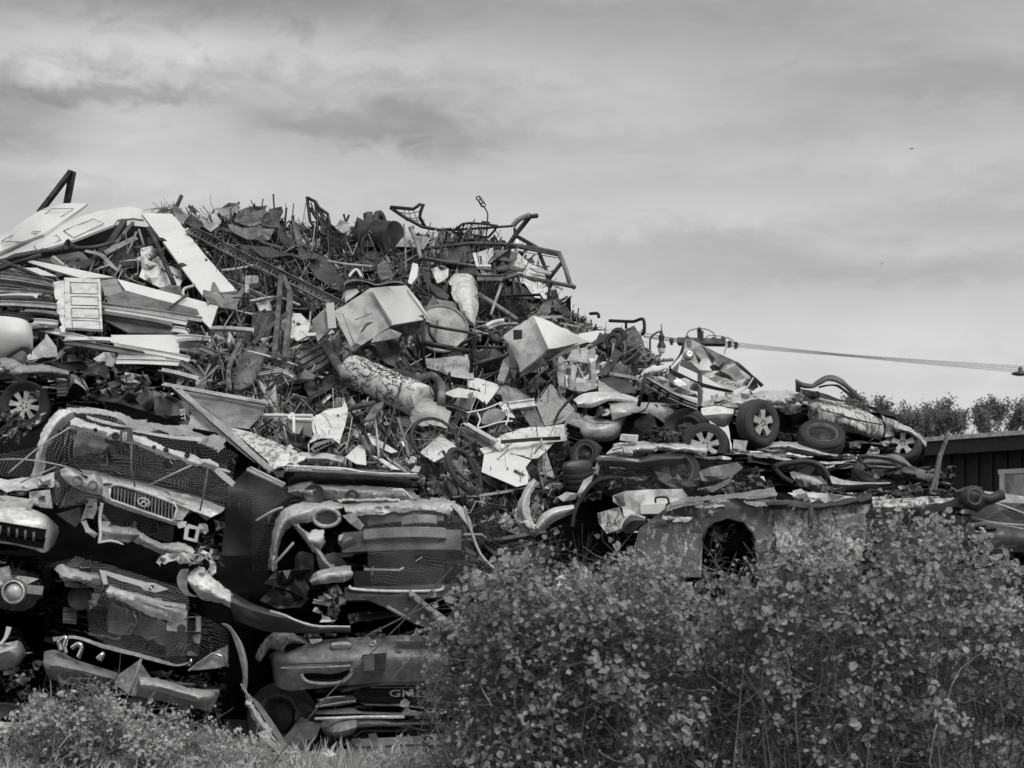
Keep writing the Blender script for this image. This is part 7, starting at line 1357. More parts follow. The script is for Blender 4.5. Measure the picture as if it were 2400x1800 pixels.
loft('bumper','g',[[(800,1100,.1),(950,1105,0),(1100,1120,0),(1200,1095,0),(1420,1085,.1)],[(780,1130,0),(950,1140,-.1),(1100,1150,-.1),(1250,1130,-.1),(1430,1120,0)],[(790,1160,.1),(950,1180,0),(1100,1180,0),(1300,1170,0),(1430,1160,.1)]],'car_dark',t,Y=Y-.25,nv=8)
tu('trim_line','g',[(815,1110),(960,1122),(1098,1140)],.013,'white',t,Y=Y-.42)
wheel('g',(1380,1210),Y-.1,.24,(.35,-.9,.2),par=t,steel=True,rim_m='dark')
sh('bracket','g',[(785,1150),(805,1180),(800,1235),(760,1240)],'pale',t,Y=Y-.3,amp=.03,sp=22,th=.02)
for k in range(46):
    r=random.Random(k+760); x=r.uniform(880,1950); y=r.uniform(1180,1370); a=r.uniform(-.5,.3)
    sh('torn_metal','g',[(x,y),(x+r.uniform(60,170)*math.cos(a),y+100*math.sin(a)+r.uniform(-25,20)),(x+r.uniform(60,170),y+r.uniform(30,80)),(x+r.uniform(-20,10),y+r.uniform(25,70))],r.choice(['mid','dark','grey','car_grey','dark','rust']),t,Y=Y+r.uniform(-.3,.15),amp=.06,sp=18)
for p,m in (([(1540,1220),(1620,1190),(1830,1145),(1870,1190),(1780,1260),(1560,1290)],'grey'),([(1210,1215),(1300,1230),(1390,1300),(1480,1290),(1530,1330),(1330,1340),(1240,1280)],'mid'),([(1530,1345),(1660,1320),(1800,1250),(1760,1310),(1640,1370)],'grey')): sh('seat_frame','g',p,m,t,Y=Y-.35,amp=.03,sp=22,th=.02)
wheel('g',(717,1100),22.3,.18,(-.45,-.85,.2),lab='dark steel spare wheel wedged below the grey saloon bumper',steel=True,rim_m='dark')
wheel('g',(647,1250),20.85,.165,(-.1,-.28,.95),lab='tyre lying flat with its ribbed tread showing below the spare wheel',wd=.26,steel=True,rim_m='dark')
for k in range(30):
    r=random.Random(k+800); x=r.uniform(1130,1420); y=r.uniform(870,980)
    sh('torn_metal','g',[(x,y),(x+r.uniform(30,90),y+r.uniform(-15,15)),(x+r.uniform(30,90),y+r.uniform(10,30)),(x,y+r.uniform(10,30))],r.choice(['rust','dark','dark','mid','black']),t,Y=Y+.2+r.uniform(-.1,.2),amp=.05,sp=13)
hexa('clip_panel','g',[(960,945),(1095,955),(1085,1000),(955,985)],[(970,935,.2),(1095,945,.2),(1090,990,.2),(960,980,.2)],'white_dirty',t,Y=Y-.2,dent=.01,n=4)
# white torn fender, lid and peeling car
t=T('torn_fender','big white torn fender curling over the bramble tops','fender')
loft('shell','g',[[(310,1255,.3),(240,1370,.1),(190,1480,0),(178,1560,.0),(220,1640,0),(330,1700,.1)],[(325,1290,.1),(265,1380,-.1),(230,1480,-.18),(230,1560,-.18),(270,1630,-.12),(360,1680,0)],[(345,1300,.2),(295,1390,0),(278,1490,-.05),(300,1570,-.05),(350,1620,0),(420,1650,.05)]],'white_dirty',t,Y=20.4,nv=12,nu=36,amp=.02)
loft('arch','g',[[(330,1620,.1),(380,1540,.05),(470,1490,.05),(610,1468,.1)],[(350,1640,-.1),(410,1570,-.12),(490,1520,-.12),(620,1490,0)],[(390,1660,.1),(450,1600,0),(520,1560,0),(615,1520,.1)]],'silver_bright',t,Y=20.3,nv=8)
sh('black_liner','g',[(260,1190),(310,1120),(350,1130),(345,1180),(330,1260),(300,1420),(290,1320),(295,1260)],'black',t,Y=20.6,amp=.03,sp=22)
loft('wing_liner','g',[[(320,1659),(360,1600),(440,1560),(580,1540)],[(330,1720),(420,1660),(500,1620),(600,1590)]],'void',t,Y=20.5,nv=4)
for k in range(24):
    r=random.Random(k+860); x=r.uniform(300,720); y=r.uniform(1130,1500)
    sh('torn_metal','g',[(x,y),(x+r.uniform(40,110),y+r.uniform(-35,20)),(x+r.uniform(30,110),y+r.uniform(20,60)),(x+r.uniform(-20,10),y+r.uniform(15,60))],r.choice(['dark','black','white_dirty','mid','pale','rust']),t,Y=20.9+r.uniform(-.2,.3),amp=.06,sp=16)
sh('grille_piece','g',[(495,1410),(560,1370),(640,1380),(630,1420),(540,1440)],'pale',t,Y=20.6,amp=.02,sp=20)
loft('bent_frame','g',[[(590,1620),(620,1480),(690,1360),(750,1290),(860,1250),(985,1255)],[(615,1625),(645,1490),(710,1380),(765,1310),(865,1270),(980,1268)]],'dark',Y=20.3,nv=3,nu=36,th=.04,lab='dark bent door frame arching before the white dented lid',cat='frame')
sh('crumpled_sheet','g',[(640,1380),(690,1280),(760,1240),(740,1310),(660,1420)],'white_dirty',Y=20.5,amp=.03,sp=20,lab='white crumpled sheet left of the dark bent door frame',cat='metal sheet')
t=T('dented_lid','white dented vehicle lid with plate recess above the peeling fender','lid')
sh('panel','g',[(903,1395),(1000,1362),(1180,1350),(1420,1345),(1455,1395),(1440,1432),(1300,1455),(1280,1530),(1100,1545),(985,1552),(975,1490),(905,1440)],'white_dirty',t,Y=20.5,amp=.018,sp=28)
hexa('plate_recess','g',[(1110,1462),(1285,1455),(1280,1530),(1112,1530)],[(1115,1458,.15),(1285,1450,.15),(1285,1528,.15),(1115,1528,.15)],'white',t,Y=20.35,dent=.01,n=4)
tu('handle','g',[(1222,1450),(1222,1415),(1260,1405),(1310,1412),(1320,1455)],.012,'dark',t,Y=20.35,curve=True); sh('dark_patch','g',[(910,1400),(980,1380),(1000,1470),(960,1480)],'mid',t,Y=20.44,amp=.02,sp=20)
Y=20.2
t=T('crushed_car','long peeling painted crushed car with dark wheel arch above the brambles','car',G2)
PEEL=t; core('g',[(1000,1560),(2600,1440),(3340,1480),(3340,1900),(1000,1900)][:2]+[(2900,1900),(1000,1900)],Y+.4,2.2,t,'void')
sh('fender','g',[(790,1525),(950,1480),(985,1560),(975,1640),(860,1680),(800,1600)],'peel',t,Y=Y-.1,amp=.03,sp=24)
loft('round_lamp','g',[[(960,1640),(980,1580),(1040,1545),(1140,1560)],[(985,1660,-.12),(1010,1610,-.15),(1060,1580,-.15),(1145,1580,-.05)],[(1000,1680),(1060,1660),(1100,1620),(1150,1590)]],'car_dark',t,Y=Y-.2,nv=8); loft('lamp_rim','g',[[(955,1630),(985,1565),(1050,1528),(1148,1555)],[(965,1640),(995,1575),(1055,1540),(1145,1565)]],'silver_bright',t,Y=Y-.32,nv=2)
arc=[(1760+190*math.cos(a),1730+165*math.sin(a)) for a in [math.pi+k*math.pi/10 for k in range(11)]]
sh('side_panel','g',[(1100,1640),(1180,1580),(1280,1500),(1380,1460),(1600,1425),(1860,1405),(2110,1390),(2130,1640),(2120,1860),(1990,2000)]+[(x,y) for x,y in arc[::-1]]+[(1560,2000),(1000,2000)],'peel_dark',t,Y=Y-.1,amp=.008,sp=24,wav=.12)
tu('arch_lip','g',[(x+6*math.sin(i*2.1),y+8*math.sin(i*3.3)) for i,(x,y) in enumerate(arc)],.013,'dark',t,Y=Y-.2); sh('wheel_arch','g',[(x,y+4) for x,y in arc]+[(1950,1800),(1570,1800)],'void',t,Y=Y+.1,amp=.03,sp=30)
loft('upper_edge','g',[[(1290,1490,.2),(1400,1430,.3),(1700,1400,.3),(2100,1340,.3)],[(1310,1510,-.05),(1420,1470,-.1),(1700,1435,-.1),(2120,1400,-.1)]],'car_grey',t,Y=Y-.1,nv=5,amp=.03)
sh('door_panel','h',[(372,1402),(640,1390),(860,1355),(1060,1330),(1085,1400),(1030,1440),(1040,1500),(1030,1700),(900,1850),(400,1850),(365,1540)],'peel_fine',t,Y=Y-.16,amp=.01,sp=26,wav=.15)
sh('bare_patch','h',[(812,1442),(1035,1430),(1030,1512),(825,1520)],'grey',t,Y=Y-.24,amp=.008,sp=30)
loft('folded_edge','h',[[(300,1350,.1),(500,1330,.1),(700,1360,.1),(900,1330,.1),(1080,1290,.1)],[(310,1375,-.1),(500,1370,-.15),(700,1390,-.15),(900,1360,-.15),(1090,1320,-.1)],[(330,1400,0),(500,1395,0),(700,1400,0),(900,1375,0),(1085,1350,0)]],'dark',t,Y=Y-.2,nv=6,amp=.03)
sh('crumpled_top','h',[(500,1265),(560,1250),(600,1280),(760,1285),(1060,1325),(1040,1350),(800,1370),(640,1350),(500,1310)],'white_dirty',t,Y=Y-.05,amp=.06,sp=18)
loft('rear_panel','h',[[(1085,1330,.1),(1280,1325,.1),(1500,1310,.1),(1700,1320,.1)],[(1095,1380,-.1),(1280,1380,-.12),(1480,1370,-.12),(1660,1350,0)],[(1110,1440,.1),(1250,1430,0),(1400,1410,0),(1540,1400,.1)]],'peel',t,Y=Y-.1,nv=10,nu=30,amp=.03)
sh('lower_dark','h',[(1050,1430),(1450,1400),(1800,1460),(1800,1700),(1040,1700)],'mid',t,Y=Y+.05,amp=.05,sp=30)
for k in range(30):
    r=random.Random(k+900); x=r.uniform(480,1750); y=r.uniform(1225,1330)
    sh('torn_metal','h',[(x,y),(x+r.uniform(60,160),y+r.uniform(-25,20)),(x+r.uniform(60,160),y+r.uniform(15,40)),(x+r.uniform(-10,10),y+r.uniform(10,35))],r.choice(['mid','dark','grey','rust','rust_light','white_dirty','car_grey']),t,Y=Y+r.uniform(-.1,.25),amp=.05,sp=15)
for x in (632,): tu('post','h',[(632,1370),(636,1520),(645,1700)],.03,'dark',Y=19.6,lab='thin dark stake standing before the peeling door panel',cat='stake')
t=T('axle','dark axle and brake hub with long control arm at the end of the stack','axle')
fin('hub',*lathe(W('h',(1845,1312),19.7),(.25,-.95,.1),[(.001,.06),(.02,.06),(.025,.04),(.06,.04),(.07,.02),(.115,.015),(.12,-.02),(.12,-.06),(.001,-.06)],24),'rust',t,smooth=True)
tu('control_arm','h',[(1440,1432),(1600,1385),(1780,1325)],.05,'dark',t,Y=19.8,sq=True); tu('control_arm','h',[(1780,1340),(1850,1300),(1960,1330),(2060,1290)],.055,'dark',t,Y=19.75)
loft('arm_bracket','h',[[(1770,1300),(1800,1240),(1850,1235)],[(1790,1390,-.1),(1830,1370,-.1),(1900,1330,-.1)],[(1850,1420),(1900,1400),(1990,1350)]],'rust',t,Y=19.9,nv=6,crump=.04)
fin('hub_ring',*lathe(W('h',(1845,1312),19.6),(.25,-.95,.1),[(.06,0),(.07,.015),(.08,.015),(.085,0)],20),'mid',t,smooth=True)
sh('white_slab','h',[(1840,1258),(1990,1275),(2320,1320),(2320,1360),(1960,1350),(1870,1300)],'white_dirty',Y=20.2,amp=.02,sp=26,lab='white slab edge lying behind the axle beneath the barn',cat='slab')
t=T('crushed_car','dark grey car door with oval handle low at the end of the stack','car',G2)
core('h',[(1700,1380),(2500,1370),(2500,1900),(1720,1900)],Y+.2,2.2,t,'void')
sh('netted_roof','h',[(1790,1420),(1990,1350),(2400,1370),(2400,1540),(1900,1500)],'dark',t,Y=Y-.05,amp=.03,sp=30)
loft('door','h',[[(1785,1515,.05),(1950,1500,0),(2212,1530,0),(2500,1560,.05)],[(1800,1580,-.1),(1950,1590,-.14),(2212,1610,-.14),(2500,1630,-.1)],[(1840,1700,0),(1960,1720,-.05),(2212,1720,-.05),(2500,1730,0)]],'mid',t,Y=Y-.1,nv=10)
loft('handle_recess','h',[[(1845,1535),(1920,1522),(2010,1545)],[(1850,1560),(1920,1570),(2005,1560)]],'void',t,Y=Y-.22,nv=3); tu('handle','h',[(1870,1548),(1930,1545),(1990,1552)],.016,'black',t,Y=Y-.25)
loft('door_edge','h',[[(1790,1508),(1960,1495),(2212,1540),(2500,1570)],[(1795,1518),(1960,1505),(2212,1550),(2500,1580)]],'silver',t,Y=Y-.2,nv=2)
tu('cable','h',[[(1820,1460),(1990,1500),(2212,1520)],[(1970,1345),(2100,1390),(2212,1430)]],.008,'pale',t,Y=Y-.3,curve=True)
net('h',[(1780,1420),(1980,1340),(2420,1370),(2420,1540),(1950,1510),(1800,1500)],Y-.35,'netting over the dark car at the end of the stack')
net('g',[(760,1180),(900,1050),(1300,1130),(1830,1140),(2010,1230),(2100,1330),(1900,1350),(1500,1400),(1330,1420),(860,1400),(740,1330)],20.55,'netting over the dark crushed wagon beside the white dented lid','net_dark',.15)
net('g',[(640,980),(960,960),(980,880),(1010,830),(960,820),(860,960),(660,990),(620,1100),(740,1100)],21.9,'netting caught below the grey saloon bumper','net_dark')
net('h',[(1050,1400),(1300,1390),(1560,1440),(1820,1480),(1780,1590),(1300,1560),(1040,1500)],19.8,'netting hanging on the lower dark panel of the peeling car','net_dark')
for k in range(16):
    r=random.Random(k+1500); x=r.uniform(1600,1920); y=r.uniform(1600,1760)
    sh('torn_metal','g',[(x,y),(x+r.uniform(40,110),y+r.uniform(-30,30)),(x+r.uniform(30,90),y+r.uniform(20,60)),(x+r.uniform(-10,10),y+r.uniform(15,50))],r.choice(['dark','mid','rust','grey']),PEEL,Y=20.2+r.uniform(.0,.25),amp=.05,sp=14)
for k in range(12):
    r=random.Random(k+1600); x=r.uniform(1150,2050); y=r.uniform(1420,1470) if x>1350 else r.uniform(1520,1600)
    loft('peeled_fold','g',[[(x,y),(x+60,y+r.uniform(-14,10)),(x+r.uniform(110,240),y+r.uniform(-20,14))],[(x,y+14),(x+60,y+r.uniform(12,34)),(x+r.uniform(110,240),y+r.uniform(14,30))]],r.choice(['peel_dark','peel','car_grey','dark','silver']),PEEL,Y=20.0,nv=5,nu=20,amp=.03)
# unseen base of the stack, coloured dark for shade behind the brambles
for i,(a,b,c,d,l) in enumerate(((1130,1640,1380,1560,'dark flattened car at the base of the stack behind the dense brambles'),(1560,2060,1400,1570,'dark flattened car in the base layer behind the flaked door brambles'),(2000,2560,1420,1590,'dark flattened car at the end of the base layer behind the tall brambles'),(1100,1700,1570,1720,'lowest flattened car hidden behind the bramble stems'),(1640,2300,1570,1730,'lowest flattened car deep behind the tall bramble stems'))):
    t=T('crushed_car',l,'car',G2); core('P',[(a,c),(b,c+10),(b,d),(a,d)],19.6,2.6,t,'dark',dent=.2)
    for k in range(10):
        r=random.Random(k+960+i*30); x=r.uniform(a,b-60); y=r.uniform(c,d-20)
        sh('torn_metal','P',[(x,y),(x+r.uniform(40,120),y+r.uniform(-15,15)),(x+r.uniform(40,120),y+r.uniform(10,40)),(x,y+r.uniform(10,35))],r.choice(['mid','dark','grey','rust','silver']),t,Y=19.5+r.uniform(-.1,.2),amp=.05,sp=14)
for i,(p,l) in enumerate((([(1985,1480),(2060,1445),(2130,1470),(2120,1500),(2020,1500)],'white torn sheet gleaming through the middle of the brambles'),([(2070,1410),(2120,1390),(2150,1400),(2110,1425)],'small white sheet scrap gleaming above the torn sheet in the brambles'),([(1880,1500),(1920,1465),(1960,1460),(1910,1530),(1860,1540)],'slanting white strip gleaming through the brambles'),
    ([(2310,1420),(2370,1400),(2440,1440),(2420,1480),(2340,1450)],'white sheet gleaming through the end of the brambles'),([(2270,1500),(2340,1490),(2350,1540),(2290,1530)],'broken white panel gleaming low through the end of the brambles'),([(2030,1550),(2070,1530),(2080,1555),(2040,1560)],'tiny white chip low in the tall brambles'),([(1640,1580),(1670,1570),(1670,1595),(1645,1595)],'white scrap spot behind the dense brambles'),([(1335,1480),(1370,1470),(1365,1540),(1345,1520)],'upright white strip behind the leafy bramble'),([(1310,1360),(1360,1330),(1380,1360),(1330,1390)],'white crumpled fins behind the bramble top'),([(1760,1540),(1830,1530),(1840,1550),(1770,1565)],'thin white strip gleaming under the flaked door brambles'))):
    cx_=sum(q[0] for q in p)/len(p); cy_=sum(q[1] for q in p)/len(p)  # white sheets added to stand in for light through bramble gaps
    sh('white_scrap','P',[(cx_+(x-cx_)*1.35,cy_+(y-cy_)*1.35) for x,y in p],'white',Y=15.0,amp=.06,sp=14,lab=l,cat='metal sheet')
# ---------------------------------------------------------------- the mass of single scrap pieces on the heap
HERO=[]      # landmarks for telling pieces apart: (pixel, short words)
for q in (('a',1400,650,'the white slab door'),('a',320,480,'the pale panelled door'),('a',620,1060,'the four panel door'),('a',1300,1350,'the white siding end'),('a',1580,1400,'the rusty plate'),('a',1850,1500,'the moulded seat'),('a',1800,380,'the folded skyline plate'),('a',2090,1100,'the upright square tubes'),
          ('b',470,230,'the black chair frame'),('b',830,500,'the gearbox casting'),('b',930,950,'the big white box'),('b',470,1040,'the narrow pale cabinet'),('b',1550,850,'the tall dented tank'),('b',1375,1100,'the round drum'),('b',1640,330,'the wire shelf'),('i',610,680,'the oval backed chair'),('i',880,1330,'the crushed appliance peak'),
          ('i',600,1020,'the bristly tangle'),('d',950,330,'the mottled tank'),('d',1290,510,'the corrugated sheet'),('d',560,620,'the torn white panel'),('d',430,120,'the punched casting'),('d',1330,820,'the white creased sheet'),('d',1850,960,'the folded refrigerator door'),('d',1750,560,'the oval chair back'),
          ('g',660,460,'the foil bundle'),('g',1130,355,'the wheel cover'),('g',480,740,'the curved speckled sheet'),('d',650,980,'the black lid'),('c',1650,500,'the tilted trailer sheet'),('d',1720,1150,'the white torn fender'),('i',1500,1300,'the mower wheels'),('g',1000,170,'the long handrail'),('a',1180,780,'the crumpled white sheet'),('b',420,650,'the long dark blade')):
    HERO.append((px(q[0],q[1],q[2]),q[3]))
ADJ={'white':'white','white_dirty':'off white','pale':'pale','grey':'grey','mid':'dim grey','dark':'dark','black':'black','rust':'rusty brown','rust_light':'weathered rusty','alu':'shiny','silver':'silvery','plastic':'black plastic','peel':'flaking','granite':'speckled','car_grey':'dull painted'}
AUTO=[]
def autolab(o,qx,qy,key,noun,size,style):
    d,h=min((((p[0]-qx)**2+(p[1]-qy)**2),(p,s)) for p,s in HERO)
    dx,dy=qx-h[0][0],qy-h[0][1]
    rel='on' if d<22**2 else ('above' if dy<0 else 'below') if abs(dy)>abs(dx) else ('near the right of' if dx>0 else 'near the left of')
    AUTO.append((o,f"{size} {ADJ.get(key,key)} {style} {noun} {rel} {h[1]}",qx,qy,size))
for o in THINGS:
    if o.name.startswith(('gutter_length','netting_cord')):
        vs=[v.co for v in o.data.vertices]; c=sum(vs,Vector())/len(vs); q=(1200+c.x/c.y*FPX,HOR-(c.z-CZ)/c.y*FPX)
        L_=max((v-c).length for v in vs)
        if o.name.startswith('gutter'): autolab(o,q[0],q[1],o.data.materials[0].name,'gutter length','long' if L_>.6 else 'short','channel')
        else: o['label']=['pale netting cord slanting from the pale pillar of the off roader','pale netting cord drooping from the edge past the pale headlight','short pale netting cord rising over the white crushed nose','pale netting cord crossing the windscreen above the arched grille','pale netting cord falling from the corner of the silver van to the brambles','pale netting cord stretched at the top of the silver van wing','pale netting cord below the silver van wing brace'][[x for x in THINGS if x.name.startswith('netting_cord')].index(o)]
def pieces(seed,n,reg,kinds,pal,smin,smax,lift,Yc=None,names=None):
    r=random.Random(seed); x0=min(p[0] for p in reg);x1=max(p[0] for p in reg);y0=min(p[1] for p in reg);y1=max(p[1] for p in reg); k=0; tries=0
    while k<n and tries<n*60:
        tries+=1
        qx,qy=r.uniform(x0,x1),r.uniform(y0,y1)
        if not inside(qx,qy,reg) or (Yc is None and qy<sil(qx)+(14 if kinds[0]!='rod' else 50)): continue
        k+=1
        Yv=(heapY(qx,qy) if Yc is None else Yc)-r.uniform(*lift); c=U(qx,qy,Yv); s=smin+(smax-smin)*r.random()**1.7
        kd=r.choice(kinds); m=r.choice(pal); zr=r.gauss(0,.65)+r.choice((0,3.14)) if kd in('rod','pipe','strip') else r.uniform(0,6.28); rot=Matrix.Rotation(r.gauss(0,.7),3,'X')@Matrix.Rotation(r.gauss(0,.35 if kd in('rod','pipe','strip') else .9),3,'Y')@Matrix.Rotation(zr,3,'Z')
        base=Matrix.Rotation(r.uniform(.2,1.2),3,'X')           # lying back against the slope
        F=base@rot
        if kd=='shard':
            nn=r.choice((4,4,5,6,7)); asp=r.uniform(.45,1); pts=[]
            for a in range(nn):
                an=6.283*(a+r.uniform(-.25,.25))/nn; q=s*r.uniform(.7,1.15); pts.append((math.cos(an)*q,math.sin(an)*q*asp))
            co=[Vector(p) for p in pts]
            for _ in range(r.randint(5,12)): co.append(Vector((r.gauss(0,.35)*s,r.gauss(0,.35)*s*asp)))
            try: res=delaunay_2d_cdt(co,[],[list(range(nn))],1,1e-5)
            except Exception: continue
            am=s*r.choice((.06,.12,.19)); ax=r.uniform(-1.2,1.2)
            vs=[c+F@Vector((v.x,v.y,r.gauss(0,am)+ax*v.x*v.x/s)) for v in res[0]]; fs=[tuple(f) for f in res[2]]; th=.006; sm=False
            nm,noun,sty=('sheet_scrap','sheet scrap','creased' if am<s*.1 else 'crumpled' if am>s*.18 else 'bent')
        elif kd=='strip':
            L_=s*r.uniform(1.8,3.6); wd=r.uniform(.03,.09); b1,b2=r.gauss(0,.25),r.gauss(0,.15); vs=[];fs=[]; fl=wd*r.choice((0,.5,.8))
            for i in range(7):
                u=i/6-.5; z=b1*L_*u*u+b2*L_*u*u*u
                vs+=[c+F@Vector((u*L_,-wd/2,z+fl)),c+F@Vector((u*L_,-wd/2,z)),c+F@Vector((u*L_,wd/2,z)),c+F@Vector((u*L_,wd/2,z+fl*.9))]
                if i: q=(i-1)*4; fs+=[(q+a,q+a+1,q+a+5,q+a+4) for a in range(3)]
            th=.005; sm=False; nm,noun,sty=('metal_strip','metal strip','folded' if fl else 'flat')
        elif kd in('rod','wire','pipe'):
            L_=s*r.uniform(2.2,5); rr={'rod':r.uniform(.008,.018),'wire':.005,'pipe':r.uniform(.014,.028)}[kd]; P=[]; b1=r.gauss(0,.2 if kd!='wire' else .8); b2=r.gauss(0,.15 if kd!='wire' else .6); kk=r.random()<.35
            for i in range(9 if kd=='wire' else 5):
                u=i/(8 if kd=='wire' else 4)-.5; y=b1*L_*u*u*(4 if kk and abs(u)>.3 else 1); P.append(c+F@Vector((u*L_,y,b2*L_*u*u+(r.gauss(0,.03) if kd=='wire' else 0))))
            vs,fs=tubev(P,rr,6 if kd!='wire' else 4); th=0; sm=True; nm,noun,sty={'rod':('scrap_rod','rod','bent' if abs(b1)>.15 else 'straight'),'wire':('loose_wire','wire','curling'),'pipe':('scrap_pipe','pipe','curved' if abs(b1)>.15 else 'straight')}[kd]
        elif kd=='box':
            d=[s*r.uniform(.5,1),s*r.uniform(.4,.8),s*r.uniform(.25,.6)]; vs=[]; fs=[]
            for z in (-1,1):
                for y in (-1,1):
                    for x in (-1,1): vs.append(c+F@Vector((x*d[0]*r.uniform(.8,1.1),y*d[1]*r.uniform(.8,1.1),z*d[2]*r.uniform(.7,1.1))))
            fs=[(0,1,3,2),(4,6,7,5),(0,4,5,1),(2,3,7,6),(0,2,6,4),(1,5,7,3)]
            bm=bmesh.new(); vv=[bm.verts.new(v) for v in vs]; [bm.faces.new([vv[i] for i in f]) for f in fs]; bmesh.ops.subdivide_edges(bm,edges=bm.edges[:],cuts=3,use_grid_fill=True)
            for v in bm.verts: v.co+=Vector((r.gauss(0,1),r.gauss(0,1),r.gauss(0,1)))*s*.035
            bm.verts.index_update(); vs=[v.co.copy() for v in bm.verts]; fs=[tuple(v.index for v in f.verts) for f in bm.faces]; bm.free()
            th=0; sm=False; nm,noun,sty=('crushed_box','box','crushed')
        elif kd=='ring':
            vs,fs=lathe(c,F@Vector((0,0,1)),[(s*.8,-.01),(s*.86,0),(s*.8,.012),(s*.76,0),(s*.8,-.01)],20,6.283*r.uniform(.5,1)-.001); th=0; sm=True; nm,noun,sty=('metal_hoop','hoop','round')
        elif kd=='can':
            vs,fs=lathe(c,F@Vector((1,0,0)),[(.001,-s*.7),(s*.38,-s*.68),(s*.4,-s*.6),(s*.36,0),(s*.4,s*.6),(s*.36,s*.68),(.001,s*.6)],14)
            vs=[v+Vector((r.gauss(0,1),r.gauss(0,1),r.gauss(0,1)))*s*.03 for v in vs]; th=0; sm=False; nm,noun,sty=('crushed_can','canister','dented')
        else: # trough: bent half pipe sheet
            L_=s*1.6; vs=[];fs=[]; a0=r.uniform(.8,2.6); rd=s*.5
            for i in range(5):
                for j in range(7): an=-a0/2+a0*j/6; vs.append(c+F@Vector((L_*(i/4-.5),math.sin(an)*rd+r.gauss(0,.012),math.cos(an)*rd+r.gauss(0,.012))))
            for i in range(4):
                for j in range(6): q=i*7+j; fs.append((q,q+1,q+8,q+7))
            th=.006; sm=False; nm,noun,sty=('curved_panel','panel','curved')
        o=fin(nm,vs,fs,m,lab='x',cat=noun.split()[-1] if noun!='sheet scrap' else 'metal scrap',grp=f'loose {noun}s on the heap',smooth=sm,th=th)
        autolab(o,qx,qy,m,noun,'large' if s>smin+(smax-smin)*.5 else 'small' if s<smin+(smax-smin)*.15 else 'medium',sty)
top=[(x,sil(x)+8) for x in range(-60,1600,40)]
UP=[(430,520)]+[(x,sil(x)+4) for x in range(440,1320,40)]+[(1300,760),(1100,800),(900,700),(560,760),(480,640)]
MIDR=[(440,800),(900,760),(1100,830),(1500,830),(1560,900),(1380,920),(1330,1050),(1290,1180),(1230,1300),(1100,1200),(980,1130),(640,1090),(560,1000),(420,900)]
LEFT=[(-60,640),(430,560),(560,740),(560,860),(420,900),(150,870),(-60,900)]
TOE=[(980,1100),(1230,1050),(1300,1200),(1240,1380),(1100,1400),(1040,1300)]
RT=[(1200,640),(1300,700),(1400,770),(1520,830),(1560,900),(1400,900),(1240,800)]
DK=['dark','mid','rust','rust','rust_light','black','grey','dark']; LT=['white','white_dirty','pale','grey','mid','pale','white_dirty','silver','alu']; MX=['white_dirty','pale','grey','grey','mid','dark','rust','rust_light','silver','mid']
pieces(1,66,UP,['shard'],DK+['pale','grey','rust_light','rust_light'],.14,.40,(.0,.3))
pieces(2,46,UP,['strip'],DK+['grey','pale'],.12,.3,(.1,.4))
pieces(3,72,UP,['rod','rod','rod','pipe'],['dark','black','rust','mid','grey','pale','rust','grey','white_dirty'],.12,.34,(.1,.5))
pieces(4,40,UP,['wire'],['black','dark','mid','pale'],.1,.25,(.2,.6))
pieces(5,24,UP,['box','can','trough','ring'],DK+['pale','white_dirty','grey'],.09,.22,(.1,.35))
pieces(11,185,MIDR,['shard'],LT+LT+MX,.11,.36,(.1,.6))
pieces(12,70,MIDR,['strip'],LT+MX,.10,.26,(.3,.8))
pieces(13,32,MIDR,['rod','rod','pipe'],['dark','black','rust','mid','grey','pale','white_dirty'],.10,.28,(.4,.9))
pieces(14,26,MIDR,['wire'],['black','dark','mid','white_dirty'],.08,.2,(.6,1.0))
pieces(15,44,MIDR,['box','can','trough','ring'],MX+LT,.07,.19,(.3,.8))
pieces(21,40,LEFT,['strip'],LT+['mid','dark','grey'],.14,.34,(.1,.5))
pieces(22,26,LEFT,['shard'],MX,.10,.26,(.0,.3))
pieces(23,22,LEFT,['rod','pipe'],['dark','rust','mid','grey'],.14,.34,(.2,.5))
pieces(31,50,TOE,['shard','trough'],MX+['dark','dark'],.08,.22,(.2,.9))
pieces(32,34,TOE,['strip','rod','wire'],MX+['dark'],.08,.24,(.4,1.0))
pieces(41,44,RT,['shard','strip','trough'],MX+['dark','black','black','dark'],.08,.22,(.1,.6))
pieces(42,30,RT,['rod','pipe','wire','box'],MX+['black','dark'],.08,.2,(.3,.8))
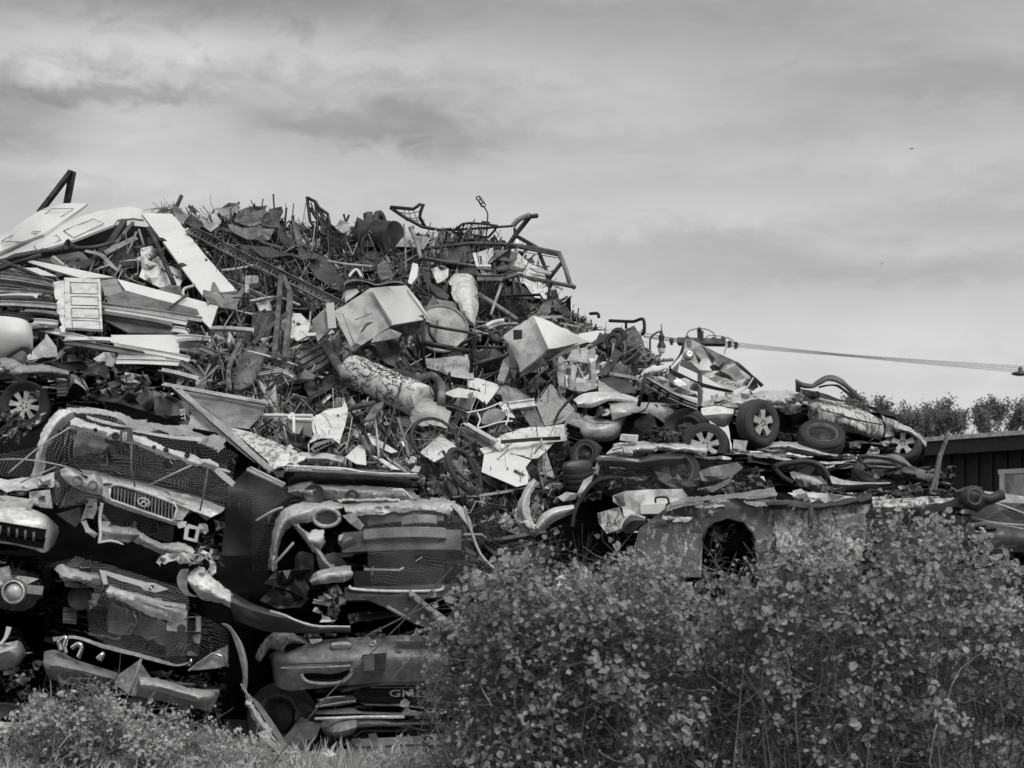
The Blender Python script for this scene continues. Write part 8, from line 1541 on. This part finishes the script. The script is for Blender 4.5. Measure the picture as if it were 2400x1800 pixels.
def crumbs(seed,n,reg,smin,smax,name,lab,lift=(-.25,.5),wts=(5,5,5,4,3,5,4,3,1),fl=.55,rk=(.06,.2)):     # the small litter nobody could count
    r=random.Random(seed); pal=['dark','mid','grey','pale','white_dirty','rust','rust_light','black','alu']
    x0=min(p[0] for p in reg);x1=max(p[0] for p in reg);y0=min(p[1] for p in reg);y1=max(p[1] for p in reg); VS=[];FS=[];MI=[]; k=0
    while k<n:
        qx,qy=r.uniform(x0,x1),r.uniform(y0,y1)
        if not inside(qx,qy,reg) or qy<sil(qx)+(10 if fl else 48): continue
        k+=1; c=U(qx,qy,heapY(qx,qy)-r.uniform(*lift)); s=r.uniform(smin,smax); mi=r.choices(range(9),wts)[0]
        R3=Matrix.Rotation(r.uniform(0,6.28),3,'X')@Matrix.Rotation(r.uniform(0,6.28),3,'Y')@Matrix.Rotation(r.uniform(0,6.28),3,'Z'); o=len(VS)
        if r.random()<fl:
            w_=s*r.uniform(.4,.9); b=[(-s,-w_,r.gauss(0,.2)*s),(s*r.uniform(.5,1),-w_*.8,r.gauss(0,.2)*s),(s,w_,r.gauss(0,.3)*s),(-s*.7,w_*r.uniform(.5,1),r.gauss(0,.2)*s),(0,0,r.gauss(0,.4)*s)]
            VS+=[c+R3@Vector(q) for q in b]; f=[(o,o+1,o+4),(o+1,o+2,o+4),(o+2,o+3,o+4),(o+3,o,o+4)]
        else:
            v,f=tubev([c+R3@Vector((u*s*3,r.gauss(0,.15)*s,0)) for u in (-1,0,1)],s*r.uniform(*rk),4); VS+=v; f=[tuple(i+o for i in q) for q in f]
        FS+=f; MI+=[mi]*len(f)
    fin(name,VS,FS,pal,lab=lab,cat='debris',kind='stuff',mi=MI)
crumbs(7,5200,UP+[],.03,.12,'scrap_debris','fine dark rods shards and wire litter packed over the upper heap',(-.25,.35),fl=.68)
crumbs(8,7000,MIDR,.04,.15,'scrap_debris','fine mixed metal litter filling the middle slope',wts=(3,4,7,8,7,2,5,1,2),fl=.85)
crumbs(9,1600,LEFT,.03,.10,'scrap_debris','fine litter between the doors and siding of the upper end')
crumbs(10,1300,TOE,.03,.08,'scrap_debris','fine dark litter at the toe of the slope beside the brambles')
crumbs(11,1500,RT,.03,.08,'scrap_debris','fine dark litter on the falling shoulder of the heap')
crumbs(12,1500,UP,.07,.17,'wire_debris','fine tangle of thin wire and rod ends over the upper heap',(-.05,.4),(4,4,5,4,2,5,4,5,0),.0,(.02,.05))
crumbs(13,1500,MIDR,.06,.16,'wire_debris','fine tangle of thin wire and rod ends over the middle slope',(.0,.7),(4,4,5,5,4,3,4,4,0),.0,(.02,.055))
from collections import defaultdict
gd=defaultdict(list)
for a in AUTO: gd[a[1]].append(a)
ORD=['first','second','third','fourth','fifth','sixth','seventh','eighth','ninth','tenth']
for l,v in gd.items():
    if len(v)==1: v[0][0]['label']=l
    else:
        v.sort(key=lambda a:a[3])
        nms=['upper','lower'] if len(v)==2 else ['uppermost']+['middle']*(len(v)-2)+['lowest'] if len(v)==3 else [ORD[min(i,9)]+' from the top' for i in range(len(v))]
        for q,a in zip(nms,v): a[0]['label']=f"{q} {l}" if len(v)<4 else f"{l}, {q}"
for o in THINGS:       # keep labels within sixteen words
    l=o.get('label')
    if l: o['label']=' '.join(l.split()[:16])
# ---------------------------------------------------------------- every thing's origin goes to its base
def recentre():
    bpy.context.view_layer.update()
    for o in THINGS:
        objs=[c for c in [o]+list(o.children_recursive) if c.type=='MESH']
        lo=Vector((1e9,)*3); hi=-lo
        for c in objs:
            n=len(c.data.vertices)
            if not n: continue
            for v in c.data.vertices:
                for q in range(3):
                    if v.co[q]<lo[q]: lo[q]=v.co[q]
                    if v.co[q]>hi[q]: hi[q]=v.co[q]
        if lo.x>1e8 or o.name.startswith(('ground','haze')): continue
        c0=Vector(((lo.x+hi.x)/2,(lo.y+hi.y)/2,lo.z)); M=Matrix.Translation(-c0)
        for c in objs: c.data.transform(M)
        o.location=c0
recentre()
